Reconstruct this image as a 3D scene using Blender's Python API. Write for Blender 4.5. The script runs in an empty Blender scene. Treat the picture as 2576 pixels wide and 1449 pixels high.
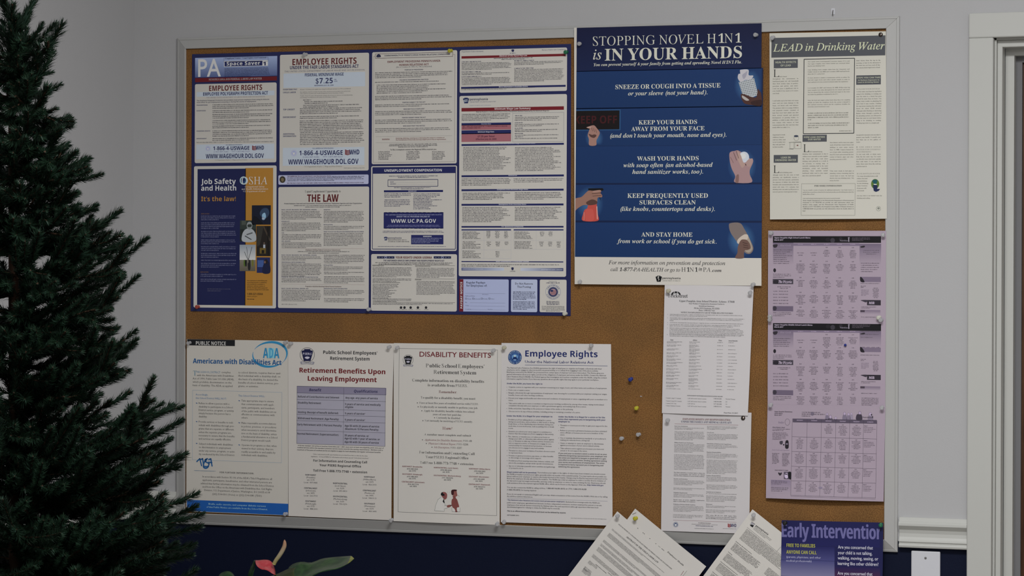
import bpy, bmesh, math, random
import numpy as np
from mathutils import Vector, Matrix

S = bpy.context.scene
COL = S.collection
random.seed(7)
RNG = np.random.default_rng(7)

# ------------------------------------------------------------------ camera
W, H, F = 2576, 1449, 6600.0
YAW, PIT, ROL = 0.34696, -0.00697, 0.00285
CAM = np.array([3.03084, -5.91362, 1.51515])
cy, sy, cp, sp = math.cos(YAW), math.sin(YAW), math.cos(PIT), math.sin(PIT)
FW = np.array([-sy * cp, cy * cp, sp])
R0 = np.array([cy, sy, 0.0])
U0 = np.cross(R0, FW)
RR = R0 * math.cos(ROL) + U0 * math.sin(ROL)
UU = -R0 * math.sin(ROL) + U0 * math.cos(ROL)
cd = bpy.data.cameras.new('camera')
cam = bpy.data.objects.new('camera', cd)
COL.objects.link(cam)
cam.matrix_world = Matrix(((RR[0], UU[0], -FW[0], CAM[0]), (RR[1], UU[1], -FW[1], CAM[1]), (RR[2], UU[2], -FW[2], CAM[2]), (0, 0, 0, 1)))
cd.sensor_width = 36.0
cd.lens = F / W * 36.0
cd.clip_start = 0.05
cd.clip_end = 60
S.camera = cam
S.view_settings.view_transform = 'Standard'
S.view_settings.look = 'None'
S.view_settings.exposure = 0.0
S.view_settings.gamma = 1.0
S.view_settings.use_curve_mapping = False

# ------------------------------------------------------------------ world and room lamps
wd = bpy.data.worlds.new('world')
S.world = wd
wd.use_nodes = True
wd.node_tree.nodes['Background'].inputs[0].default_value = (0.80, 0.86, 1.0, 1)
wd.node_tree.nodes['Background'].inputs[1].default_value = 0.05


def area(name, loc, sx, sy_, power, col):
    d = bpy.data.lights.new(name, 'AREA')
    d.shape = 'RECTANGLE'
    d.size, d.size_y = sx, sy_
    d.energy = power
    d.color = col
    o = bpy.data.objects.new(name, d)
    COL.objects.link(o)
    o.location = loc
    return o


LAMP = (1.0, 1.0, 1.0)
LAMPS = ((2.2, -2.3, 65), (2.2, -4.9, 44), (4.2, -3.4, 8))
for lx, ly, lp in LAMPS:
    area('ceiling_lamp_light', (lx, ly, 3.035), 1.15, 0.55, lp, LAMP)


# ------------------------------------------------------------------ helpers
def P(px, py, Y=-0.012):
    """the point of the vertical plane at depth Y that a pixel of the photograph shows"""
    d = FW + RR * ((px - W / 2) / F) + UU * ((H / 2 - py) / F)
    t = (Y - CAM[1]) / d[1]
    return CAM + d * t


def lin(h):
    h = h.lstrip('#')
    if len(h) == 3: h = ''.join(q * 2 for q in h)
    r = []
    for i in (0, 2, 4):
        v = int(h[i:i + 2], 16) / 255
        r.append(v / 12.92 if v <= 0.04045 else ((v + 0.055) / 1.055) ** 2.4)
    return np.array(r)


def mat(name, color, rough=0.6, metal=0.0, spec=0.4, noise=None, trans=0.0, ior=1.45, bump=None, coat=0.0):
    m = bpy.data.materials.new(name)
    m.use_nodes = True
    nt = m.node_tree
    b = nt.nodes['Principled BSDF']
    c = tuple(lin(color)) if isinstance(color, str) else tuple(color)
    b.inputs['Base Color'].default_value = (*c, 1)
    b.inputs['Roughness'].default_value = rough
    b.inputs['Metallic'].default_value = metal
    b.inputs['Specular IOR Level'].default_value = spec
    b.inputs['IOR'].default_value = ior
    b.inputs['Transmission Weight'].default_value = trans
    b.inputs['Coat Weight'].default_value = coat
    tc = nt.nodes.new('ShaderNodeTexCoord')
    if noise:
        sc, c2, lo, hi = noise
        n = nt.nodes.new('ShaderNodeTexNoise')
        n.inputs['Scale'].default_value = sc
        n.inputs['Detail'].default_value = 6
        r = nt.nodes.new('ShaderNodeValToRGB')
        r.color_ramp.elements[0].position = lo
        r.color_ramp.elements[1].position = hi
        r.color_ramp.elements[0].color = (*c, 1)
        c2 = tuple(lin(c2)) if isinstance(c2, str) else c2
        r.color_ramp.elements[1].color = (*c2, 1)
        nt.links.new(tc.outputs['Object'], n.inputs['Vector'])
        nt.links.new(n.outputs['Fac'], r.inputs['Fac'])
        nt.links.new(r.outputs['Color'], b.inputs['Base Color'])
    if bump:
        n = nt.nodes.new('ShaderNodeTexNoise')
        n.inputs['Scale'].default_value = bump[0]
        n.inputs['Detail'].default_value = 4
        bp = nt.nodes.new('ShaderNodeBump')
        bp.inputs['Strength'].default_value = bump[1]
        bp.inputs['Distance'].default_value = 0.002
        nt.links.new(tc.outputs['Object'], n.inputs['Vector'])
        nt.links.new(n.outputs['Fac'], bp.inputs['Height'])
        nt.links.new(bp.outputs['Normal'], b.inputs['Normal'])
    return m


def ink_mat(name, rough, spec=0.35):
    m = mat(name, (0.8, 0.8, 0.8), rough, spec=spec)
    a = m.node_tree.nodes.new('ShaderNodeAttribute')
    a.attribute_name = 'ink'
    m.node_tree.links.new(a.outputs['Color'], m.node_tree.nodes['Principled BSDF'].inputs['Base Color'])
    return m


M = dict(
    wall=mat('wall_paint', (0.54, 0.54, 0.55), 0.75, spec=0.2, bump=(220, 0.12)),
    ceil=mat('ceiling_paint', (0.75, 0.75, 0.74), 0.9),
    floor=mat('floor_vinyl', (0.30, 0.28, 0.26), 0.5, noise=(14, (0.36, 0.34, 0.31), 0.4, 0.6)),
    trim=mat('white_trim_paint', (0.60, 0.605, 0.575), 0.42, spec=0.45),
    frame=mat('brushed_aluminium', (0.56, 0.56, 0.55), 0.42, metal=0.15, spec=0.5, bump=(400, 0.05)),
    cork=None,
    back=mat('fibreboard', (0.25, 0.18, 0.12), 0.9),
    jamb=mat('dark_grey_jamb', (0.20, 0.20, 0.21), 0.7),  # plain dark grey for the strip inside the jamb and the screw slots
    wood=None,
    plate=mat('white_plastic_plate', (0.74, 0.75, 0.80), 0.35, spec=0.5),
    steel=mat('screw_steel', (0.35, 0.34, 0.33), 0.35, metal=1.0),
    brass=mat('brass', (0.55, 0.40, 0.18), 0.3, metal=1.0),
    ink=ink_mat('printed_ink', 0.55),
    gloss=ink_mat('glossy_printed_ink', 0.38, 0.4),
)


def node_mat(name, fn, rough=0.6):
    m = mat(name, (0.5, 0.5, 0.5), rough)
    nt = m.node_tree
    fn(nt, nt.nodes['Principled BSDF'], nt.nodes['Texture Coordinate'])
    return m


def _cork(nt, b, tc):
    n1 = nt.nodes.new('ShaderNodeTexNoise'); n1.inputs['Scale'].default_value = 420; n1.inputs['Detail'].default_value = 5
    n2 = nt.nodes.new('ShaderNodeTexNoise'); n2.inputs['Scale'].default_value = 9; n2.inputs['Detail'].default_value = 3
    r1 = nt.nodes.new('ShaderNodeValToRGB')
    r1.color_ramp.elements[0].position = 0.34; r1.color_ramp.elements[0].color = (0.165, 0.075, 0.023, 1)
    r1.color_ramp.elements[1].position = 0.66; r1.color_ramp.elements[1].color = (0.34, 0.175, 0.058, 1)
    mx = nt.nodes.new('ShaderNodeMix'); mx.data_type = 'RGBA'; mx.blend_type = 'MULTIPLY'
    r2 = nt.nodes.new('ShaderNodeValToRGB')
    r2.color_ramp.elements[0].position = 0.35; r2.color_ramp.elements[0].color = (0.86, 0.86, 0.86, 1)
    r2.color_ramp.elements[1].position = 0.65; r2.color_ramp.elements[1].color = (1.08, 1.04, 0.98, 1)
    mx.inputs[0].default_value = 1
    for n in (n1, n2):
        nt.links.new(tc.outputs['Object'], n.inputs['Vector'])
    nt.links.new(n1.outputs['Fac'], r1.inputs['Fac']); nt.links.new(n2.outputs['Fac'], r2.inputs['Fac'])
    nt.links.new(r1.outputs['Color'], mx.inputs[6]); nt.links.new(r2.outputs['Color'], mx.inputs[7])
    nt.links.new(mx.outputs[2], b.inputs['Base Color'])
    bp = nt.nodes.new('ShaderNodeBump'); bp.inputs['Strength'].default_value = 0.25; bp.inputs['Distance'].default_value = 0.001
    nt.links.new(n1.outputs['Fac'], bp.inputs['Height']); nt.links.new(bp.outputs['Normal'], b.inputs['Normal'])


def _wood(nt, b, tc):
    mp = nt.nodes.new('ShaderNodeMapping'); mp.inputs['Scale'].default_value = (14, 14, 1.2)
    n1 = nt.nodes.new('ShaderNodeTexNoise'); n1.inputs['Scale'].default_value = 6; n1.inputs['Detail'].default_value = 8
    r1 = nt.nodes.new('ShaderNodeValToRGB')
    r1.color_ramp.elements[0].position = 0.3; r1.color_ramp.elements[0].color = (0.035, 0.012, 0.004, 1)
    r1.color_ramp.elements[1].position = 0.7; r1.color_ramp.elements[1].color = (0.11, 0.045, 0.016, 1)
    nt.links.new(tc.outputs['Object'], mp.inputs['Vector']); nt.links.new(mp.outputs['Vector'], n1.inputs['Vector'])
    nt.links.new(n1.outputs['Fac'], r1.inputs['Fac']); nt.links.new(r1.outputs['Color'], b.inputs['Base Color'])


M['cork'] = node_mat('cork', _cork, 0.9)
M['wood'] = node_mat('dark_stained_wood', _wood, 0.45)
M['navy'] = mat('navy_wall_paint', (0.0045, 0.0080, 0.027), 0.65, spec=0.2, bump=(220, 0.12))


def link(o, parent=None, kind=None, label=None, cat=None, group=None):
    COL.objects.link(o)
    if parent is not None:
        o.parent = parent
    if kind: o['kind'] = kind
    if label: o['label'] = label
    if cat: o['category'] = cat
    if group: o['group'] = group
    return o


def mesh_obj(name, verts, faces, m, parent=None, smooth=False, **kw):
    me = bpy.data.meshes.new(name)
    me.from_pydata([tuple(map(float, v)) for v in verts], [], faces)
    me.update()
    if smooth:
        me.polygons.foreach_set('use_smooth', [True] * len(me.polygons))
    for mm in (m if isinstance(m, (list, tuple)) else [m]):
        me.materials.append(mm)
    return link(bpy.data.objects.new(name, me), parent, **kw)


def box(x0, y0, z0, x1, y1, z1):
    v = [(x0, y0, z0), (x1, y0, z0), (x1, y1, z0), (x0, y1, z0), (x0, y0, z1), (x1, y0, z1), (x1, y1, z1), (x0, y1, z1)]
    f = [(0, 3, 2, 1), (4, 5, 6, 7), (0, 1, 5, 4), (1, 2, 6, 5), (2, 3, 7, 6), (3, 0, 4, 7)]
    return v, f


def boxes(lst):
    V, Fc = [], []
    for b in lst:
        v, f = box(*b)
        n = len(V)
        V += v
        Fc += [tuple(i + n for i in q) for q in f]
    return V, Fc


def bevel(o, w, seg=2):
    md = o.modifiers.new('bevel', 'BEVEL')
    md.width = w
    md.segments = seg
    md.limit_method = 'ANGLE'
    return o


def empty(name, loc, **kw):
    o = bpy.data.objects.new(name, None)
    o.location = loc
    return link(o, **kw)


def lathe(prof, n=16, axis='z'):
    """prof: (radius, height) list, closed at the ends"""
    V, Fc = [], []
    for r, h in prof:
        for k in range(n):
            a = 2 * math.pi * k / n
            V.append((r * math.cos(a), r * math.sin(a), h))
    for i in range(len(prof) - 1):
        for k in range(n):
            k2 = (k + 1) % n
            Fc.append((i * n + k, i * n + k2, (i + 1) * n + k2, (i + 1) * n + k))
    Fc.append(tuple(range(n - 1, -1, -1)))
    Fc.append(tuple((len(prof) - 1) * n + k for k in range(n)))
    if axis == 'y':   # height runs towards -y
        V = [(x, -z, y) for x, y, z in V]
        Fc = [tuple(reversed(f)) for f in Fc]
        Fc = [tuple(reversed(f)) for f in Fc]
    return V, Fc


def tube(pts, radii, n=8):
    V, Fc = [], []
    pts = [Vector(p) for p in pts]
    for i, p in enumerate(pts):
        d = (pts[min(i + 1, len(pts) - 1)] - pts[max(i - 1, 0)]).normalized()
        a = d.cross(Vector((0.13, 0.98, 0.17))).normalized()
        b = d.cross(a)
        for k in range(n):
            t = 2 * math.pi * k / n
            V.append(p + (a * math.cos(t) + b * math.sin(t)) * radii[i])
    for i in range(len(pts) - 1):
        for k in range(n):
            k2 = (k + 1) % n
            Fc.append((i * n + k, i * n + k2, (i + 1) * n + k2, (i + 1) * n + k))
    Fc.append(tuple(range(n)))
    Fc.append(tuple((len(pts) - 1) * n + k for k in range(n - 1, -1, -1)))
    return V, Fc


# ------------------------------------------------------------------ room shell
XL = float(P(335, 660, 0)[0])       # corner with the left wall
XR, YF, ZC = 5.2, -7.6, 3.05
ZN = 0.9                             # where the paint changes, behind the chair rail
DX0, DX1, DZ = float(P(2500, 700, 0)[0]), float(P(2500, 700, 0)[0]) + 0.93, float(P(2500, 96, 0)[2])
T = 0.13
def wall_piece(name, b, m, **kw):
    v, f = box(*b)
    return mesh_obj(name, v, f, m, **kw)
V, Fc = boxes([(XL - T, 0, ZN, DX0 - 0.012, T, ZC), (DX0 - 0.012, 0, DZ + 0.012, DX1 + 0.012, T, ZC), (DX1 + 0.012, 0, ZN, XR, T, ZC)])
wb = mesh_obj('wall_back', V, Fc, M['wall'], kind='structure')
V, Fc = boxes([(XL - T, 0, 0, DX0 - 0.012, T, ZN), (DX1 + 0.012, 0, 0, XR, T, ZN)])
mesh_obj('navy_wainscot', V, Fc, M['navy'], parent=wb)
v, f = box(XL - T, YF, ZN, XL, 0, ZC)
wl = mesh_obj('wall_left', v, f, M['wall'], kind='structure')
v, f = box(XL - T, YF, 0, XL, 0, ZN)
mesh_obj('navy_wainscot', v, f, M['navy'], parent=wl)
wall_piece('wall_right', (XR, YF, 0, XR + T, T, ZC), M['wall'], kind='structure')
wall_piece('wall_front', (XL - T, YF - T, 0, XR + T, YF, ZC), M['wall'], kind='structure')
wall_piece('floor', (XL - T, YF - T, -0.1, XR + T, T + 1.0, 0), M['floor'], kind='structure')
wall_piece('ceiling', (XL - T, YF - T, ZC, XR + T, T + 1.0, ZC + 0.1), M['ceil'], kind='structure')

# chair rail: profile (depth, height), swept
zt = float(P(2340, 1303.5, -0.006)[2])
RAILP = [(0.000, 0.000), (0.008, 0.000), (0.010, -0.007), (0.0105, -0.009), (0.0135, -0.0095), (0.017, -0.013), (0.0175, -0.018),
         (0.014, -0.022), (0.0085, -0.028), (0.0065, -0.036), (0.0075, -0.044), (0.0105, -0.050), (0.0135, -0.0535), (0.0135, -0.055),
         (0.0115, -0.0555), (0.0115, -0.0595), (0.014, -0.060), (0.0155, -0.063), (0.0145, -0.067), (0.010, -0.0685), (0.000, -0.069)]
def rail(name, a, b, nrm):
    a, b, nrm = Vector(a), Vector(b), Vector(nrm)
    V = []
    for e in (a, b):
        for d, h in RAILP:
            V.append(e + nrm * d + Vector((0, 0, h)))
    n = len(RAILP)
    Fc = [(i, i + 1, n + i + 1, n + i) for i in range(n - 1)] + [tuple(range(n)), tuple(range(2 * n - 1, n - 1, -1))]
    return mesh_obj(name, V, Fc, M['trim'], kind='structure')
CAS0 = float(P(2434, 700, -0.018)[0])
rail('trim_1', (1.8335, 0, zt), (CAS0, 0, zt), (0, -1, 0))
rail('trim_2', (XL, 0, zt), (0.0, 0, zt), (0, -1, 0))
rail('trim_3', (XL, YF, zt), (XL, 0, zt), (1, 0, 0))
for nm, b in (('baseboard_back', (XL, -0.014, 0, CAS0, 0, 0.11)), ('baseboard_left', (XL, YF, 0, XL + 0.014, -0.014, 0.11))):
    wall_piece(nm, b, M['trim'], kind='structure')

# door: casing, stop, jamb and leaf
dr = empty('door_1', (DX0, 0, 0), kind='structure')
CW = DX0 - CAS0
zc = DZ + CW
def local(bl):
    return [(b[0] - DX0, b[1], b[2], b[3] - DX0, b[4], b[5]) for b in bl]
V, Fc = boxes(local([(DX0 - CW, -0.018, 0, DX0, 0, DZ)]))
bevel(mesh_obj('casing', V, Fc, M['trim'], dr), 0.003)
V, Fc = boxes(local([(DX1, -0.018, 0, DX1 + CW, 0, DZ)]))
bevel(mesh_obj('casing', V, Fc, M['trim'], dr), 0.003)
V, Fc = boxes(local([(DX0 - CW, -0.018, DZ, DX1 + CW, 0, zc)]))
bevel(mesh_obj('casing', V, Fc, M['trim'], dr), 0.003)
a1 = 0.012
V, Fc = boxes(local([(DX0 - 0.012, 0.0, 0, DX0 + 0.004, T, DZ), (DX1 - 0.004, 0.0, 0, DX1 + 0.012, T, DZ), (DX0 - 0.012, 0.0, DZ - 0.004, DX1 + 0.012, T, DZ + 0.012)]))
mesh_obj('jamb', V, Fc, M['trim'], dr)
V, Fc = boxes(local([(DX0 + 0.004, 0.010, 0, DX0 + 0.016, 0.045, DZ - 0.016), (DX1 - 0.016, 0.010, 0, DX1 - 0.004, 0.045, DZ - 0.016), (DX0 + 0.004, 0.010, DZ - 0.020, DX1 - 0.004, 0.045, DZ - 0.004)]))
bevel(mesh_obj('stop_moulding', V, Fc, M['trim'], dr), 0.002)
V, Fc = boxes(local([(DX0 + 0.016, 0.050, 0, DX0 + 0.036, 0.095, DZ - 0.036), (DX1 - 0.036, 0.050, 0, DX1 - 0.016, 0.095, DZ - 0.036), (DX0 + 0.016, 0.050, DZ - 0.036, DX1 - 0.016, 0.095, DZ - 0.016)]))
mesh_obj('inner_jamb', V, Fc, M['trim'], dr)
V, Fc = boxes(local([(DX0 + 0.036, 0.075, 0.0, DX0 + 0.050, 0.10, DZ - 0.050), (DX1 - 0.050, 0.075, 0, DX1 - 0.036, 0.10, DZ - 0.050), (DX0 + 0.036, 0.075, DZ - 0.050, DX1 - 0.036, 0.10, DZ - 0.036)]))
mesh_obj('weather_strip', V, Fc, M['jamb'], dr)
v, f = boxes(local([(DX0 + 0.046, 0.085, 0.01, DX1 - 0.046, 0.125, DZ - 0.046)]))
lf = mesh_obj('door_leaf', v, f, M['wood'], dr, label='dark brown wooden door leaf')
V, Fc = lathe([(0.0, 0), (0.03, 0), (0.03, 0.006), (0.011, 0.01), (0.011, 0.035), (0.026, 0.045), (0.027, 0.06), (0.015, 0.07), (0.0, 0.071)], 20, 'y')
mesh_obj('door_knob', [(x + 0.8, y + 0.085, z + 1.0) for x, y, z in V], Fc, M['brass'], lf, smooth=True)

# ceiling lamps (fluorescent troffers)
tube_m = bpy.data.materials.new('lit_diffuser')
tube_m.use_nodes = True
bs = tube_m.node_tree.nodes['Principled BSDF']
bs.inputs['Emission Color'].default_value = (1, 0.97, 0.93, 1)
bs.inputs['Emission Strength'].default_value = 1.2
for (x, y, _), w in zip(LAMPS, ('nearest the bulletin board wall', 'farthest from the bulletin board', 'beside the far side wall')):
    e = empty('ceiling_light', (x, y, ZC), label='white fluorescent ceiling light ' + w, cat='lamp')
    V, Fc = boxes([(-0.61, -0.31, -0.012, 0.61, -0.29, 0), (-0.61, 0.29, -0.012, 0.61, 0.31, 0), (-0.61, -0.29, -0.012, -0.59, 0.29, 0), (0.59, -0.29, -0.012, 0.61, 0.29, 0)])
    mesh_obj('frame', V, Fc, M['trim'], e)
    v, f = box(-0.59, -0.29, -0.006, 0.59, 0.29, 0)
    mesh_obj('diffuser', v, f, tube_m, e)

# wall plate under the chair rail
pl = P(2292, 1385, -0.006)
pr = P(2365, 1385, -0.006)
pw = float(pr[0] - pl[0])
pc = ((pl[0] + pr[0]) / 2, 0, float(pl[2]) - pw * 0.82)
wp = empty('wall_plate', pc, label='blank white wall plate with a screw below the chair rail', cat='wall plate')
v, f = box(-pw / 2, -0.006, -pw * 0.82, pw / 2, 0, pw * 0.82)
bevel(mesh_obj('plate', v, f, M['plate'], wp), 0.0025, 3)
for dz in (0.82 * pw - 0.0155, -0.82 * pw + 0.0155):
    V, Fc = lathe([(0.0, 0), (0.0028, 0), (0.0025, 0.0012), (0.0, 0.0016)], 12, 'y')
    sc = mesh_obj('screw', [(x, y - 0.006, z + dz) for x, y, z in V], Fc, M['steel'], wp)
    v, f = box(-0.0022, -0.0080, dz - 0.0005, 0.0022, -0.0072, dz + 0.0005)
    mesh_obj('slot', v, f, M['jamb'], sc)

# ------------------------------------------------------------------ bulletin board
BW, BH, BZ = 1.829, 1.219, 0.875
bd = empty('bulletin_board', (0, 0, BZ), label='large cork bulletin board in an aluminium frame covered with pinned notices', cat='bulletin board')
FWD = 0.0285
v, f = box(0.018, -0.010, 0.018, BW - 0.018, -0.0002, BH - 0.018)
mesh_obj('backing_board', [(x, y, z) for x, y, z in v], f, M['back'], bd)
v, f = box(0.0265, -0.0118, 0.0265, BW - 0.0265, -0.0101, BH - 0.0265)
mesh_obj('cork_panel', v, f, M['cork'], bd)
CORKY = -0.0118
# rail section: s = distance in from the outer edge, d = depth off the wall
FP = [(0.0, 0.0), (0.0, 0.0066), (0.0012, 0.0076), (0.0052, 0.0092), (0.0060, 0.0080), (0.0068, 0.0090), (FWD - 0.001, 0.0182), (FWD, 0.0174), (FWD, 0.0100)]
def frame_rail(side):
    V = []
    for e in (0, 1):
        for s, d in FP:
            g = 0.00025
            if side == 'bottom': p = ((s + g) if e == 0 else BW - s - g, -d, s)
            elif side == 'top': p = ((BW - s - g) if e == 0 else s + g, -d, BH - s)
            elif side == 'left': p = (s, -d, (BH - s - g) if e == 0 else s + g)
            else: p = (BW - s, -d, (s + g) if e == 0 else BH - s - g)
            V.append(p)
    n = len(FP)
    Fc = [(i, n + i, n + (i + 1) % n, (i + 1) % n) for i in range(n)] + [tuple(range(n)), tuple(range(2 * n - 1, n - 1, -1))]
    return mesh_obj('frame_rail', V, Fc, M['frame'], bd)
for sd in ('bottom', 'top', 'left', 'right'):
    frame_rail(sd)

# little hook in the wall above the board
hp = P(2096, 30, 0)
hk = empty('picture_hook', (hp[0], 0, hp[2]), label='tiny white hook on the wall above the board frame', cat='hook')
v, f = box(-0.004, -0.0015, -0.006, 0.004, 0, 0.008)
mesh_obj('plate', v, f, M['plate'], hk)
V, Fc = tube([(0, -0.001, 0.004), (0, -0.006, -0.001), (0, -0.007, -0.006), (0, -0.004, -0.008)], [0.0012] * 4, 6)
mesh_obj('hook', V, Fc, M['steel'], hk)

# ------------------------------------------------------------------ lettering
MAPS = {'b': (0x1D5D4, 0x1D5EE, 0x1D7EC), 'rb': (0x1D400, 0x1D41A, 0x1D7CE), 'ri': (0x1D434, 0x1D44E, 0x1D7CE), 'rbi': (0x1D468, 0x1D482, 0x1D7CE),
        'i': (0x1D608, 0x1D622, 0x1D7E2), 'bi': (0x1D63C, 0x1D656, 0x1D7EC), 's2': (0x1D5A0, 0x1D5BA, 0x1D7E2), 'sc': (0x1D4D0, 0x1D4EA, 0x1D7E2)}
# style -> (map for capitals, map for lower case, digits, outline offset, shear)
STY = {'s': (None, None, 0, 0), 'm': (None, None, 0.009, 0), 'b': ('b', 'b', 0, 0), 'bb': ('b', 'b', 0, 0), 'i': (None, None, 0, 0.2), 'bi': ('b', 'b', 0, 0.2),
       'r': ('ri', 'rb', -0.006, 0), 'rb': ('rb', 'rb', 0, 0), 'ri': ('ri', 'ri', 0.003, 0), 'rbi': ('rbi', 'rbi', 0, 0)}
ITAL = 0.27


def style_char(ch, st):
    up, lo, off, sh = STY[st]
    c = ord(ch)
    out = ch
    if 65 <= c <= 90 and up:
        if st == 'r': sh = -ITAL
        out = chr(MAPS[up][0] + c - 65)
    elif 97 <= c <= 122 and lo:
        out = '\u210e' if (lo == 'ri' and ch == 'h') else chr(MAPS[lo][1] + c - 97)
    elif 48 <= c <= 57 and up:
        k = 'rb' if st in ('r', 'rb', 'ri', 'rbi') else up
        out = chr(MAPS[k][2] + c - 48)
        if st in ('ri', 'rbi'): sh = ITAL * 0.8
    elif st in ('ri', 'rbi'):
        sh = ITAL * 0.8
    return out, off, sh


CHARS = ''.join(chr(c) for c in range(33, 127)) + '\u2019\u2022\u201c\u201d\u00b7'
GLYPH = {}


def build_glyphs(styles):
    """outline every character once: a text object per style, one character to a line, then split by line"""
    D = 3.0
    tmp, jobs = [], {}
    def mk(body, off, res):
        cu = bpy.data.curves.new('g', 'FONT')
        cu.body, cu.offset, cu.resolution_u, cu.space_line = body, off, res, D
        o = bpy.data.objects.new('g', cu)
        COL.objects.link(o)
        tmp.append(o)
        return o
    for st in styles:
        al = [style_char(ch, st) for ch in CHARS]
        off = al[0][1]
        jobs[st] = (al, mk('\n'.join(a[0] for a in al), off, 1), mk('\n'.join(a[0] for a in al), off, 3), mk('\n'.join(a[0] + 'I' for a in al), 0, 1))
    ref = mk('I', 0, 1)
    bpy.context.view_layer.update()
    dg = bpy.context.evaluated_depsgraph_get()
    def get(o):
        e = o.evaluated_get(dg)
        me = e.to_mesh()
        co = np.zeros(len(me.vertices) * 3)
        me.vertices.foreach_get('co', co)
        me.calc_loop_triangles()
        t = np.zeros(len(me.loop_triangles) * 3, int)
        me.loop_triangles.foreach_get('vertices', t)
        e.to_mesh_clear()
        co = co.reshape(-1, 3)[:, :2]
        ln = np.round((0.3 - co[:, 1]) / D).astype(int)
        return co, t.reshape(-1, 3), ln
    rx = get(ref)[0][:, 0].max()
    for st, (al, lo, hi, ad) in jobs.items():
        src = [get(lo), get(hi)]
        ca, _, la = get(ad)
        for i, ch in enumerate(CHARS):
            g = {}
            for q, (co, t, ln) in enumerate(src):
                sel = np.where(ln == i)[0]
                mp = np.full(len(co), -1)
                mp[sel] = np.arange(len(sel))
                c2 = co[sel].copy()
                c2[:, 1] += i * D
                c2[:, 0] += c2[:, 1] * al[i][2]
                g[q] = (c2, mp[t[ln[t[:, 0]] == i]])
            GLYPH[(st, ch)] = (g, ca[la == i][:, 0].max() - rx)
        hh = GLYPH[(st, 'H')][0][0][0]
        CAPH[st] = hh[:, 1].max()
        SPACE[st] = 0.26 if st in ('s', 'b', 'bb', 'i', 'bi', 'm') else 0.24
    for o in tmp:
        cu = o.data
        bpy.data.objects.remove(o)
        bpy.data.curves.remove(cu)


CAPH, SPACE = {}, {}
import time as _t
_t0 = _t.time()
build_glyphs(list(STY))
print('glyphs', _t.time() - _t0, CAPH)


def natural(text, st, q=0, track=0.0):
    x = 0
    items = []
    lo, hi = None, 0
    for ch in text:
        if ch == ' ':
            x += SPACE[st] + track
            continue
        g = GLYPH.get((st, ch)) or GLYPH[(st, '-')]
        co, t = g[0][q]
        if len(co):
            items.append((co, t, x))
            if lo is None: lo = x + co[:, 0].min()
            hi = x + co[:, 0].max()
        x += g[1] + track
    return items, (lo or 0), hi, x


NVERT = [0]


class Bucket:
    def __init__(s):
        s.v, s.t, s.c, s.n = [], [], [], 0

    def add(s, v, t, c):
        if len(v) == 0: return
        c = np.asarray(c, float)
        if c.ndim == 1: c = np.tile(c, (len(v), 1))
        s.v.append(v)
        s.t.append(np.asarray(t) + s.n)
        s.c.append(c)
        s.n += len(v)

    def build(s, name, parent, m, **kw):
        if not s.v: return None
        v, t, c = np.vstack(s.v), np.vstack(s.t), np.vstack(s.c)
        me = bpy.data.meshes.new(name)
        me.vertices.add(len(v))
        me.vertices.foreach_set('co', v.astype(np.float32).ravel())
        me.loops.add(len(t) * 3)
        me.loops.foreach_set('vertex_index', t.astype(np.int32).ravel())
        me.polygons.add(len(t))
        me.polygons.foreach_set('loop_start', np.arange(0, len(t) * 3, 3, dtype=np.int32))
        me.polygons.foreach_set('loop_total', np.full(len(t), 3, dtype=np.int32))
        me.update(calc_edges=True)
        a = me.color_attributes.new('ink', 'FLOAT_COLOR', 'POINT')
        a.data.foreach_set('color', np.c_[c, np.ones(len(c))].astype(np.float32).ravel())
        if name == 'lettering':
            me.polygons.foreach_set('use_smooth', np.zeros(len(t), dtype=bool))
        me.materials.append(m)
        NVERT[0] += len(t)
        return link(bpy.data.objects.new(name, me), parent, **kw)


EPS = 0.00007


ALLSHEETS = []


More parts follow.
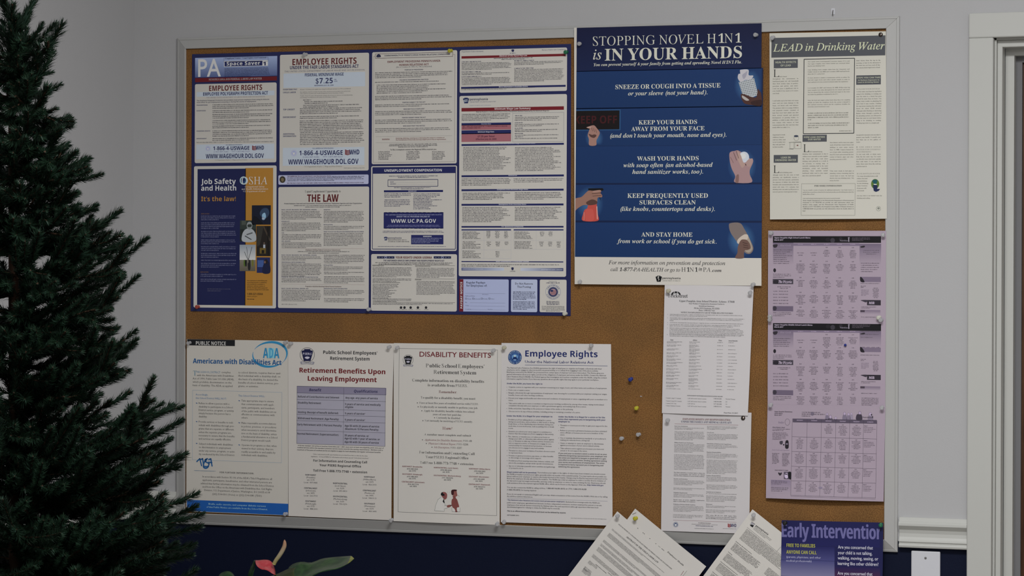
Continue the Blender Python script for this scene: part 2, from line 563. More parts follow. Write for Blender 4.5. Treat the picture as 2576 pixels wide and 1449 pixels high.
class Sheet:
    """a printed sheet of paper hanging on the board; corners are pixels TL TR BR BL of the photograph turned into points of the board's plane"""

    def __init__(s, name, label, cat, corners, off=0.0012, paper='#b4b2b0', wref='#b4b2b0', bulge=0.0, curl=(0, 0, 0, 0), edge=(0, 0, 0, 0), gloss=False, group=None, alb=0.80):
        s.alb = alb
        s.off = off
        s.Y = CORKY - off
        ALLSHEETS.append(s)
        s.q = [P(x, y, s.Y) for x, y in corners]
        tl, tr, br, bl = s.q
        s.o = bl.copy()
        s.u = (tr - tl) + (br - bl)
        s.u /= np.linalg.norm(s.u)
        v = (tl - bl) + (tr - br)
        v -= s.u * (v @ s.u)
        s.v = v / np.linalg.norm(v)
        s.wd = np.linalg.norm(br - bl)
        s.ht = np.linalg.norm(tl - bl)
        s.bulge, s.curl, s.edge = bulge, curl, edge
        s.wl = lin(wref.lstrip('=')).mean()
        s.m = M['gloss'] if gloss else M['ink']
        s.gr = 0.012 if (bulge or any(curl) or any(edge)) else 0.25
        s.vw = (0, 0, 1.0)
        # paper
        nu, nv = (max(2, int(s.wd / 0.012)), max(2, int(s.ht / 0.012))) if s.gr < 0.1 else (2, 2)
        a, b = np.meshgrid(np.linspace(0, 1, nu + 1), np.linspace(0, 1, nv + 1))
        a, b = a.ravel(), b.ravel()
        pts = np.outer((1 - a) * (1 - b), bl) + np.outer(a * (1 - b), br) + np.outer(a * b, tr) + np.outer((1 - a) * b, tl)
        front = s.lift(pts, 0)
        back = front.copy()
        back[:, 1] += 0.00018
        n = len(front)
        edge_v, edge_t = [], []
        T_ = []
        for j in range(nv):
            for i in range(nu):
                k = j * (nu + 1) + i
                T_ += [(k, k + 1, k + nu + 2), (k, k + nu + 2, k + nu + 1)]
        T_ = np.array(T_)
        ring = [i for i in range(nu + 1)] + [j * (nu + 1) + nu for j in range(1, nv + 1)] + [nv * (nu + 1) + i for i in range(nu - 1, -1, -1)] + [j * (nu + 1) for j in range(nv - 1, 0, -1)]
        for i in range(len(ring)):
            p, q = ring[i], ring[(i + 1) % len(ring)]
            k = 2 * n + 4 * i
            edge_v += [front[p], front[q], back[q], back[p]]
            edge_t += [(k, k + 3, k + 2), (k, k + 2, k + 1)]
        B = Bucket()
        B.add(np.vstack([front, back, np.array(edge_v)]), np.vstack([T_, T_[:, ::-1] + n, np.array(edge_t)]), s.c(paper))
        s.loc = s.q[3] * 0.5 + s.q[2] * 0.5
        s.ground = s.c(paper) * 0.9
        s.obj = B.build(name, None, s.m, label=label, cat=cat, group=group)
        s.obj.data.transform(Matrix.Translation(-Vector(s.loc)))
        s.obj.location = s.loc
        s.bk = {}
        s.cur = None
        s.panels = []

    def c(s, h):
        if h[0] == '=':
            v = lin(h[1:])
        else:      # ink as noted by eye, set to its measured depth
            q = h.lstrip('#')
            if len(q) == 3: q = ''.join(w * 2 for w in q)
            rgb = np.array([int(q[i:i + 2], 16) for i in (0, 2, 4)], float)
            L = rgb.mean()
            rgb = (L + (rgb - L) * np.interp(L, (40, 90), (0.80, 0.95))) * np.interp(L, (40, 70, 100, 130, 150, 168), (0.70, 0.67, 0.66, 0.78, 0.86, 1.0))
            rgb = np.clip(rgb, 0, 255) / 255
            v = np.where(rgb <= 0.04045, rgb / 12.92, ((rgb + 0.055) / 1.055) ** 2.4)
        return np.clip(v / s.wl * s.alb, 0, 0.95)

    def uv(s, p):
        d = p - s.o
        return (d @ s.u) / s.wd, (d @ s.v) / s.ht

    def lift(s, p, lay):
        p = np.array(p, float)
        a, b = s.uv(p)
        if lay > 0 and (a.min() < 0 or a.max() > 1 or b.min() < 0 or b.max() > 1):     # print ends at the paper's edge
            dx = (np.clip(a, 0.0005, 0.9995) - a) * s.wd
            dz = (np.clip(b, 0.0005, 0.9995) - b) * s.ht
            p = p + np.outer(dx, s.u) + np.outer(dz, s.v)
        a, b = np.clip(a, 0, 1), np.clip(b, 0, 1)
        L = s.bulge * np.sin(np.pi * a) * np.sin(np.pi * b)
        tl, tr, br, bl = s.curl
        L = L + tl * ((1 - a) * b) ** 4 + tr * (a * b) ** 4 + br * (a * (1 - b)) ** 4 + bl * ((1 - a) * (1 - b)) ** 4
        t, r, bo, le = s.edge     # the middle of an edge stands off
        L = L + (t * b ** 4 + bo * (1 - b) ** 4) * np.sin(np.pi * a) ** 1.0 + (r * a ** 4 + le * (1 - a) ** 4) * np.sin(np.pi * b)
        p[:, 1] = s.Y - L - lay * EPS
        return p

    def view(s, ox, oy, k):
        s.vw = (ox, oy, k)
        return s

    def pt(s, x, y):
        ox, oy, k = s.vw
        return P(ox + x / k, oy + y / k, s.Y)

    def part(s, name, label=None):
        s.cur = [name, label, Bucket()]
        s.panels.append([s.cur, []])
        return s

    def sub(s, name, label=None):
        s.cur = [name, label, Bucket()]
        s.panels[-1][1].append(s.cur)
        return s

    def done(s):
        for (nm, lb, B), subs in s.panels:
            B.v = [x - s.loc for x in B.v]
            po = B.build(nm, s.obj, s.m, label=lb)
            for n2, l2, B2 in subs:
                B2.v = [x - s.loc for x in B2.v]
                B2.build(n2, po if po is not None else s.obj, s.m, label=l2)

    # --- shapes
    def _quad(s, a, b, c_, d, cols, lay):
        w = max(np.linalg.norm(b - a), np.linalg.norm(c_ - d))
        h = max(np.linalg.norm(d - a), np.linalg.norm(c_ - b))
        nu, nv = max(1, int(math.ceil(w / s.gr))), max(1, int(math.ceil(h / s.gr)))
        if s.gr < 0.1 and (w < 0.004 or h < 0.004):
            nu, nv = (nu if w > 0.004 else 1), (nv if h > 0.004 else 1)
        A, B_ = np.meshgrid(np.linspace(0, 1, nu + 1), np.linspace(0, 1, nv + 1))
        A, B_ = A.ravel(), B_.ravel()
        w4 = [(1 - A) * (1 - B_), A * (1 - B_), A * B_, (1 - A) * B_]
        pts = sum(np.outer(w_, p) for w_, p in zip(w4, (a, b, c_, d)))
        cc = sum(np.outer(w_, np.asarray(p)) for w_, p in zip(w4, cols))
        t = []
        for j in range(nv):
            for i in range(nu):
                k = j * (nu + 1) + i
                t += [(k, k + nu + 1, k + nu + 2), (k, k + nu + 2, k + 1)]
        s.cur[2].add(s.lift(pts, lay), np.array(t), cc)

    def rect(s, x0, y0, x1, y1, col, lay=1, col2=None, horiz=False):
        """sheet-aligned rectangle; x0,y0 top left and x1,y1 bottom right as seen; col2: colour at the bottom (or right) end of a printed gradient"""
        a, c_ = s.pt(x0, y0), s.pt(x1, y1)
        d = c_ - a
        du, dv = d @ s.u, d @ s.v
        b, e = a + s.u * du, a + s.v * dv
        k1 = s.c(col)
        k2 = s.c(col2) if col2 else k1
        s._quad(a, b, c_, e, (k1, k2, k2, k1) if horiz else (k1, k1, k2, k2), lay)

    def rrect(s, x0, y0, x1, y1, col, r=0.004, lay=1):
        a, c_ = s.pt(x0, y0), s.pt(x1, y1)
        d = c_ - a
        du, dv = d @ s.u, -(d @ s.v)
        pts = []
        for cx, cz, t0 in ((du - r, -r, 0), (r, -r, 90), (r, -dv + r, 180), (du - r, -dv + r, 270)):
            for k in range(5):
                t = math.radians(t0 + 22.5 * k)
                pts.append(a + s.u * (cx + r * math.cos(t)) + s.v * (cz + r * math.sin(t)))
        n = len(pts)
        s.cur[2].add(s.lift(np.array(pts), lay), np.array([(0, i, i + 1) for i in range(1, n - 1)])[:, ::-1][:, ::-1], s.c(col))

    def line(s, x0, y0, x1, y1, w, col, lay=3):
        a, b = s.pt(x0, y0), s.pt(x1, y1)
        d = b - a
        L = np.linalg.norm(d)
        if L == 0: return
        d = d / L
        n_ = np.array([-d[2], 0, d[0]]) * (w / 2000.0)
        s._quad(a + n_, b + n_, b - n_, a - n_, (s.c(col),) * 4, lay)

    def hl(s, x0, x1, y, w, col, lay=3):
        a = s.pt(x0, y)
        x_ = s.pt(x1, y)
        b = a + s.u * ((x_[0] - a[0]) / s.u[0])
        n_ = s.v * (w / 2000.0)
        s._quad(a + n_, b + n_, b - n_, a - n_, (s.c(col),) * 4, lay)

    def vl(s, x, y0, y1, w, col, lay=3):
        a, b = s.pt(x, y0), s.pt(x, y1)
        L = -((b - a) @ s.v)
        n_ = s.u * (w / 2000.0)
        b = a - s.v * L
        s._quad(a - n_, a + n_, b + n_, b - n_, (s.c(col),) * 4, lay)

    def boxl(s, x0, y0, x1, y1, w, col, lay=3):
        a, c_ = s.pt(x0, y0), s.pt(x1, y1)
        d = c_ - a
        du, dv = d @ s.u, d @ s.v
        b, e = a + s.u * du, a + s.v * dv
        hw = w / 2000.0
        for p, q, n_ in ((a, b, s.v), (e, c_, s.v), (a, e, s.u), (b, c_, s.u)):
            s._quad(p + n_ * hw, q + n_ * hw, q - n_ * hw, p - n_ * hw, (s.c(col),) * 4, lay)

    def poly(s, pts, col, lay=3, smooth=True):
        P2 = [tuple(p) for p in pts]
        if smooth:
            out = []
            n = len(P2)
            for i in range(n):
                p0, p1, p2, p3 = (np.array(P2[(i + k) % n], float) for k in (-1, 0, 1, 2))
                for t in (0, 0.25, 0.5, 0.75):
                    out.append(0.5 * ((2 * p1) + (-p0 + p2) * t + (2 * p0 - 5 * p1 + 4 * p2 - p3) * t * t + (-p0 + 3 * p1 - 3 * p2 + p3) * t ** 3))
            P2 = out
        from mathutils.geometry import tessellate_polygon
        pw = [s.pt(*p) for p in P2]
        t = tessellate_polygon([[Vector((p[0], p[2], 0)) for p in pw]])
        s.cur[2].add(s.lift(np.array(pw), lay), np.array(t), s.c(col))

    def ell(s, x, y, rx, ry, col, lay=3, n=24, rim=None, y0=-1e9, y1=1e9):
        """filled ellipse; RIM: colour at the outside of a printed vignette"""
        pw = [s.pt(x, y)] + [s.pt(x + rx * math.cos(2 * math.pi * k / n), min(y1, max(y0, y + ry * math.sin(2 * math.pi * k / n)))) for k in range(n)]
        cc = [s.c(col)] + [s.c(rim or col)] * n
        s.cur[2].add(s.lift(np.array(pw), lay), np.array([(0, 1 + k, 1 + (k + 1) % n) for k in range(n)]), np.array(cc))

    def ring(s, x, y, rx, ry, w, col, lay=3, a0=0, a1=360, n=36):
        pw, t = [], []
        for k in range(n + 1):
            a = math.radians(a0 + (a1 - a0) * k / n)
            for q in (0, w):
                pw.append(s.pt(x + (rx - q) * math.cos(a), y + (ry - q) * math.sin(a)))
        for k in range(n):
            t += [(2 * k, 2 * k + 2, 2 * k + 3), (2 * k, 2 * k + 3, 2 * k + 1)]
        s.cur[2].add(s.lift(np.array(pw), lay), np.array(t), s.c(col))

    # --- writing
    def _emit(s, items, a, u, v, x0, sx, sy_, col, lay, shear=0.0, bold=False):
        for co, t, x, lay in [(*i, lay) for i in items] + ([(c_, t_, x_ + 0.024, lay + 0.5) for c_, t_, x_ in items] if bold else []):
            X = (co[:, 0] + x - x0) * sx + co[:, 1] * sy_ * shear
            pts = a + np.outer(X, u) + np.outer(co[:, 1] * sy_, v)
            s.cur[2].add(s.lift(pts, lay), t, col)

    def t(s, text, x0, x1, y, h, col='#222226', st='s', lay=4, shear=0.0, track=0.0):
        """one line: ink from x0 to x1, baseline y at x0, capitals h high"""
        a = s.pt(x0, y)
        if isinstance(x1, tuple):
            b = s.pt(*x1)
            wd_ = np.linalg.norm(b - a)
            u = (b - a) / wd_
            v = np.array([-u[2], 0, u[0]])
        else:
            b = s.pt(x1, y)
            wd_ = (b[0] - a[0]) / s.u[0]
            u, v = s.u, s.v
        hm = np.linalg.norm(s.pt(x0, y - h) - a)
        q = 1 if h / s.vw[2] > 7.5 else 0
        items, lo, hi, _ = natural(text, st, q, track)
        s._emit(items, a, u, v, lo, wd_ / max(hi - lo + (0.024 if st == 'bb' else 0), 0.01), hm / CAPH[st], s.c(col), lay, shear, st == 'bb')

    def tc(s, text, xc, w, y, h, col='#222226', st='s', **k):
        s.t(text, xc - w / 2, xc + w / 2, y, h, col, st, **k)

    def par(s, text, x0, x1, y0, dy, n, h, col='#3a393d', st='s', just=False, center=False, lay=4, maxf=1.12):
        """running text in n lines from x0 to x1, first baseline y0, lines dy apart"""
        a = s.pt(x0, y0)
        b = s.pt(x1, y0)
        wd_ = (b[0] - a[0]) / s.u[0]
        k = np.linalg.norm(s.pt(x0, y0 + 100) - a) / 100
        sy_ = h * k / CAPH[st]
        words = text.split()
        wn = [natural(w, st)[3] for w in words]
        def wrap(sx):
            L, cur, x = [], [], 0
            for w, nw in zip(words, wn):
                e = nw * sx
                if cur and x + SPACE[st] * sx + e > wd_:
                    L.append((cur, x)); cur, x = [], 0
                x += (SPACE[st] * sx if cur else 0) + e
                cur.append((w, e))
            if cur: L.append((cur, x))
            return L
        sx = sy_ * maxf
        while len(wrap(sx)) > n and sx > sy_ * 0.3:
            sx *= 0.985
        for i, (ws, tot) in enumerate(wrap(sx)):
            x = (wd_ - tot) / 2 if center else 0
            gap = SPACE[st] * sx
            if just and len(ws) > 1 and i < len(wrap(sx)) - 1:
                gap += (wd_ - tot) / (len(ws) - 1)
            for w, e in ws:
                items, lo, hi, _ = natural(w, st)
                s._emit(items, a + s.u * x - s.v * (dy * k * i), s.u, s.v, 0, sx, sy_, s.c(col), lay)
                x += e + gap

    def g(s, x0, x1, y0, dy, n, h=None, col='#4c4b50', last=0.6, rag=0.06, lay=4, center=False, dens=1.0, u=None):
        """lines of print too small to read: rows of letter-like strokes"""
        a = s.pt(x0, y0)
        b = s.pt(x1, y0)
        k = np.linalg.norm(s.pt(x0, y0 + 100) - a) / 100
        wd_ = (b[0] - a[0]) / s.u[0]
        h = h or dy * 0.5
        hm = h * k
        lw = hm * 0.55       # letter pitch
        st_ = hm * 0.17
        Q = []
        for i in range(n):
            L = wd_ * (last if i == n - 1 and n > 1 else 1 - rag * RNG.random())
            x = (wd_ - L) / 2 if center else 0.0
            e = x + L
            z = -dy * k * i
            while x < e:
                for _ in range(int(RNG.integers(2, 10))):
                    if x > e: break
                    tall = RNG.random()
                    top = hm * (1.35 if tall < 0.25 else 1.0)
                    bot = -hm * 0.35 if tall > 0.9 else 0
                    Q.append((x, x + st_, z + bot, z + top))
                    r = RNG.random()
                    if r < 0.72:
                        Q.append((x + lw * 0.48, x + lw * 0.48 + st_, z, z + hm))
                    if r < 0.6:
                        q = (0.0, 0.42, 0.84)[int(RNG.integers(0, 3))] * hm
                        Q.append((x, x + lw * 0.6, z + q, z + q + st_))
                    x += lw
                x += lw * 0.75
        Q = np.array(Q)
        m_ = len(Q)
        xs = np.stack([Q[:, 0], Q[:, 1], Q[:, 1], Q[:, 0]], 1).ravel()
        zs = np.stack([Q[:, 2], Q[:, 2], Q[:, 3], Q[:, 3]], 1).ravel()
        pts = a + np.outer(xs, s.u) + np.outer(zs, s.v)
        i4 = np.arange(m_) * 4
        t = np.concatenate([np.stack([i4, i4 + 1, i4 + 2], 1), np.stack([i4, i4 + 2, i4 + 3], 1)])
        s.cur[2].add(s.lift(pts, lay), t, s.c(col) * 0.72 + s.ground * 0.28)

# ------------------------------------------------------------------ labour law poster
NAVY, DRED, LILAC, INK = '#1c2270', '#7a1a22', '#9fa6c8', '#55555c'
VA, VB, VC, VD = (470, 100, 4.14), (920, 100, 3.813), (470, 400, 3.623), (920, 400, 3.623)
WH = '=a9a6a0'
s = Sheet('labor_law_poster', 'wide blue-bordered labor law poster with many white notice panels', 'poster',
          [(483.3, 136.5), (1436.6, 110.5), (1435.6, 794.7), (479.7, 782.8)], off=0.0016, paper='=1c2046', wref='a9a6a0', alb=0.76, gloss=True)
def whd(s, x0, x1, y, h, w2, col=NAVY, r='#a02a30'):
    """the agency mark: striped flag and three letters"""
    s.t('WHD', x0 + (x1 - x0) * 0.30, x1, y, h, col, 'bb')
    for k in range(4):
        yy = y - h * (0.12 + 0.27 * k)
        xa, xb = x0, x0 + (x1 - x0) * 0.34
        xm = (xa + xb) / 2
        q = h * 0.13
        s.poly([(xa, yy - q), (xm, yy + q * 0.6), (xb, yy - q * 0.4), (xb, yy + q), (xm, yy + q * 2), (xa, yy + q)], r, smooth=False)
def keystone(s, x, y, w, h, col, lay=3):
    """the keystone outline with its top at y"""
    P_ = [(-.28, 0), (.28, 0), (.28, .10), (.5, .14), (.5, .30), (.30, 1), (-.30, 1), (-.5, .30), (-.5, .14), (-.28, .10)]
    s.poly([(x + a * w, y + b * h) for a, b in P_], col, lay=lay, smooth=False)
def pamark(s, x, y, w, h, col, light):
    keystone(s, x, y, w, h, col)
    for k in range(3):
        s.poly([(x - w * .42, y + h * (.42 + .16 * k)), (x + w * .1, y + h * (.30 + .16 * k)), (x + w * .44, y + h * (.38 + .14 * k)), (x + w * .1, y + h * (.36 + .16 * k)), (x - w * .40, y + h * (.49 + .16 * k))], light, lay=4, smooth=False)
def seal(s, x, y, r, col, light='#c2c6da', inner=None):
    s.ell(x, y, r, r, col, lay=3)
    s.ring(x, y, r * .93, r * .93, r * .08, light, lay=4)
    s.ring(x, y, r * .66, r * .66, r * .07, light, lay=4)
    for k in range(18):
        a = 2 * math.pi * k / 18
        s.ell(x + r * .8 * math.cos(a), y + r * .8 * math.sin(a), r * .05, r * .08, light, lay=4, n=6)
    s.poly([(x - r * .35, y - r * .3), (x, y - r * .1), (x + r * .35, y - r * .3), (x + r * .25, y + r * .35), (x, y + r * .5), (x - r * .25, y + r * .35)], inner or light, lay=4)

# banner
s.view(*VA).part('title_banner', 'pale blue state banner with a red strip')
s.rect(86, 190, 941, 374, '#8c9bc4', col2='#5d6fa6')
s.rect(86, 400, 938, 424, '#8c1c26')
s.sub('lettering')
s.t('PA', 118, 355, 385, 182, '#c4c4c2', 'm', lay=5)
s.boxl(386, 192, 847, 222, 0.6, '#5b6796')
s.t('Employee Notice    Your Rights Are Protected', 402, 826, 203, 16, '#3c4474', 'r')
s.rect(388, 222, 845, 271, '#c2c2c6', 2)
s.rect(394, 228, 787, 268, '#25307c', 3)
s.t('Space Saver', 415, 764, 268, 37, '#c8c8ca', 'bb', lay=5, track=.06)
s.t('1', 794, 822, 268, 38, '#20286c', 'bb', lay=5)
s.g(392, 862, 305, 13.5, 7, 6, '#3f4a80')
s.t('PENNSYLVANIA AND FEDERAL LABOR LAW POSTER', 230, 782, 425, 19, '#c0b4b4', 'r')
# polygraph act
s.part('polygraph_notice').rrect(85, 463, 932, 1276, WH)
s.sub('lettering')
s.t('EMPLOYEE RIGHTS', 232, 785, 533, 54, DRED, 'b')
s.rect(103, 545, 913, 578, '#a3acd0', 2)
s.t('EMPLOYEE POLYGRAPH PROTECTION ACT', 170, 845, 583, 34, NAVY, 'b')
s.t('THE UNITED STATES DEPARTMENT OF LABOR WAGE AND HOUR DIVISION', 203, 812, 609, 12, '#8a8a9a', 's')
s.par('The Employee Polygraph Protection Act prohibits most private employers from using lie detector tests either for pre-employment screening or during the course of employment.', 103, 890, 640, 19, 2, 11, '#4a4c70', 'b')
for t_, y in (('PROHIBITIONS', 688), ('EXEMPTIONS', 746), ('EXAMINEE RIGHTS', 957), ('ENFORCEMENT', 1036)):
    s.t(t_, 102, 102 + len(t_) * 9.5, y, 11, '#4a5088', 'b')
for y, n in ((676, 3), (738, 2), (778, 3), (840, 3), (898, 2), (948, 4), (1028, 2)):
    s.g(268, 900, y + 6, 18, n, 7.5)
s.t('THE LAW REQUIRES EMPLOYERS TO DISPLAY THIS POSTER WHERE EMPLOYEES AND JOB APPLICANTS CAN READILY SEE IT', 98, 905, 1076, 10, '#4a4a5a', 's')
s.rect(98, 1092, 911, 1238, '#a3acd0', 2)
s.t('For additional information:', 408, 580, 1100, 10, '#50588a', 'b')
seal(s, 220, 1132, 27, '#8f98c0')
s.t('1-866-4-USWAGE', 275, 652, 1150, 38, NAVY, 'b')
whd(s, 680, 803, 1146, 42, 0)
s.t('(1-866-487-9243)      TTY 1-877-889-5627', 280, 655, 1173, 11, '#6a70a0', 's')
s.t('WWW.WAGEHOUR.DOL.GOV', 198, 803, 1236, 45, NAVY, 'b')
s.t('U.S. Department of Labor  |  Wage and Hour Division', 292, 630, 1259, 11, '#777780', 's')
# minimum wage, federal
s.part('fair_labor_notice').rrect(970, 158, 1893, 1362, WH)
s.sub('lettering')
s.t('EMPLOYEE RIGHTS', 1100, 1768, 265, 64, DRED, 'b')
s.t('UNDER THE FAIR LABOR STANDARDS ACT', 1075, 1790, 308, 34, NAVY, 'b')
s.t('THE UNITED STATES DEPARTMENT OF LABOR WAGE AND HOUR DIVISION', 1018, 1850, 339, 15, '#777788', 's')
s.rect(1007, 353, 1857, 484, '#a3acd0', 2)
s.t('FEDERAL MINIMUM WAGE', 1230, 1633, 382, 31, '#2c3478', 'b')
s.t('$7.25', 1342, 1520, 456, 56, '#2c3478', 'b', track=.05)
s.t('PER', 1535, 1558, 420, 11, '#5a6298', 'b'); s.t('HOUR', 1535, 1568, 438, 11, '#5a6298', 'b')
s.t('BEGINNING JULY 24, 2009', 1330, 1528, 483, 12, '#50568a', 'b')
for t_, y in (('OVERTIME PAY', 527), ('CHILD LABOR', 557), ('TIP CREDIT', 735), ('ENFORCEMENT', 815), ('ADDITIONAL', 990), ('INFORMATION', 1013)):
    s.t(t_, 1003, 1003 + len(t_) * 12.2, y, 15, '#4a5088', 'b')
s.par('At least 1 1/2 times your regular rate of pay for all hours worked over 40 in a workweek.', 1180, 1716, 524, 16, 1, 11, INK)
s.par('An employee must be at least 16 years old to work in most non-farm jobs and at least 18 to work in non-farm jobs declared hazardous by the Secretary of Labor.', 1180, 1710, 550, 17, 2, 10, INK)
s.par('Youths 14 and 15 years old may work outside school hours in various non-manufacturing, non-mining, non-hazardous jobs under the following conditions:', 1180, 1730, 590, 17, 2, 10, INK)
for y, x0, x1, n in ((632, 1212, 1300, 1), (650, 1225, 1625, 2), (688, 1212, 1820, 2), (722, 1178, 1830, 4), (806, 1178, 1815, 2), (850, 1176, 1842, 7), (972, 1180, 1845, 8)):
    s.g(x0, x1, y, 17.5, n, 8)
s.rect(1000, 1126, 1849, 1305, '#a3acd0', 2)
s.t('For additional information:', 1310, 1530, 1137, 12, '#50588a', 'b')
seal(s, 1115, 1180, 34, '#8f98c0')
s.t('1-866-4-USWAGE', 1172, 1624, 1203, 47, NAVY, 'b')
whd(s, 1648, 1797, 1195, 50, 0)
s.t('(1-866-487-9243)      TTY 1-877-889-5627', 1208, 1625, 1229, 14, '#6a70a0', 's')
s.t('WWW.WAGEHOUR.DOL.GOV', 1057, 1788, 1299, 52, NAVY, 'b')
s.t('U.S. Department of Labor  |  Wage and Hour Division', 1225, 1615, 1328, 13, '#70707a', 's')
s.t('WHD Publication 1088 (Revised July 2009)', 1635, 1850, 1340, 8, '#606068', 's')
# job safety
s.view(*VC).part('job_safety_notice', 'navy and orange workplace safety panel').rrect(66, 66, 813, 1361, WH)
s.sub('colour_panel')
s.rect(98, 92, 533, 1334, '#1d2566', 2)
s.rect(533, 83, 782, 1338, '#c58a34', 2)
s.sub('lettering')
s.t('Job Safety', 130, 447, 229, 47, '#b9bac4', 'b')
s.t('and Health', 131, 450, 289, 46, '#b9bac4', 'b')
s.t("It's the law!", 131, 447, 385, 42, '#c08a3c', 'b')
s.ell(518, 192, 27, 27, '#2d5796'); s.ell(519, 190, 14, 14, '#1d2a66', 4)
s.ring(516, 196, 33, 37, 9, '#9fb4d0', 5)
s.t('OSHA', 500, 735, 232, 68, '#c4c6cc', 'r', lay=6)
s.t('Occupational Safety', 527, 708, 260, 16, '#b9b4b0', 's')
s.t('and Health Administration', 500, 740, 281, 16, '#b9b4b0', 's')
s.t('U.S. Department of Labor', 514, 718, 302, 15, '#b9b4b0', 's')
s.t('EMPLOYEES:', 131, 208, 505, 11, '#8a6a58', 'b')
y = 525
for n in (3, 4, 4, 3, 3, 3, 1, 3):
    s.g(130, 452, y, 16.5, n, 8, '#888cb0', last=.5); y += n * 16.5 + 12
s.t('EMPLOYERS:', 125, 200, 1036, 11, '#8a6a58', 'b')
s.g(126, 464, 1056, 16.5, 2, 8, '#888cb0'); s.g(126, 464, 1100, 16.5, 2, 8, '#888cb0')
s.g(188, 400, 1188, 17, 2, 7, '#777690')
s.par('Free assistance in identifying and correcting hazards or complying with standards is available to employers, without citation or penalty, through OSHA-supported consultation programs in each state.', 548, 752, 1112, 16.5, 6, 9, '#3a2c1c', 'b')
s.t('1-800-321-OSHA', 550, 694, 1238, 18, '#2e2418', 'b')
s.t('www.osha.gov', 550, 642, 1256, 12, '#2e2418', 's'); s.g(550, 612, 1281, 10, 1, 7, '#2e2418')
# the five little work photographs
s.sub('welding_photo', 'small dark blue welding photograph')
s.rect(593, 422, 765, 598, '#141c38', 4)
s.ell(705, 480, 42, 52, '#243a66', 5, rim='#141c38'); s.poly([(665, 500), (690, 455), (735, 450), (752, 490), (735, 530), (700, 545)], '#3f587c', 6)
s.poly([(688, 505), (712, 490), (722, 525), (706, 555), (690, 545)], '#7fa4c8', 7); s.ell(697, 542, 13, 15, '#c6dcea', 8, rim='#5e86b4')
s.poly([(600, 590), (610, 520), (650, 540), (690, 590)], '#0c1020', 6)
s.sub('scientist_photo', 'small photograph of a worker in white overalls')
s.rect(485, 560, 631, 752, '#3d4a44', 4)
s.rect(487, 640, 520, 750, '#232e2c', 5); s.rect(590, 640, 630, 750, '#28302e', 5); s.rect(500, 562, 540, 600, '#606a62', 5)
s.poly([(510, 752), (505, 690), (530, 645), (570, 632), (608, 650), (632, 700), (620, 752)], '#9ca2a6', 6)
s.ell(572, 607, 26, 36, '#8e9698', 7); s.poly([(556, 598), (590, 596), (588, 618), (558, 620)], '#3b4640', 8)
s.line(545, 690, 600, 672, 3, '#6c7276', 8); s.line(530, 700, 590, 735, 2.4, '#5c6266', 8)
s.sub('truck_photo', 'small dark photograph of a machine in an aisle')
s.rect(635, 610, 764, 885, '#2b2420', 4)
s.poly([(640, 612), (700, 612), (668, 780), (640, 800)], '#45423a', 5, smooth=False); s.line(700, 615, 760, 745, 4, '#5b4c3e', 5); s.line(740, 615, 742, 880, 3, '#15110e', 6)
s.rect(665, 810, 720, 862, '#8c7430', 6); s.rect(683, 830, 706, 860, '#1c1810', 7); s.rect(697, 780, 716, 812, '#9aa0a8', 7); s.ell(706, 768, 8, 10, '#7a665a', 8)
s.sub('road_work_photo', 'small photograph of workers under a pale sky')
s.rect(482, 781, 627, 920, '#8d98a4', 4, col2='#b8bab8'); s.rect(482, 920, 626, 1022, '#8a8478', 4, col2='#77705e')
s.line(525, 845, 560, 925, 1.2, '#4a4e55', 6); s.line(560, 925, 595, 800, 1.2, '#4a4e55', 6); s.line(545, 800, 562, 925, 1, '#5a5e65', 6)
for x, c_ in ((527, '#6e8c3a'), (540, '#383838'), (572, '#30302e'), (600, '#8a8c3c')):
    s.poly([(x - 9, 930), (x, 918), (x + 9, 930), (x + 7, 975), (x - 7, 975)], c_, 6)
s.poly([(556, 950), (580, 950), (578, 1008), (560, 1008)], '#2c2a2e', 7)
s.sub('office_photo', 'small blue photograph of a person at a screen')
s.rect(638, 897, 759, 1038, '#26357c', 4)
s.rect(645, 922, 700, 985, '#4a6ab4', 5); s.poly([(690, 1038), (700, 960), (735, 930), (758, 960), (758, 1038)], '#1b2454', 6)
s.ell(722, 935, 17, 22, '#2c2228', 7); s.ell(712, 940, 9, 12, '#8c6c62', 8)
# lilac strip
s.part('policy_strip', 'narrow lilac strip').rrect(835, 148, 1656, 228, '#9c9fbc', r=.003)
s.sub('lettering')
s.ell(872, 187, 28, 31, '#2a2a34'); s.ring(872, 187, 26, 29, 4, '#7a6e50', 4); s.poly([(858, 180), (872, 170), (886, 182), (880, 205), (864, 203)], '#8c7c58', 5)
s.t('THE AMERICAN POLICY IS FAIR POLICY: Anti-Discrimination Notice.', 915, 1320, 164, 11, '#6a3450', 'b')
s.g(1325, 1635, 163, 13, 1, 7, '#5a5c80'); s.g(915, 1635, 176, 13, 3, 7, '#5a5c80'); s.g(915, 1635, 224, 12, 1, 7, '#6a3450', last=1)
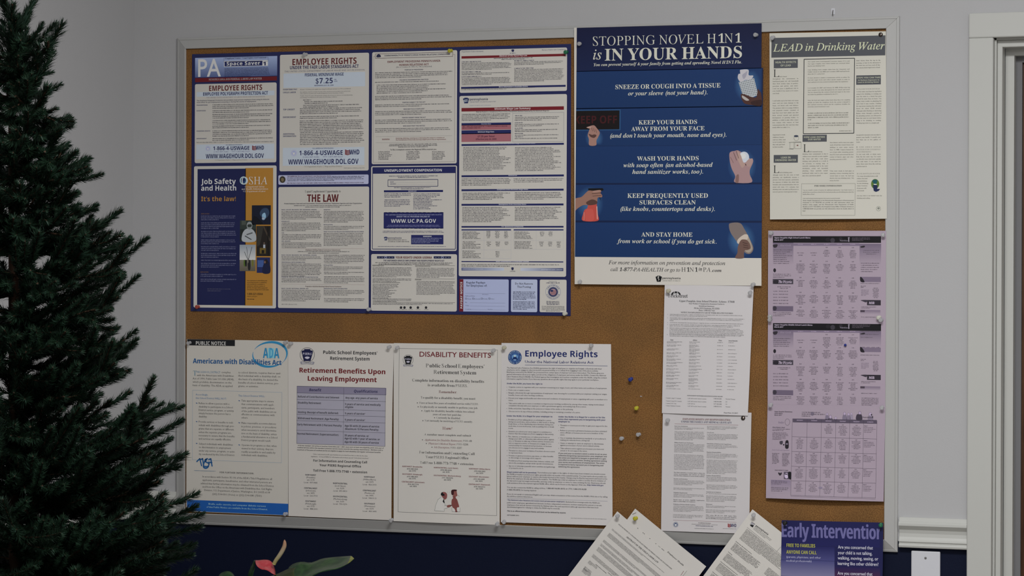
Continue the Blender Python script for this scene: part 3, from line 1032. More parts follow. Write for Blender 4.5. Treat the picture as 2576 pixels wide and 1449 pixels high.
# equal opportunity
s.part('equal_opportunity_notice').rrect(835, 256, 1657, 1366, WH)
s.sub('lettering')
s.t('Equal Employment Opportunity is', 1077, 1402, 305, 20, '#4a4a52', 'r')
s.t('THE LAW', 1097, 1384, 391, 68, DRED, 'bb')
s.t('Private Employers, State and Local Governments, Educational Institutions, Employment Agencies and Labor Organizations', 888, 1597, 412, 11, '#3c3c50', 'b')
s.g(975, 1500, 428, 14, 2, 6, center=True)
for x0, ys in ((864, ((467, 'RACE, COLOR, RELIGION, SEX, NATIONAL ORIGIN', 6), (573, 'DISABILITY', 6), (678, 'AGE', 4), (753, 'SEX (WAGES)', 4), (880, 'RACE, COLOR, RELIGION, SEX, NATIONAL ORIGIN', 3), (945, 'INDIVIDUALS WITH DISABILITIES', 9), (1080, 'DISABLED, RECENTLY SEPARATED, OTHER PROTECTED', 3), (1184, 'RACE, COLOR, NATIONAL ORIGIN, SEX', 8))),
               (1248, ((467, 'GENETICS', 8), (603, 'RETALIATION', 3), (667, 'WHAT TO DO IF YOU BELIEVE DISCRIMINATION HAS OCCURRED', 9), (972, 'RETALIATION', 3), (1185, 'INDIVIDUALS WITH DISABILITIES', 4)))):
    for y, t_, n in ys:
        s.t(t_, x0, x0 + min(365, len(t_) * 7.4), y, 9, '#3c4478', 'b')
        s.g(x0, x0 + 368, y + 15, 13.6, n, 6)
s.g(1250, 1620, 880, 14, 6, 6); s.g(1250, 1620, 1035, 14, 2, 6); s.g(1250, 1620, 1075, 14, 5, 6); s.g(1252, 1620, 1275, 14, 3, 6)
s.hl(864, 1620, 816, .3, '#a06a6e'); s.hl(864, 1620, 1140, .3, '#a06a6e')
s.t('Employers Holding Federal Contracts or Subcontracts', 1083, 1400, 834, 11, '#6a4048', 'b'); s.g(1012, 1480, 847, 14, 2, 6, center=True)
s.t('Programs or Activities Receiving Federal Financial Assistance', 1080, 1408, 1166, 11, '#6a4048', 'b')
s.t('EEOC-P/E-1 (Revised 11/09)', 866, 1004, 1328, 9, '#50505a', 's')
# human relations
s.view(*VB).part('human_relations_notice').rrect(62, 120, 873, 1186, WH)
s.sub('lettering')
s.boxl(77, 160, 852, 1170, .5, '#6a3a44')
s.rect(93, 145, 834, 160, WH, 2); s.boxl(93, 137, 835, 160, .8, '#5a2434', 5)
s.rect(93, 141, 833, 156, WH, 4)
s.t('COMMONWEALTH OF PENNSYLVANIA HUMAN RELATIONS COMMISSION', 180, 805, 160, 14, '#303058', 'b', lay=6)
s.poly([(106, 150), (125, 138), (143, 150), (143, 166), (106, 168)], '#33365e', 6)
s.t('EMPLOYMENT PROVISIONS PENNSYLVANIA', 210, 716, 222, 19, '#863038', 'b')
s.t('HUMAN RELATIONS ACT', 322, 604, 251, 19, '#863038', 'b')
s.t('(Act of October 27, 1955, P.L. 744, as Amended)', 293, 634, 269, 13, '#5a5a6c', 's')
for y, t_ in ((295, 'PURPOSE OF PROVISIONS'), (392, 'UNLAWFUL DISCRIMINATORY PRACTICES'), (607, 'PARTIES SUBJECT TO THE ACT'), (671, 'WHO MAY FILE A COMPLAINT'), (753, 'PARTIES EXEMPT FROM THE ACT'), (833, 'WHO MUST POST THIS NOTICE')):
    w_ = len(t_) * 8.4
    s.t(t_, 463 - w_ / 2, 463 + w_ / 2, y, 11, '#42446a', 'b')
for y, n in ((322, 4), (548, 3), (630, 2), (694, 3), (776, 3), (858, 3)):
    s.g(90, 832, y, 15.5, n, 7)
s.g(90, 725, 413, 15, 1, 7); s.g(105, 832, 440, 15.4, 6, 7, rag=.35)
s.hl(95, 830, 930, .3, '#77777c'); s.hl(95, 830, 988, .3, '#77777c')
s.t('WARNING:', 157, 232, 962, 13, '#903a40', 'b')
s.par('Removing, defacing, covering up or destroying this notice is a violation of the Pennsylvania Crimes Code and may subject you to fine or imprisonment.', 288, 775, 950, 16, 2, 10, '#903a40', 'b')
s.g(220, 690, 1008, 13, 3, 7, center=True)
s.t('To file a complaint contact the Regional Office nearest you:', 236, 680, 1062, 13, '#3a3a44', 'b')
for x in (122, 390, 638):
    s.g(x, x + 135, 1078, 14.5, 6, 7, rag=.3, last=.7)
# unemployment compensation
s.view(*VD).part('unemployment_notice').rrect(50, 66, 829, 838, WH)
s.sub('lettering')
s.boxl(64, 78, 817, 822, 1.6, NAVY, 2)
s.rect(64, 80, 817, 128, '#232a76', 3)
s.t('UNEMPLOYMENT COMPENSATION', 170, 694, 117, 23, '#bcbcc8', 'b')
s.g(203, 665, 160, 13, 2, 7, '#50548a', center=True)
s.boxl(203, 190, 658, 248, 1.3, NAVY)
s.t('NAME:', 222, 258, 214, 9, '#50548a', 'b'); s.hl(262, 640, 214, .3, '#8c8c9c')
s.t('ADDRESS:', 222, 280, 232, 9, '#50548a', 'b'); s.hl(284, 640, 232, .3, '#8c8c9c')
s.g(255, 595, 265, 11, 2, 6, '#50548a', center=True)
s.rect(166, 285, 705, 301, '#262d78', 2); s.t('IMPORTANT:', 388, 465, 298, 9, '#a8a8c0', 'b')
s.g(170, 412, 322, 14, 3, 7, '#50548a'); s.g(170, 412, 377, 14, 5, 7, '#50548a'); s.g(435, 695, 322, 13.6, 11, 7, '#50548a', rag=.5)
s.rect(164, 488, 708, 632, '#262c7c', 2)
for k in range(14):
    s.ell(184 + k * 39, 488 + RNG.uniform(-1, 1), 20, 3.2, '#262c7c', 2, n=8); s.ell(184 + k * 39, 632 + RNG.uniform(-1, 1), 20, 3, '#262c7c', 2, n=8)
s.g(175, 700, 513, 10, 1, 8, '#9498c4', last=1, center=True)
s.t('ABOUT THE UC PROGRAM ONLINE AT:', 280, 588, 531, 11, '#9ea2cc', 'b')
s.t('WWW.UC.PA.GOV', 230, 641, 581, 33, '#bcbcca', 'b', track=.04)
s.g(192, 680, 608, 11, 2, 7, '#8a8ec0', last=1, center=True)
s.g(157, 710, 661, 11, 2, 6, '#6a6a90', last=1)
pamark(s, 183, 709, 34, 32, '#30387c', '#aeb4d4')
s.t('pennsylvania', 204, 326, 726, 14, '#30366e', 'b'); s.g(204, 382, 740, 9, 1, 6); s.g(204, 395, 756, 9, 1, 6)
s.rect(414, 692, 708, 778, '#262c7c', 2); s.t('WARNING', 523, 600, 711, 12, '#b4b6cc', 'b'); s.g(422, 700, 726, 13.4, 4, 7, '#9498c4', rag=.15)
s.g(110, 765, 800, 10, 1, 5, '#50548a', last=1)
# service members
s.part('service_members_notice').rrect(50, 866, 830, 1390, WH)
s.sub('lettering')
for x0, x1 in ((103, 262), (620, 778)):
    s.rect(x0, 886, x1, 908, '#2c3468', 2)
    s.ell((x0 + x1) / 2, 897, 13, 11, '#8a90ac', 4); s.ell((x0 + x1) / 2, 897, 7, 6, '#3c4674', 5)
    for k in (-60, -32, 32, 60): s.t('*', (x0 + x1) / 2 + k - 5, (x0 + x1) / 2 + k + 5, 906, 12, '#a8aec4', 'b')
s.t('YOUR RIGHTS UNDER USERRA', 272, 604, 907, 20, '#7c1c26', 'bb')
s.t('THE UNIFORMED SERVICES EMPLOYMENT AND REEMPLOYMENT RIGHTS ACT', 162, 717, 933, 15, '#343464', 'bb')
s.g(75, 805, 949, 12.5, 2, 7, '#333338', last=.88, center=True)
s.hl(60, 425, 966, .6, '#333'); s.t('REEMPLOYMENT RIGHTS', 63, 166, 977, 8, '#333338', 'b'); s.g(63, 425, 993, 11.8, 8, 5.5)
s.g(63, 425, 1094, 11.5, 3, 5.5); s.t('RIGHT TO BE FREE FROM DISCRIMINATION AND RETALIATION', 63, 312, 1128, 8, '#333338', 'b')
s.g(63, 300, 1143, 11.4, 12, 5.5, rag=.5); s.g(63, 425, 1277, 11.4, 3, 5.5)
s.hl(450, 812, 970, .6, '#333'); s.t('HEALTH INSURANCE PROTECTION', 452, 588, 981, 8, '#333338', 'b'); s.g(463, 815, 998, 11.8, 8, 5.5)
s.hl(450, 812, 1092, .6, '#333'); s.t('ENFORCEMENT', 450, 508, 1104, 8, '#333338', 'b'); s.g(463, 815, 1118, 11.8, 11, 5.5)
s.hl(63, 815, 1302, .6, '#333'); s.g(63, 815, 1315, 11, 2, 5.5)
for x in (322, 354, 410, 476, 550): s.ell(x, 1354, 11, 12, '#2c2c36', 4); s.g(x - 18, x + 22, 1374, 6, 1, 4, last=1)
# equal pay
s.view(*VB).part('equal_pay_notice').rrect(903, 100, 1930, 490, WH, r=.004)
s.sub('lettering')
s.t('Department of Labor & Industry', 922, 1130, 121, 13, '#48507c', 's')
s.t('Bureau of Labor Law Compliance', 1692, 1916, 103, 12, '#48507c', 's')
keystone(s, 1411, 92, 28, 24, '#30366c'); s.g(1382, 1440, 133, 8, 1, 7, '#50548a', last=1)
s.rect(919, 158, 1917, 157, '#96202c', 2)
s.t('Abstract of the Equal Pay Law', 1282, 1549, 163, 13, '#c4a8aa', 'b', lay=5)
s.g(1228, 1600, 184, 11, 2, 7, center=True)
for x0, ys in ((921, ((217, 7), (314, 3), (360, 7))), (1425, ((205, 4), (279, 11)))):
    for y, n in ys:
        s.g(x0, x0 + 190, y, 10, 1, 8, '#40446c', last=1); s.g(x0, x0 + 478, y + 13, 12.3, n - 1, 6)
s.rect(915, 453, 1918, 451, '#262e78', 2)
s.t('More Information is Available Online', 1278, 1555, 458, 12, '#a8aac4', 'b', lay=5)
s.g(918, 1640, 473, 10, 2, 5.5)
# state minimum wage
s.part('minimum_wage_notice').rrect(900, 540, 1922, 2274, WH)
s.sub('lettering')
pamark(s, 963, 556, 58, 54, '#2c3a78', '#aab2d4')
s.t('pennsylvania', 1000, 1172, 582, 21, '#2c3268', 'b')
s.t('DEPARTMENT OF LABOR & INDUSTRY', 1000, 1250, 602, 9, '#60648c', 's'); s.t('BUREAU OF LABOR LAW COMPLIANCE', 998, 1200, 635, 7, '#8084a0', 's')
s.rect(919, 655, 1901, 672, '#98202c', 2)
s.t('Minimum Wage Law Summary', 1237, 1582, 672, 19, '#c8aaac', 'b', lay=5)
s.t('Must be Posted in a Conspicuous Place in Every Pennsylvania Business Governed by the Minimum Wage Act', 1060, 1760, 698, 11, '#4a4860', 'b')
s.g(921, 1388, 721, 14.3, 5, 7); s.boxl(1411, 704, 1899, 974, .5, '#70728a')
for y, n in ((732, 3), (801, 2), (853, 2), (904, 1), (936, 1)):
    s.g(1430, 1510, y, 12, 1, 8, '#40446c', last=1); s.g(1430, 1860, y + 16, 14.5, n, 7)
s.rect(919, 800, 1394, 816, '#262e78', 2); s.t('Overtime Rate:', 1108, 1204, 813, 10, '#a0a2c0', 'b', lay=5)
s.rect(919, 818, 1394, 860, '#b06c76', 2); s.g(925, 1385, 838, 14, 2, 8, '#7a303c', last=.38)
s.rect(919, 870, 1394, 900, '#262e78', 2); s.t('Minimum Wage Rate:', 1076, 1234, 890, 12, '#b0b2ca', 'b', lay=5)
s.rect(919, 900, 1394, 975, '#b06c76', 2); s.t('$7.25 per hour', 1074, 1238, 936, 18, '#5c1f46', 'b', lay=5); s.t('Effective July 24, 2009', 1058, 1254, 962, 15, '#5c1f46', 'b', lay=5)
def bar(y0, y1, t_, xa=919, xb=1901):
    s.rect(xa, y0, xb, y1, '#262e78', 2); w_ = len(t_) * 8.3
    s.t(t_, (xa + xb) / 2 - w_ / 2, (xa + xb) / 2 + w_ / 2, y1 - 4.5, 10.5, '#a4a6c2', 'b', lay=5)
bar(1001, 1007, 'Exemptions from Both Minimum Wage and Overtime Rates')
for x in (935, 1433): s.g(x, x + 455, 1040, 14.6, 16, 7, rag=.25)
bar(1300, 1311, 'Allowances'); s.g(921, 1395, 1338, 15, 5, 7); s.g(1420, 1895, 1338, 15, 3, 7)
s.view(*VD)
bar(276, 288, 'Exceptions from Minimum Wage Rates', 873, 1804); s.g(885, 1325, 316, 14, 5, 7, rag=.2); s.g(1360, 1795, 312, 14.4, 5, 7)
bar(409, 423, 'Exemptions from Overtime Rates', 873, 1803); s.g(882, 1320, 447, 14.2, 10, 7, rag=.2); s.g(1360, 1800, 445, 14.4, 9, 7, rag=.2)
bar(611, 625, 'For Questions/Complaints', 873, 1803)
s.rect(873, 640, 1325, 652, '#3a4284', 2); s.rect(1348, 640, 1803, 651, '#3a4284', 2)
s.boxl(875, 652, 1325, 907, .35, '#9a9ca8'); s.boxl(1348, 652, 1802, 824, .35, '#9a9ca8'); s.vl(1078, 652, 907, .35, '#9a9ca8'); s.vl(1555, 652, 824, .35, '#9a9ca8')
s.hl(875, 1325, 742, .35, '#9a9ca8'); s.hl(875, 1325, 828, .35, '#9a9ca8'); s.hl(1348, 1802, 742, .35, '#9a9ca8')
for y in (668, 757, 842): s.g(882, 1055, y, 12, 6, 6, rag=.4, last=.95)
for y in (668, 757): s.g(1356, 1528, y, 12, 6, 6, rag=.4, last=.95)
for x, y, n in ((1097, 663, 6), (1178, 663, 6), (1258, 663, 6), (1100, 760, 4), (1182, 760, 4), (1262, 760, 3), (1180, 848, 5), (1586, 668, 4), (1664, 668, 4), (1580, 760, 4), (1660, 760, 4), (1738, 760, 5)):
    s.g(x, x + 42, y, 11.5, n, 6, rag=.3, center=True)
bar(930, 943, 'More Information is Available Online', 873, 1801)
s.g(874, 1795, 965, 14, 2, 7, last=.48)
s.rect(873, 990, 1260, 1018, '#5d679c', 2, col2='#9ea6c4', horiz=True); s.rect(1412, 993, 1801, 1022, '#a2a8c8', 2, col2='#4a5490', horiz=True)
s.t('COMMONWEALTH OF PENNSYLVANIA', 880, 1070, 1007, 10, '#a8acc8', 'b', lay=5); s.t('DEPARTMENT OF LABOR & INDUSTRY', 1600, 1795, 1014, 10, '#a8acc8', 'b', lay=5)
keystone(s, 1338, 987, 24, 26, '#30366c'); s.g(1314, 1364, 1026, 8, 1, 6, last=1)
# pay day, do not remove, seal
s.part('payday_panel', 'pale blue payday form with a red side strip').rrect(853, 1095, 1302, 1394, '#949cc0', r=.003)
s.sub('lettering')
s.rect(853, 1096, 889, 1390, '#901c2c', 2)
s.t('PAYDAY NOTICE', 882, (881, 1120), 1362, 20, '#c4b6ba', 'b', lay=5)
s.t('Regular Paydays', 918, 1089, 1134, 19, '#3c4260', 'm'); s.t('for Employees of:', 918, 1105, 1162, 19, '#3c4260', 'm')
s.hl(908, 1272, 1224, .35, '#70769c'); s.t('(Firm Name)', 1062, 1118, 1238, 8, '#5a6088', 's'); s.t('Shall be as follows:', 908, 995, 1252, 9, '#4a5078', 's')
for x, w_ in ((908, 'Weekly'), (973, 'Bi-weekly'), (1051, 'Monthly'), (1121, 'Other:')):
    s.boxl(x, 1266, x + 13, 1279, .6, '#333a60'); s.t(w_, x + 18, x + 18 + len(w_) * 6, 1279, 8, '#4a5078', 's')
for y, t_ in ((1310, 'By:'), (1340, 'Title:'), (1372, 'Location:')):
    s.t(t_, 908, 908 + len(t_) * 6, y, 8, '#4a5078', 's'); s.hl(950, 1272 if y < 1370 else 1105, y, .35, '#70769c')
s.t('Date/Time:', 1112, 1160, 1375, 8, '#4a5078', 's'); s.hl(1162, 1272, 1376, .35, '#70769c')
s.part('do_not_remove_panel', 'small pale blue panel').rrect(1325, 1097, 1563, 1396, '#98a0c2', r=.003)
s.sub('lettering')
s.t('Do Not Remove', 1363, 1524, 1144, 18, '#3c4260', 'm'); s.t('This Posting', 1380, 1506, 1173, 18, '#3c4260', 'm')
s.g(1342, 1548, 1215, 13.3, 6, 7.5, '#4a5078'); s.g(1342, 1548, 1305, 13.3, 6, 7.5, '#4a5078')
s.part('compliance_seal_panel').rrect(1587, 1099, 1829, 1398, WH, r=.003)
s.sub('lettering')
s.t('Distributed by', 1670, 1742, 1119, 8, '#50507a', 's'); s.g(1646, 1770, 1133, 9, 1, 8, '#44447a', last=1)
s.ring(1708, 1212, 70, 69, 2, '#7880a8'); s.ring(1708, 1212, 48, 48, 3, '#7880a8'); s.ring(1708, 1212, 43, 43, 13, '#3a4478')
s.ell(1708, 1212, 30, 30, '#a88890', 4)
for k in range(4): s.hl(1686, 1736, 1200 + k * 10, 1, '#9a4a54', 5)
s.rect(1684, 1192, 1708, 1210, '#38447a', 6)
for ch, a in list(zip('CERTIFIED', np.linspace(-150, -30, 9))) + list(zip('COMPLIANCE', np.linspace(155, 25, 10))):
    r_ = 59; ca, sa = math.cos(math.radians(a)), math.sin(math.radians(a))
    cx, cy_ = 1708 + r_ * ca, 1212 + r_ * sa
    d_ = 1 if a < 0 else -1
    tx, ty = -sa * d_, ca * d_
    bx, by = cx - 6 * ty, cy_ + 6 * tx
    s.t(ch, bx - tx * 5, (bx + tx * 5, by + ty * 5), by - ty * 5, 12, '#5a6494', 'b')
s.g(1645, 1770, 1303, 13, 3, 8, '#40406c', center=True, last=.9); s.g(1600, 1815, 1345, 10.5, 5, 5, center=True)
s.done()

# ------------------------------------------------------------------ hand washing poster
s = Sheet('health_poster', 'tall blue flu prevention poster with photographed hands', 'poster',
          [(1444.2, 69.8), (1914.6, 58.9), (1915.6, 719), (1445.6, 714.8)], off=0.0088, paper='=bab6af', wref='bab6af', gloss=True)
V1, V2 = (1430, 40, 4.026), (1430, 380, 4.026)
s.view(*V1).part('blue_field').rect(58, 560, 1955, 1368.8 + 1084, '#122a62')
TX = '#bdbdb0'
s.view(*V1).part('title_panel', 'dark navy title panel')
s.rect(57.5, 120.5, 1953, 545, '#121b52', col2='#172a66')
s.sub('lettering')
s.t('STOPPING NOVEL H1N1', 247, 1750, 303, 92, TX, 'r')
s.t('is', 250, 335, 441, 100, TX, 'ri')
s.t('IN YOUR HANDS', 368, 1757, 453, 118, TX, 'rb')
s.t('You can prevent yourself & your family from getting and spreading Novel H1N1 Flu.', 256, 1757, 510, 30, TX, 'rbi')
BT, BB = '=17305a', '=152e56'
def band(y0, y1):
    s.part('blue_band', None)
    s.rect(59, y0, 1955, y1, BT, col2=BB, lay=2)
def halo(x, y, rx, ry, lay=2):
    s.ell(x, y, rx, ry, '#5f95c8', lay=lay, n=32, rim=BT)
s.view(*V1)
band(566, 918)
s.sub('lettering')
s.t('SNEEZE OR COUGH INTO A TISSUE', 475, 1540, 742, 44, TX, 'rb')
s.t('or your sleeve (not your hand).', 604, 1408, 806, 42, TX, 'rbi')
s.sub('tissue_photo', 'photograph of a hand holding a tissue box')
def clipR(p): return p
s.ell(1815, 700, 138, 175, '#4f86bc', lay=3, n=40, rim=BT, y0=548, y1=912)
s.poly([(1738, 560), (1745, 546), (1822, 545), (1826, 600), (1872, 605), (1850, 640), (1790, 650), (1745, 668), (1716, 632), (1722, 590), (1740, 585)], '=aeabb0', 4)
s.poly([(1760, 600), (1790, 575), (1812, 560), (1800, 610), (1775, 640)], '#9c9aa8', 5)
s.poly([(1724, 672), (1880, 630), (1922, 800), (1870, 822), (1770, 818)], '=a6abaf', 5, smooth=False)
for i in range(9):
    for j in range(9):
        a_, b_ = (i + .5) / 9, (j + .5) / 9
        x_ = 1724 + 156 * a_ + (44 - 4 * a_) * b_
        y_ = 672 - 42 * a_ + (148 + 26 * a_) * b_
        s.ell(x_, y_, 4.6, 4.6, '#38434a', 6, n=6)
s.poly([(1748, 826), (1752, 790), (1800, 800), (1860, 822), (1905, 820), (1918, 742), (1936, 760), (1953, 790), (1954, 905), (1860, 903), (1790, 890), (1764, 862)], '#6a4038', 7)
s.poly([(1764, 806), (1830, 850), (1800, 858), (1762, 830)], '#a7a29e', 8); s.poly([(1850, 870), (1953, 850), (1953, 905), (1870, 903)], '#4c2c2a', 8)
band(936, 1304)
s.sub('lettering')
s.t('KEEP YOUR HANDS', 711, 1303, 1100, 42, TX, 'rb'); s.t('AWAY FROM YOUR FACE', 636, 1378, 1166, 42, TX, 'rb')
s.t('(and don\u2019t touch your mouth, nose and eyes).', 423, 1600, 1234, 42, TX, 'rbi')
s.sub('keep_off_photo', 'photograph of a hand holding a dark sign')
s.rect(60, 953, 528, 1158, '#356aa6', 3)
s.ell(262, 1240, 92, 100, '#4f86bc', lay=3, n=32, rim=BT, y1=1306)
s.rect(60, 963, 516, 1148, '#1a1215', 4)
s.t('KEEP OFF', 62, 492, 1092, 78, '#5c1a20', 'b', lay=5)
s.poly([(182, 1132), (205, 1120), (258, 1108), (290, 1140), (318, 1182), (303, 1225), (284, 1262), (280, 1310), (212, 1310), (208, 1250), (196, 1208), (208, 1165), (215, 1138)], '=957268', 6)
s.poly([(205, 1195), (240, 1205), (262, 1200), (285, 1210), (262, 1235), (225, 1225)], '#7c554e', 7)
s.poly([(186, 1130), (215, 1122), (240, 1125), (212, 1140)], '=a68a80', 7)
for k in range(3): s.line(232 + k * 22, 1128 + 10 * k, 246 + k * 20, 1168 + 8 * k, .9, '#7c554e', 7)
s.view(*V2)
band(-46, 318)
s.sub('lettering')
s.t('WASH YOUR HANDS', 695, 1319, 97, 42, TX, 'rb'); s.t('with soap often (an alcohol-based', 557, 1462, 164, 42, TX, 'rbi'); s.t('hand sanitizer works, too).', 646, 1364, 231, 42, TX, 'rbi')
s.sub('washing_photo', 'photograph of hands rubbing white soap')
s.ell(1758, 150, 146, 175, '#4f86bc', lay=3, n=40, rim=BT, y1=318)
s.poly([(1630, 30), (1650, 5), (1680, 0), (1712, -8), (1740, 5), (1770, 20), (1815, 40), (1836, 75), (1868, 85), (1868, 120), (1838, 190), (1838, 240), (1856, 317), (1686, 317), (1690, 255), (1655, 180), (1636, 110)], '=95797a', 5)
s.ell(1778, 62, 52, 56, '#b4bac8', 6); s.ell(1768, 50, 30, 30, '#c2c8d2', 7)
s.poly([(1716, 0), (1745, 40), (1770, 110), (1792, 135), (1760, 170), (1735, 130), (1708, 60)], '=a1877f', 8)
s.poly([(1868, 82), (1840, 78), (1808, 100), (1796, 135), (1820, 160), (1845, 150)], '=9c827d', 8)
s.line(1672, 12, 1705, 95, 1.2, '#86605f', 9); s.line(1700, 0, 1725, 75, 1.2, '#86605f', 9); s.line(1792, 132, 1800, 145, 2, '#5c3a3a', 9); s.line(1640, 60, 1672, 120, 1.0, '#946e6c', 9)
s.poly([(1700, 250), (1725, 240), (1722, 316), (1692, 316)], '#99756f', 9)
band(343, 706)
s.sub('lettering')
s.t('KEEP FREQUENTLY USED', 598, 1413, 474, 44, TX, 'rb'); s.t('SURFACES CLEAN', 720, 1289, 541, 42, TX, 'rb'); s.t('(like knobs, countertops and desks).', 527, 1483, 606, 42, TX, 'rbi')
s.sub('spray_bottle_photo', 'photograph of a hand squeezing a red spray bottle')
s.ell(215, 530, 140, 178, '#4f86bc', lay=3, n=40, rim=BT, y0=352, y1=706)
s.poly([(205, 545), (190, 580), (165, 595), (148, 640), (146, 706), (298, 706), (298, 640), (290, 570), (280, 535)], '=ae4840', 5)
s.line(160, 620, 158, 700, 1.6, '#cc8a80', 6); s.line(288, 560, 293, 690, 2.2, '#d09a90', 6); s.poly([(175, 600), (215, 585), (250, 600), (255, 700), (175, 700)], '=b65048', 6)
s.poly([(200, 378), (345, 376), (356, 386), (352, 400), (318, 404), (312, 416), (216, 408), (203, 398)], '#15151b', 6, smooth=False)
s.poly([(312, 468), (322, 470), (330, 506)], '#15151b', 6, smooth=False)
s.poly([(60, 492), (130, 466), (170, 430), (205, 400), (250, 402), (318, 394), (333, 408), (325, 425), (342, 448), (338, 468), (298, 472), (292, 515), (282, 540), (210, 548), (150, 548), (95, 580), (60, 606)], '=8a675a', 7)
s.poly([(180, 520), (240, 490), (290, 510), (282, 538), (205, 548)], '#7c564c', 8); s.line(238, 432, 330, 424, 1.1, '#5e3c34', 8); s.line(245, 456, 335, 450, 1.0, '#6c4840', 8)
s.poly([(250, 404), (315, 397), (328, 408), (300, 416), (255, 420)], '#b48c7e', 8)
band(723, 1084)
s.sub('lettering')
s.t('AND STAY HOME', 738, 1256, 866, 43, TX, 'rb'); s.t('from work or school if you do get sick.', 490, 1500, 932, 42, TX, 'rbi')
s.sub('slipper_photo', 'photograph of a hand holding a beige slipper')
s.ell(1750, 900, 145, 170, '#4f86bc', lay=3, n=40, rim=BT, y0=730, y1=1082)
s.poly([(1640, 730), (1738, 729), (1785, 795), (1820, 860), (1868, 960), (1868, 1010), (1835, 1042), (1790, 1030), (1750, 975), (1700, 910), (1645, 830), (1626, 765)], '#8f807c', 5)
s.poly([(1770, 860), (1815, 850), (1860, 965), (1858, 1005), (1825, 1030), (1785, 1005), (1760, 940)], '#a89a8c', 6)
s.poly([(1708, 925), (1722, 888), (1780, 845), (1818, 850), (1815, 890), (1790, 900), (1750, 905), (1728, 940)], '#b4a89c', 7)
s.poly([(1745, 905), (1780, 895), (1812, 905), (1840, 945), (1845, 985), (1815, 1002), (1785, 1008), (1778, 1050), (1772, 1085), (1690, 1083), (1712, 1030), (1716, 970)], '#8c6a60', 8)
for k in range(3): s.line(1765 + 4 * k, 925 + 24 * k, 1815 + 6 * k, 940 + 22 * k, 1.3, '#5c4038', 9)
s.part('footer', None)
s.sub('lettering')
s.t('For more information on prevention and protection', 406, 1588, 1146, 38, '#48484c', 'ri'); s.t('call 1-877-PA-HEALTH or go to', 427, 1131, 1215, 36, '#48484c', 'ri')
s.t('H1N1', 1144, 1310, 1221, 43, '#2c2c32', 'r'); s.t('in', 1320, 1354, 1205, 26, '#2c2c32', 'rbi'); s.hl(1318, 1354, 1212, .6, '#2c2c32'); s.t('PA', 1364, 1440, 1222, 43, '#2c2c32', 'r'); s.t('.com', 1449, 1550, 1223, 30, '#2c2c32', 'rbi')
keystone(s, 915, 1263, 62, 61, '#15161c'); s.poly([(905, 1270), (920, 1268), (912, 1290), (922, 1300), (908, 1318), (913, 1298), (903, 1290)], '#aaa8a2', 4, smooth=False)
s.t('pennsylvania', 952, 1135, 1296, 19, '#202026', 'b'); s.t('DEPARTMENT OF HEALTH', 953, 1133, 1319, 12, '#8a8986', 's')
s.done()

# ------------------------------------------------------------------ drinking water notice
s = Sheet('water_notice', 'cream drinking water notice with a dark slate title bar', 'notice',
          [(1935.8, 83.6), (2228.5, 78.7), (2231, 550.2), (1937, 552)], off=0.0080, paper='=b1afa6', wref='b6b4b0', bulge=0.001, edge=(0, 0, .004, 0))
V3, V4 = (1920, 60, 5.175), (1920, 310, 5.175)
SL = '=46484d'
s.view(*V3).part('title_bar', 'dark slate title bar')
s.rect(108, 184, 1589, 410, SL)
s.sub('lettering').t('LEAD in Drinking Water', 128, 1580, 361, 96, '#b9bda0', 'ri', lay=5)
s.part('lettering')
def sbox(x0, y0, x1, y1, lines):
    s.rect(x0, y0, x1, y1, SL, 2)
    for t_, a, b, y, h, st in lines: s.t(t_, a, b, y, h, '#a9ab98', st, lay=5)
sbox(138, 465, 450, 573, [('HEALTH EFFECTS', 160, 428, 514, 25, 'b'), ('OF LEAD', 227, 360, 555, 25, 'b')])
sbox(1212, 672, 1531, 788, [('STEPS YOU CAN TAKE', 1218, 1525, 712, 20, 'b'), ('to Reduce Exposure to', 1234, 1513, 742, 17, 'b'), ('Lead in Drinking Water', 1232, 1508, 770, 17, 'b')])
BK = '#5b594f'
s.t('L', 133, 207, 693, 98, '#2c2c2c', 'r')
k_ = dict(col=BK, st='r', just=True)
s.par('ead is found', 208, 460, 693, 30, 1, 12, **k_)
s.par('throughout the environment in lead-based paint, air, soil, household dust, food, certain types of pottery, porcelain and pewter, and water. Lead can pose a significant risk to your health if too much of it enters your body.', 124, 458, 724, 31.4, 8, 13, **k_)
s.par('Lead builds up in the body over many years and can cause damage to the brain, red blood cells and kidneys. The greatest risk is to young children and pregnant women. Amounts of lead that won\u2019t hurt adults can slow down normal mental and physical development of growing bodies. In addition, a child at play often comes into contact with sources of lead contamination like dirt and dust that rarely affect an adult. It is', 122, 462, 1008, 31.6, 14, 13, **k_)
s.boxl(532, 461, 1181, 1424, 1.6, '#33353c')
s.par('The United States Environmental Protection Agency (EPA) and The Upper Dauphin Area School District are concerned about lead in your drinking water.', 580, 1126, 500, 27.6, 3, 12, **k_)
s.par('Some drinking water samples taken from the Elementary and Middle Schools in July 2004 and November 2003 had lead levels above the EPA action level.', 580, 1124, 605, 27.6, 3, 12, **k_)
s.par('We have elected to conduct a maintenance activity to reduce the lead and copper levels and collect special samples in order to show optimal corrosion control treatment under the regulations.', 580, 1126, 710, 28, 4, 12, **k_)
s.par('On November 13, 2007 and February 12, 2008, 20 first draw tap water samples were taken throughout the two schools and tested. The test showed that the content of lead and copper in the water was below the guidelines established by the EPA.', 580, 1130, 842, 28, 5, 12, **k_)
s.par('Since the lead and copper action levels from these two sampling periods are below the compliance levels, the system is deemed to have optimal corrosion control and the compliance deadline for corrosion control treatment is met.', 580, 1132, 1002, 28, 5, 12, **k_)
s.g(580, 1132, 1170, 28, 4, 12, BK, last=.08); s.g(584, 1135, 1302, 28, 3, 12, BK, last=.25); s.g(990, 1160, 1400, 20, 1, 10, BK)
k_['maxf'] = 1.0
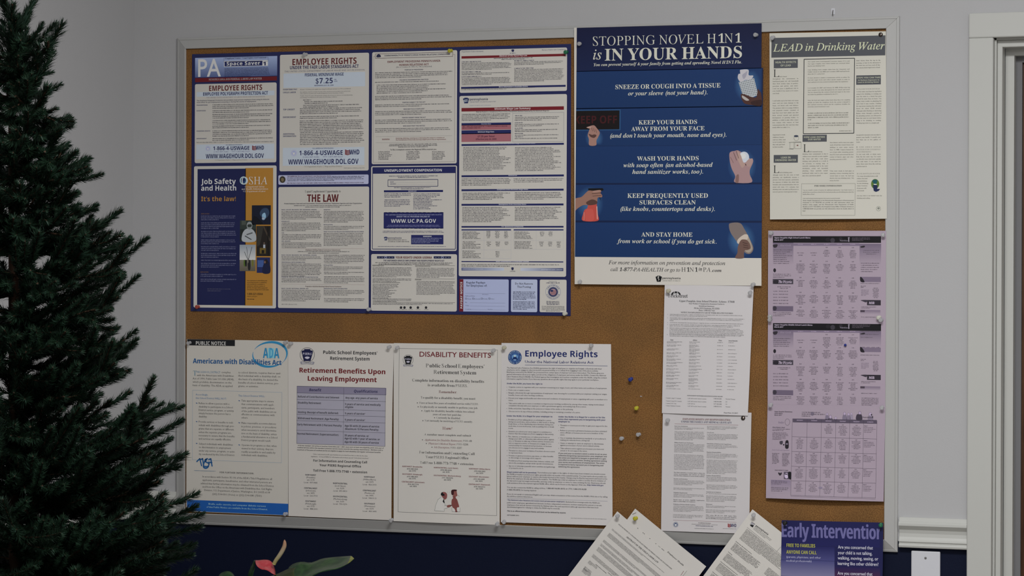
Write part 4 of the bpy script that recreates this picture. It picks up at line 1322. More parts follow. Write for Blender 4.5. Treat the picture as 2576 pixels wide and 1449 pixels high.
s.par('water drawn from the tap in the morning, or later in the afternoon if the water has not been used all day, can contain fairly high levels of lead.', 1210, 1526, 486, 31, 5, 14, **k_)
s.t('1. FLUSH YOUR SYSTEM', 1216, 1516, 858, 15, BK, 'r')
s.par('Let the water run from the tap before using it for drinking or cooking any time the water in a faucet has gone unused for more than six hours. The longer water resides in plumbing the more lead it may contain. Flushing the tap means running the cold water faucet for about 15-30 seconds. Although toilet flushing or showering flushes water through a portion of the plumbing system, you still need to flush the water in each faucet before using it for drinking or cooking. Flushing tap water is a simple and', 1214, 1540, 890, 31.4, 18, 14, **k_)
s.view(*V4)
s.par('important to wash children\u2019s hands and toys often, and to try to make sure they only put food in their mouths.', 124, 300, 158, 31.6, 7, 13, col=BK, st='r')
s.par('inexpensive measure you can take to protect your health. It usually uses less than one or two gallons of water.', 1214, 1530, 160, 31, 4, 14, **k_)
sbox(514, 152, 829, 240, [('HOW LEAD ENTERS', 532, 805, 193, 22, 'b'), ('OUR WATER', 585, 752, 223, 22, 'b')])
sbox(137, 414, 452, 513, [('LEAD IN', 232, 356, 458, 24, 'b'), ('DRINKING WATER', 160, 430, 493, 24, 'b')])
s.t('L', 133, 207, 648, 98, '#2c2c2c', 'r'); s.t('L', 523, 597, 377, 102, '#2c2c2c', 'r')
s.par('ead in drinking water,', 210, 464, 648, 30, 1, 13, **k_)
s.par('although rarely the sole cause of lead poisoning, can significantly increase a person\u2019s total lead exposure, particularly the exposure of infants who drink baby formulas and concentrated juices that are mixed with water. EPA estimates that drinking water can make up 20 percent or more of a person\u2019s total exposure to lead.', 126, 466, 680, 31.4, 12, 13, **k_)
s.par('ead is unusual among', 598, 842, 377, 30, 1, 13, **k_)
s.par('drinking water contaminants in that it seldom occurs naturally in water supplies like rivers and lakes. Lead enters drinking water primarily as a result of the corrosion, or wearing away, of materials containing lead in the water distribution system and household plumbing. These materials include lead-based solder used to join copper pipe, brass and chrome plated', 514, 846, 408, 31.2, 13, 13, **k_)
s.par('brass faucets, and in some cases, pipes made of lead that connect houses and buildings to water mains (service lines). In 1986, Congress banned the use of lead solder containing greater than 0.2% lead, and restricted the lead content of faucets, pipes and other plumbing materials to 8.0%.', 870, 1178, 258, 31.4, 11, 13, **k_)
s.par('When water stands in lead pipes or plumbing systems containing lead for several hours or more, the lead may dissolve into your drinking water. This means the first', 870, 1184, 628, 31.4, 6, 13, **k_)
s.t('2.  USE  ONLY  COLD', 1213, 1530, 318, 14, BK, 'r'); s.t('WATER FOR COOKING', 1213, 1525, 350, 14, BK, 'r'); s.t('AND DRINKING', 1213, 1408, 381, 14, BK, 'r')
s.par('Do not cook with, or drink water from the hot water tap. Hot water can dissolve more lead more quickly than cold water. If you need hot water, draw water from the cold tap and then heat it.', 1213, 1532, 412, 31.4, 7, 14, **k_)
s.t('3. USE BOTTLED WATER', 1222, 1520, 664, 14, BK, 'r'); s.par('The steps described above will reduce the lead', 1222, 1538, 696, 31, 2, 13, col=BK, st='r')
s.par('concentrations in your drinking water. However, if you are still concerned,', 1222, 1372, 758, 31.5, 6, 13, col=BK, st='r'); s.par('you may wish to use bottled water for drinking and cooking.', 1222, 1546, 950, 31.5, 3, 13, **k_)
s.boxl(501, 788, 1197, 1200, .5, '#77776c')
s.t('FOR MORE INFORMATION', 668, 1028, 824, 17, '#3c3c3a', 'rb')
s.par('You can consult a variety of sources for additional information. Your family doctor or pediatrician can perform a blood test for lead and provide you with information about the health effects of lead.', 518, 1182, 876, 27, 3, 12, **k_)
s.par('State and local government agencies that can be contacted include:', 518, 1182, 984, 27, 1, 12, **k_)
s.par('Water Supply Management at the Pennsylvania Department of Environmental Protection at 717-705-4708 can provide you with information about your facility\u2019s water supply, and the Pennsylvania State Department of Public Health at 1-877-724-3258 or the Dauphin County Office of Human Services at 1-800-932-4639 can provide you with information about the health effects of lead.', 518, 1182, 1012, 27, 6, 12, col='#4c4b45', st='rb', just=True)
s.part('tap_picture', 'small green and blue water drawing')
s.ell(1458, 790, 53, 64, '#6f9638', 3); s.poly([(1425, 742), (1468, 735), (1485, 745), (1478, 780), (1455, 795), (1432, 775)], '#1c6c78', 4); s.poly([(1428, 805), (1458, 800), (1490, 808), (1484, 855), (1522, 855), (1505, 880), (1468, 894), (1440, 880)], '#1b2c6a', 5, smooth=False); s.line(1440, 795, 1478, 798, 2, '#c0c8b8', 6)
s.part('washing_picture', 'faint line drawing of a child at a sink')
s.ring(432, 195, 32, 34, 3, '#77776c'); s.ell(430, 168, 30, 14, '#5c6478', 4); s.boxl(350, 250, 402, 330, .5, '#77776c'); s.boxl(412, 250, 495, 330, .5, '#77776c'); s.line(335, 250, 495, 245, .8, '#66665c'); s.ell(448, 288, 12, 8, '#96605a', 4); s.line(335, 335, 395, 338, .8, '#66665c')
s.ring(1502, 1112, 30, 32, 4, '#8d9086'); s.ell(1502, 1108, 16, 14, '#8d9086', 4)
s.done()

# ------------------------------------------------------------------ three school lunch menus
MP, MG = '=8c808c', '#3c3444'
def menu_header(s, title, y0, dy):
    s.part('header', 'black menu header')
    s.rect(127, y0, 1534, y0 + 88 + dy, '#131118')
    s.ell(905, y0 + 56, 30, 32, '#494450', 2); s.ell(1010, y0 + 40, 22, 26, '#302c36', 2); s.ell(845, y0 + 45, 32, 24, '#242028', 2)
    s.sub('lettering')
    s.t(title, 146, 146 + len(title) * 13.0, y0 + 30, 18, '#a79cae', 'b'); s.t('March 2017', 146, 262, y0 + 59, 18, '#a79cae', 'b')
    s.t('Nutrition', 1000, 1104, y0 + 68, 20, '#8c8494', 'rb'); s.line(1114, y0 + 30, 1116, y0 + 74, 2, '#9c94a4', 5); s.ell(1116, y0 + 22, 12, 9, '#8c8494', 5)
    s.g(1158, 1400, y0 + 28, 17, 3, 9, '#5c5364')
def menu_cell(s, x, y, n, w=125):
    s.t('3-%d' % RNG.integers(1, 31), x - 13, x + 13, y, 12, MG, 'b')
    s.g(x - w / 2, x + w / 2, y + 38, 18.5, n, 9, MG, rag=.6, center=True, last=.5)
def menu(s, vw, rows, title, y0, y1, tall):
    s.view(*vw)
    menu_header(s, title, y0, y1)
    q = 0 if tall else -20
    s.part('side_panels', 'grey shaded side panels')
    s.rect(127, y0 + 86, 392, y0 + 86 + (285 if tall else 240) + 6, '#7d6f88', col2=MP); s.rect(1255, y0 + 100, 1534, y0 + 380 + q * 3, '#7d6f88', col2=MP)
    s.rect(392, y0 + 92, 1255, y0 + 128, '#85778f')
    for x in (485, 660, 826, 995, 1165): s.g(x - 35, x + 35, y0 + 112, 10, 1, 9, '#a796b0', last=1)
    s.rect(125, y0 + 558 + q * 4, 391, y0 + 626 + q * 4, '#57505e')
    s.ell(170, y0 + 596 + q * 4, 42, 28, '#302a36', 2); s.rect(125, y0 + 910 + q * 2, 390, y0 + 980 + q * 2, '#7a6c84'); s.ell(150, y0 + 940 + q * 2, 26, 30, '#4a4252', 2)
    s.rect(1268, y0 + 530 + q * 11, 1531, y0 + 598 + q * 11, '#84758c'); s.poly([(1262, y0 + 532 + q * 11), (1290, y0 + 545 + q * 11), (1320, y0 + 598 + q * 11), (1268, y0 + 592 + q * 11)], '#29232e', 2)
    s.rect(1352, y0 + 832 + q * 8, 1531, y0 + 902 + q * 8, '#39323f'); s.poly([(1270, y0 + 835 + q * 8), (1352, y0 + 832 + q * 8), (1340, y0 + 862 + q * 8), (1300, y0 + 850 + q * 8)], '#4a4252', 2)
    s.rect(1264, y0 + 962 + q * 7, 1525, y0 + 1020 + q * 7, '#84758c', col2=MP); s.rect(1264, y0 + 962 + q * 7, 1322, y0 + 990 + q * 7, '#5c4e60', 2)
    s.poly([(128, y0 + 115), (187, y0 + 108), (175, y0 + 145), (140, y0 + 150)], '#3c3440', 2); s.poly([(1268, y0 + 135), (1320, y0 + 125), (1318, y0 + 145), (1275, y0 + 150)], '#2c2630', 2); s.ell(150, y0 + 445 + q * 4, 18, 26, '#2c2630', 2)
    s.sub('lettering')
    s.t('The Pizzeria', 200, 372, y0 + 610 + q * 4, 34, '#b3a5bb', 'rbi'); s.t('Milk', 1372, 1452, y0 + 885 + q * 8, 32, '#b3a5bb', 'rbi')
    s.t('Hot Grill', 220, 362, y0 + 132, 22, '#978a9f', 'rbi')
    for i, y in enumerate(rows):
        for j, x in enumerate((485, 657, 826, 997, 1168)):
            if i == 0 and j < 2:
                s.g(x - 45, x + 45, y + 75, 30, 2, 9, MG, center=True); continue
            menu_cell(s, x, y + (j * 2.0 if tall else j * 1.5), int(RNG.integers(5, 8)))
    s.g(135, 385, y0 + 185 - q, 25, 8 if tall else 5, 10, MG, rag=.35, last=.8)
    s.g(130, 372, y0 + 500 + q * 4, 20, 3, 9, MG); s.g(185, 355, y0 + 664 + q * 4, 20, 2, 10, MG, center=True)
    for k in range(5):
        s.g(130, 190, y0 + 723 + q * 3 + k * 39.5, 20, 1, 10, MG, last=1); s.g(202, 330, y0 + 723 + q * 3 + k * 39.5, 20, 1, 10, MG, last=.9)
    s.g(128, 370, y0 + 1000 + q * 2, 20.5, 3, 10, MG)
    s.g(1272, 1520, y0 + (358 if tall else 110), 27 if tall else 40, 5 if tall else 3, 10, MG, rag=.3)
    if tall: s.g(1300, 1510, y0 + 190, 24, 3, 9, '#4c4454', center=True)
    s.g(1268, 1525, y0 + 620 + q * 10, 10, 1, 9, MG, last=1); s.g(1270, 1340, y0 + 655 + q * 9, 16, 2, 9, MG); s.g(1275, 1375, y0 + 705 + q * 9, 17, 5, 8, '#7a6c84'); s.g(1425, 1505, y0 + 682 + q * 9, 17.5, 8, 9, MG, center=True, rag=.4)
    s.g(1275, 1470, y0 + 925 + q * 8, 16, 2, 8, MG); s.g(1275, 1482, y0 + 1058 + q * 7, 12, 1, 9, MG, last=1)
    if not tall: s.g(1280, 1505, y0 + 980, 18, 6, 9, MG)
s = Sheet('high_school_lunch_menu', 'lilac lunch menu with black header, topmost of the three lilac menus', 'menu',
          [(1932.6, 580), (2229.2, 580.6), (2228.2, 816), (1932, 813)], off=0.0072, paper=MP, wref='aeaaa8', edge=(.002, .001, 0, .001))
menu(s, (1920, 570, 5.175), (272, 455, 668, 862, 1055), 'Upper Dauphin High School Lunch Menu', 124, 0, True)
s.done()
s = Sheet('middle_school_lunch_menu', 'lilac lunch menu with black header and shaded side columns, middle one of the lilac menus', 'menu',
          [(1932, 801), (2228, 803.5), (2227, 1038), (1931, 1032)], off=0.0083, paper=MP, wref='aeaaa8', edge=(.0005, .001, 0, .001))
menu(s, (1920, 790, 5.175), (270, 440, 655, 856, 1044), 'Upper Dauphin Middle School Lunch Menu', 118, 14, False)
s.done()
s = Sheet('elementary_lunch_menu', 'lilac lunch menu with a ruled calendar table, lowest of the three lilac menus', 'menu',
          [(1931, 1018), (2227.4, 1022), (2222.8, 1261.8), (1926.8, 1253)], off=0.0094, paper=MP, wref='aeaaa8', edge=(.0005, .001, .006, .001))
s.view(1920, 1010, 5.175).part('header_picture', 'row of small grey cartoon children')
for x, y, r, c_ in ((832, 165, 19, '#857a90'), (876, 200, 24, '#75697f'), (1060, 158, 22, '#857a90'), (1112, 165, 20, '#8a7e94'), (1258, 150, 24, '#75697f'), (1150, 160, 16, '#94889e'), (945, 215, 20, '#8a7e94'), (1395, 165, 26, '#8a7e94')):
    s.poly([(x - r * 1.2, 240), (x - r, y + r * .9), (x, y + r * .5), (x + r, y + r * .9), (x + r * 1.3, 242)], c_, 2); s.ell(x, y, r * .75, r, '#a292ac', 3); s.ring(x, y, r * .8, r, 4, c_, 4)
s.poly([(1210, 235), (1216, 175), (1240, 165), (1285, 180), (1280, 245)], '#4e4458', 4); s.ell(1410, 172, 9, 9, '#2c2630', 5); s.ell(640, 160, 22, 26, '#83788e', 2); s.ell(680, 228, 12, 9, '#83788e', 2)
s.part('calendar_table', 'ruled grey calendar table')
s.rect(385, 222, 1480, 290, '#6b5f75', 2)
xs_t, xs_b = [380, 573, 758, 946, 1126, 1307, 1482], [362, 553, 741, 927, 1110, 1289, 1463]
for a_, b_ in zip(xs_t, xs_b):
    s.line(a_, 224 + (a_ - 385) * .026, b_, 1222 + (b_ - 362) * .033, .5, '#4a4254')
for y_, w_ in ((458, .5), (650, .5), (842, .5), (1030, .5), (1219, .5), (1234, .4)):
    f_ = (y_ - 222) / 1000
    s.line(380 - 18 * f_, y_, 1482 - 18 * f_, y_ + 28 + 8 * f_, w_, '#4a4254')
s.sub('lettering')
for t_, x in (('MONDAY', 478), ('TUESDAY', 664), ('WEDNESDAY', 852), ('THURSDAY', 1036), ('FRIDAY', 1215), ('ALTERNATES', 1394)):
    s.t(t_, x - 40, x + 40, 249 + (x - 478) * .026, 12, '#a596ae', 'b')
for i in range(5):
    for j in range(6):
        if i == 0 and j < 2: continue
        f_ = i / 5
        x = (478, 664, 852, 1036, 1215, 1380)[j] - 18 * f_
        y = 280 + 191 * i + (x - 478) * .03
        if j == 5:
            s.t('Week %d' % (i + 1), x - 65, x - 20, y + 15, 10, MG, 'b'); s.g(x - 65, x + 85, y + 36, 20, 4, 8, MG, rag=.4); continue
        s.t('3-%d' % RNG.integers(1, 31), x - 12, x + 12, y + 14, 11, MG, 'b'); s.g(x - 60, x + 60, y + 34, 18, int(RNG.integers(6, 8)), 8, MG, rag=.5, center=True)
s.part('lettering')
for t_, x1, y in (('Upper Dauphin Elementary', 380, 138), ('Lunch Menu', 252, 161), ('March 2017', 243, 184)): s.t(t_, 147, x1, y, 15, '#352d3c', 'b')
s.g(502, 805, 146, 24, 3, 12, '#352d3c', rag=.4, last=.37)
s.t('Nutrition', 1292, 1418, 214, 18, '#352d3c', 'rb'); s.line(1424, 190, 1426, 216, 2, '#352d3c'); s.t('Breakfast', 197, 270, 284, 26, '#857a90', 'rbi')
s.ring(315, 268, 32, 44, 3, '#5c5264')
s.t('What Makes a Meal?', 122, 286, 342, 13, '#403848', 'b'); s.g(122, 360, 362, 18, 2, 9, MG); s.g(122, 330, 410, 17, 6, 9, MG, rag=.3)
s.poly([(215, 520), (255, 515), (250, 555), (222, 556)], '#57505e', 4); s.poly([(292, 515), (328, 512), (330, 605), (288, 605)], '#2a242e', 4); s.ell(268, 563, 10, 9, '#1c1820', 4); s.rect(298, 545, 322, 560, '#94889e', 5)
s.t('Fresh Fruits and Vegetables', 115, 340, 636, 13, '#8a7e94', 'ri'); s.g(118, 215, 680, 16, 9, 9, MG, rag=.3); s.g(248, 345, 680, 16, 11, 9, MG, rag=.3)
s.t("WHAT DOESN'T IT COME?", 152, 328, 900, 12, '#352d3c', 'b'); s.poly([(220, 965), (196, 935), (205, 922), (220, 932), (238, 922), (244, 940)], '#3c3440', 4)
s.rect(270, 915, 365, 1012, '#6b5f75', 3); s.ell(305, 965, 26, 36, '#aa9cb4', 4); s.poly([(330, 918), (364, 922), (364, 1012), (335, 1000), (322, 960)], '#1c1820', 5); s.rect(285, 940, 318, 952, '#1c1820', 5)
s.rect(100, 1018, 360, 1200, '#8e8099', 2, col2=MP); s.g(106, 315, 1038, 19, 3, 10, MG); s.g(104, 335, 1126, 21, 3, 11, MG)
s.part('stain', 'round grey sticker mark').ell(750, 1122, 26, 14, '#8c8098', 6)
s.done()

# ------------------------------------------------------------------ work injury notice and family leave notice
s = Sheet('family_leave_notice', 'white family and medical leave notice tucked beneath the insurance notice', 'notice',
          [(1667.5, 1033), (1891, 1038), (1884.5, 1343), (1663, 1335.3)], off=0.0075, paper='=a29fa0', wref='a8a5a2', edge=(0, .002, .002, .001), curl=(0, .002, 0, 0))
V5, V6 = (1640, 710, 4.14), (1640, 1020, 4.14)
s.view(*V6).part('lettering')
s.t('EMPLOYEE RIGHTS AND RESPONSIBILITIES', 320, 817, 150, 18, '#80323c', 'rb'); s.t('UNDER THE FAMILY AND MEDICAL LEAVE ACT', 304, 830, 177, 18, '#34346c', 'rb')
s.hl(236, 900, 190, .7, '#9a7078')
for x0, x1, ys in ((236, 552, ((215, 'Basic Leave Entitlement', 2), (386, 'Military Family Leave Entitlement', 7), (764, 'Benefits and Protections', 4), (907, 'Eligibility Requirements', 3), (1028, 'Definition of Serious Health Condition', 5))),
                   (575, 898, ((282, 'Use of Leave', 5), (398, 'Substitution of Paid Leave for Unpaid Leave', 3), (486, 'Employee Responsibilities', 4), (729, 'Employer Responsibilities', 4), (900, 'Unlawful Acts by Employers', 1), (1028, 'Enforcement', 2)))):
    for y, t_, n in ys:
        dx = -(y - 215) * .0135
        s.t(t_, x0 + dx, x0 + dx + len(t_) * 6.0, y + 4, 9, '#33333c', 'rb'); s.g(x0 + dx, x1 + dx, y + 20, 13.3, n, 6)
for x0, x1, y, n in ((236, 550, 275, 7), (232, 552, 516, 12), (226, 548, 862, 2), (222, 545, 1140, 3), (575, 898, 222, 3), (570, 893, 572, 11), (568, 890, 830, 4), (567, 885, 943, 5), (563, 884, 1088, 3)):
    s.g(x0, x1, y, 13.6, n, 6)
for x0, x1, y, n, t_ in ((229, 552, 702, 3, 'The FMLA definitions of serious injury or illness for current servicemembers and veterans are distinct from the FMLA definition of serious health condition.'),
                         (224, 548, 984, 2, 'Special hours of service eligibility requirements apply to airline flight crew employees.'),
                         (563, 882, 1146, 3, 'FMLA section 109 (29 U.S.C. 2619) requires FMLA covered employers to post the text of this notice. Regulation 29 C.F.R. 825.300(a) may require additional disclosures.')):
    s.par(t_, x0, x1, y, 16.5, n, 9, '#33333c', 'rb', just=True)
s.hl(222, 882, 1193, .6, '#9a7078')
seal(s, 249, 1240, 28, '#2c4484')
s.t('For additional information:', 486, 617, 1226, 9, '#50303c', 'b'); s.g(415, 690, 1238, 9, 1, 6, last=1); s.t('WWW.WAGEHOUR.DOL.GOV', 457, 642, 1258, 11, '#34346c', 'rb'); s.g(447, 648, 1282, 9, 1, 6, last=1)
whd(s, 792, 880, 1265, 35, 0, '#2a2a6c', '#b03038'); s.g(740, 878, 1283, 8, 1, 5, last=1)
s.done()
s = Sheet('insurance_notice', 'white workers compensation insurance notice with an arched logo, hanging just under the flu poster', 'notice',
          [(1672.2, 716), (1896, 720), (1882.3, 1045.7), (1665.4, 1039.2)], off=0.0084, paper='=a7a4a5', wref='a9a6a4', bulge=0.001, edge=(0, .002, .004, .001), curl=(0, 0, .004, .001))
s.view(*V5).part('logo', 'black arched company logo')
s.t('Brickstreet', 168, 372, 158, 40, '#26262c', 'r')
pts = [(250 + 50 * math.cos(a), 130 + 35 * math.sin(a)) for a in np.linspace(math.pi, 2 * math.pi, 12)] + [(250 + 36 * math.cos(a), 134 + 20 * math.sin(a)) for a in np.linspace(2 * math.pi, math.pi, 12)]
s.poly(pts, '#26262c', 3, smooth=False); s.line(238, 98, 222, 125, 1.2, '=a7a4a5', 4); s.line(262, 98, 276, 124, 1.2, '=a7a4a5', 4)
s.part('lettering')
D_ = '#3a3a42'
s.t('Upper Dauphin Area School District- Lykens- 17048', 285, 861, 203, 18, D_, 'rb'); s.t("Your Workers' Compensation Insurance Carrier is:", 384, 758, 228, 13, D_, 'rb')
s.t('BrickStreet Insurance', 490, 651, 254, 13, D_, 'rb'); s.t('PO Box 3151 Charleston, WV 25332', 440, 704, 277, 14, D_, 'rb'); s.t('Phone: 1-866-452-7425', 488, 655, 299, 13, D_, 'rb')
s.t('NOTICE TO EMPLOYEES IN CASE OF WORK-RELATED INJURIES', 302, 844, 320, 13, D_, 'rb')
for i, (y, n, l) in enumerate(((338, 2, .5), (374, 3, .05), (424, 1, .88), (444, 2, .85), (480, 5, 1), (549, 2, .75))):
    s.t('%d.' % (i + 1), 163 - i * .6, 170 - i * .6, y, 8, D_, 'r'); s.g(188 - i * .6, 968 - i * 2, y, 14.5, n, 7, last=l)
for t_, x0, x1, y in (('Name', 192, 225, 603), ('Address', 427, 472, 606), ('Phone', 696, 730, 609), ('Area of Specialty', 799, 895, 612)):
    s.t(t_, x0, x1, y, 10, D_, 'rb'); s.hl(x0, x1, y + 3, .3, D_)
y = 622
for n in (2, 3, 3, 2, 2, 2, 2, 2, 2, 2, 2, 3, 2, 2, 1):
    dx = -(y - 622) * .02
    s.g(158 + dx, 158 + dx + RNG.uniform(95, 175), y, 11.5, min(n, 2), 6); s.g(392 + dx, 392 + dx + RNG.uniform(95, 150), y + 3, 11.5, n, 6)
    s.g(682 + dx, 742 + dx, y + 8, 11, 1, 6, last=1); s.g(798 + dx, 798 + dx + RNG.uniform(50, 105), y + 10, 11, 1, 6, last=1)
    y += 33.5 if n < 3 else 40
s.t('CONVENIENT NETWORK LOCATIONS LISTED BELOW', 370, 741, 1185, 11, D_, 'rb')
for y, a_, b_, c_, d_ in ((1210, 'Premier Comp PT Network', 'Call Toll Free for Closest Location', '1-888-594-4001', 'Physical Therapy'), (1240, 'Premier Comp MRI Network', 'Call Toll Free for Closest Location', '1-888-594-4001', 'MRI'), (1265, 'Country DME Plus', 'Call Toll Free', '1-877-202-3800', 'DME'), (1290, 'Gimme Pharmacy Network', 'Call Toll Free for Closest Location', '1-800-625-1112', 'Pharmacy')):
    s.t(a_, 147, 147 + len(a_) * 6.9, y, 10, D_, 'r'); s.t(b_, 374, 374 + len(b_) * 5.6, y + 4, 10, D_, 'r'); s.t(c_, 646, 730, y + 7, 10, D_, 'r'); s.t(d_, 770, 770 + len(d_) * 6.3, y + 10, 10, D_, 'r')
s.t('Panel Date: 3/1/2017', 754, 901, 1364, 12, D_, 'rb')
s.done()

# ------------------------------------------------------------------ disabilities act notice
s = Sheet('disabilities_act_notice', 'white disabilities act notice with a bright blue bottom band', 'notice',
          [(470, 853), (725, 857.5), (726, 1296.8), (468.6, 1286.3)], off=0.0040, paper='=918e88', wref='96938e', bulge=0.001, curl=(0, 0, .003, 0))
V7, V8 = (460, 840, 5.796), (460, 1080, 5.796)
s.view(*V7).part('black_label', 'black strip with white capitals'); s.rect(58, 76, 759, 178, '#16181c')
s.sub('lettering').t('PUBLIC NOTICE', 190, 627, 158, 52, '#a19f9c', 'b')
s.part('logo', 'blue swoosh logo')
BL = '#2a86b8'
def swoosh(a0, a1, w0, w1, c_):
    n = 20; o_, i_ = [], []
    for k in range(n + 1):
        t_ = k / n; a = math.radians(a0 + (a1 - a0) * t_); w = w0 + (w1 - w0) * math.sin(math.pi * t_)
        ca, sa = math.cos(a), math.sin(a)
        o_.append((1272 + 258 * ca - 30 * sa * .4, 298 + 194 * sa - 40 * ca * .3)); i_.append((1272 + (258 - w) * ca - 30 * sa * .4, 298 + (194 - w) * sa - 40 * ca * .3))
    s.poly(o_ + i_[::-1], c_, 3, smooth=False)
swoosh(40, 195, 3, 34, BL); swoosh(205, 400, 3, 36, BL)
s.t('ADA', 1168, 1408, 352, 148, BL, 'bb')
s.rect(1240, 208, 1335, 352, '#6aa4c4', 5); s.t('D', 1262, 1318, 350, 146, '#3f92be', 'bb', lay=6)
s.part('lettering')
s.t('Americans with Disabilities Act', 147, 1440, 427, 70, '#1d5c9c', 'bb')
K_ = '#4c4a4c'
s.t('T', 150, 203, 606, 70, '#2f7a9c', 'r'); s.t('HIS SCHOOL DISTRICT', 205, 548, 567, 27, '#4c7ca0', 's'); s.t('complies', 566, 698, 571, 26, K_, 's')
def rows(x0, y0, dy, ls, h, col=K_, st='s', right=None, sc=None):
    for i, l in enumerate(ls):
        if isinstance(l, tuple): s.t(l[0], x0, l[1], y0 + dy * i, h, col, st)
rows(145, 611, 0, [], 26)
for t_, x0, x1, y in (('with the Americans with Disabilities', 205, 742, 614), ('Act of 1990, Public Law 101-336 (ADA),', 145, 750, 662), ('which prohibits discrimination on the', 145, 712, 711), ('basis of disability. The ADA, as applied', 145, 727, 760),
                      ('to school districts, requires that no qual-', 812, 1430, 574), ('ified individual with a disability shall, on', 812, 1422, 622), ('the basis of a disability, be denied the', 812, 1388, 672), ('benefits of school district services, pro-', 812, 1398, 722), ('grams, or activities.', 812, 1104, 772),
                      ('Refuse to allow a person with a', 233, 680, 1022), ('disability to participate in a School', 233, 730, 1072), ('District service, program, or activity', 233, 746, 1121), ('simply because the person has a', 233, 696, 1168), ('disability;', 233, 356, 1216),
                      ('Provide services or benefits to indi-', 233, 738, 1292), ('viduals with disabilities through pro-', 233, 750, 1342), ('grams that are separate or different,', 233, 750, 1392), ('Take appropriate steps to ensure', 856, 1326, 985), ('that communications with appli-', 856, 1328, 1035), ('cants, participants, and members', 856, 1338, 1086), ('of the public with disabilities are as', 856, 1362, 1137), ('effective as communications with', 856, 1338, 1184), ('others.', 856, 952, 1232),
                      ('Make reasonable accommodations', 856, 1358, 1310), ('in policies, practices, or procedures', 856, 1363, 1360), ('when necessary to avoid discrimina-', 856, 1368, 1410)):
    s.t(t_, x0, x1, y, 27, K_, 's')
s.t('Accordingly,', 188, 368, 895, 26, '#4a76a4', 's'); s.t('this School District WILL NOT:', 188, 640, 946, 26, '#4a76a4', 's'); s.t('This School District WILL:', 812, 1196, 912, 26, '#4a76a4', 's')
def arrow(x, y): s.poly([(x, y - 9), (x + 14, y - 5), (x + 14, y - 8), (x + 27, y), (x + 14, y + 8), (x + 12, y + 4), (x + 2, y)], '#2c5a9c', 4, smooth=False)
for x, y in ((190, 1010), (190, 1280), (812, 975), (812, 1296)): arrow(x, y)
s.boxl(143, 820, 1440, 2235 - 1391 + 1035, .5, '#6c88a4')
s.view(*V8)
for x, y in ((190, 207), (812, 228)): arrow(x, y)
for t_, x0, x1, y in (('unless the separate programs are', 233, 708, 52), ('necessary to ensure that the benefits', 233, 758, 100), ('and services are equally effective.', 233, 706, 148), ('Subject individuals with disabilities', 236, 732, 222), ('to discrimination in employment', 236, 705, 272), ('under any service, program, or activ-', 236, 763, 322), ('ity conducted by the School District.', 236, 760, 372),
                      ('tion on the basis of disability, unless', 856, 1370, 70), ('a fundamental alteration in a School', 856, 1380, 118), ('District program would result;', 856, 1284, 168), ('Operate its programs so that, when', 858, 1370, 240), ('viewed in their entirety, they are', 858, 1322, 289), ('readily accessible to and usable by', 858, 1352, 338), ('individuals with disabilities.', 858, 1240, 386)):
    s.t(t_, x0, x1, y, 27, K_, 's')
s.part('association_logo', 'blue scribbled letter logo')
for p_ in ([(205, 470), (248, 428), (275, 530)], [(262, 440), (290, 428), (305, 530)], [(300, 520), (330, 440), (360, 428)], [(352, 432), (330, 470), (385, 500), (372, 545), (300, 540)], [(380, 440), (410, 430), (428, 535)], [(375, 480), (425, 485)]):
    for a_, b_ in zip(p_, p_[1:]): s.line(a_[0], a_[1], b_[0], b_[1], 3.4, '#2666a6', 4); s.ell(b_[0], b_[1], 9, 9, '#2666a6', 4, n=8); s.ell(a_[0], a_[1], 9, 9, '#2666a6', 4, n=8)
s.ring(335, 520, 50, 58, 22, '#2666a6', 3, 10, 150)
s.part('lettering')
s.hl(162, 482, 598, .5, '#3c6a98'); s.g(175, 470, 606, 8, 1, 5, '#6c88a4')
s.t('FOR FURTHER INFORMATION:', 540, 1038, 637, 22, K_, 'b', track=.1)
for t_, x0, x1, y in (("In accordance with Section 35.106 of the ADA's Title II Regulations, all", 288, 1302, 700), ('applicants, participants, beneficiaries, and other interested persons are', 288, 1300, 750), ('advised that further information may be obtained from the School District', 262, 1328, 799), ('and from the Office on the Americans with Disabilities Act, Civil Rights', 287, 1302, 848), ('Division, U.S. Department of Justice, Washington, DC 20035-6118', 314, 1272, 897), ('(202) 514-0301 (Voice) or (202) 514-0381 (TDD)', 430, 1152, 955)):
    s.t(t_, x0, x1, y, 26, K_, 's')
s.part('blue_band', 'bright blue band'); s.rect(60, 1026, 1542, 1252, '=14407a')
s.sub('lettering'); s.t('Braille, audio cassette, and computer diskette versions', 377, 1212, 1098, 25, '#7ea2c6', 's'); s.t('of this Public Notice are available from the School District.', 345, 1240, 1143, 25, '#7ea2c6', 's')
s.done()

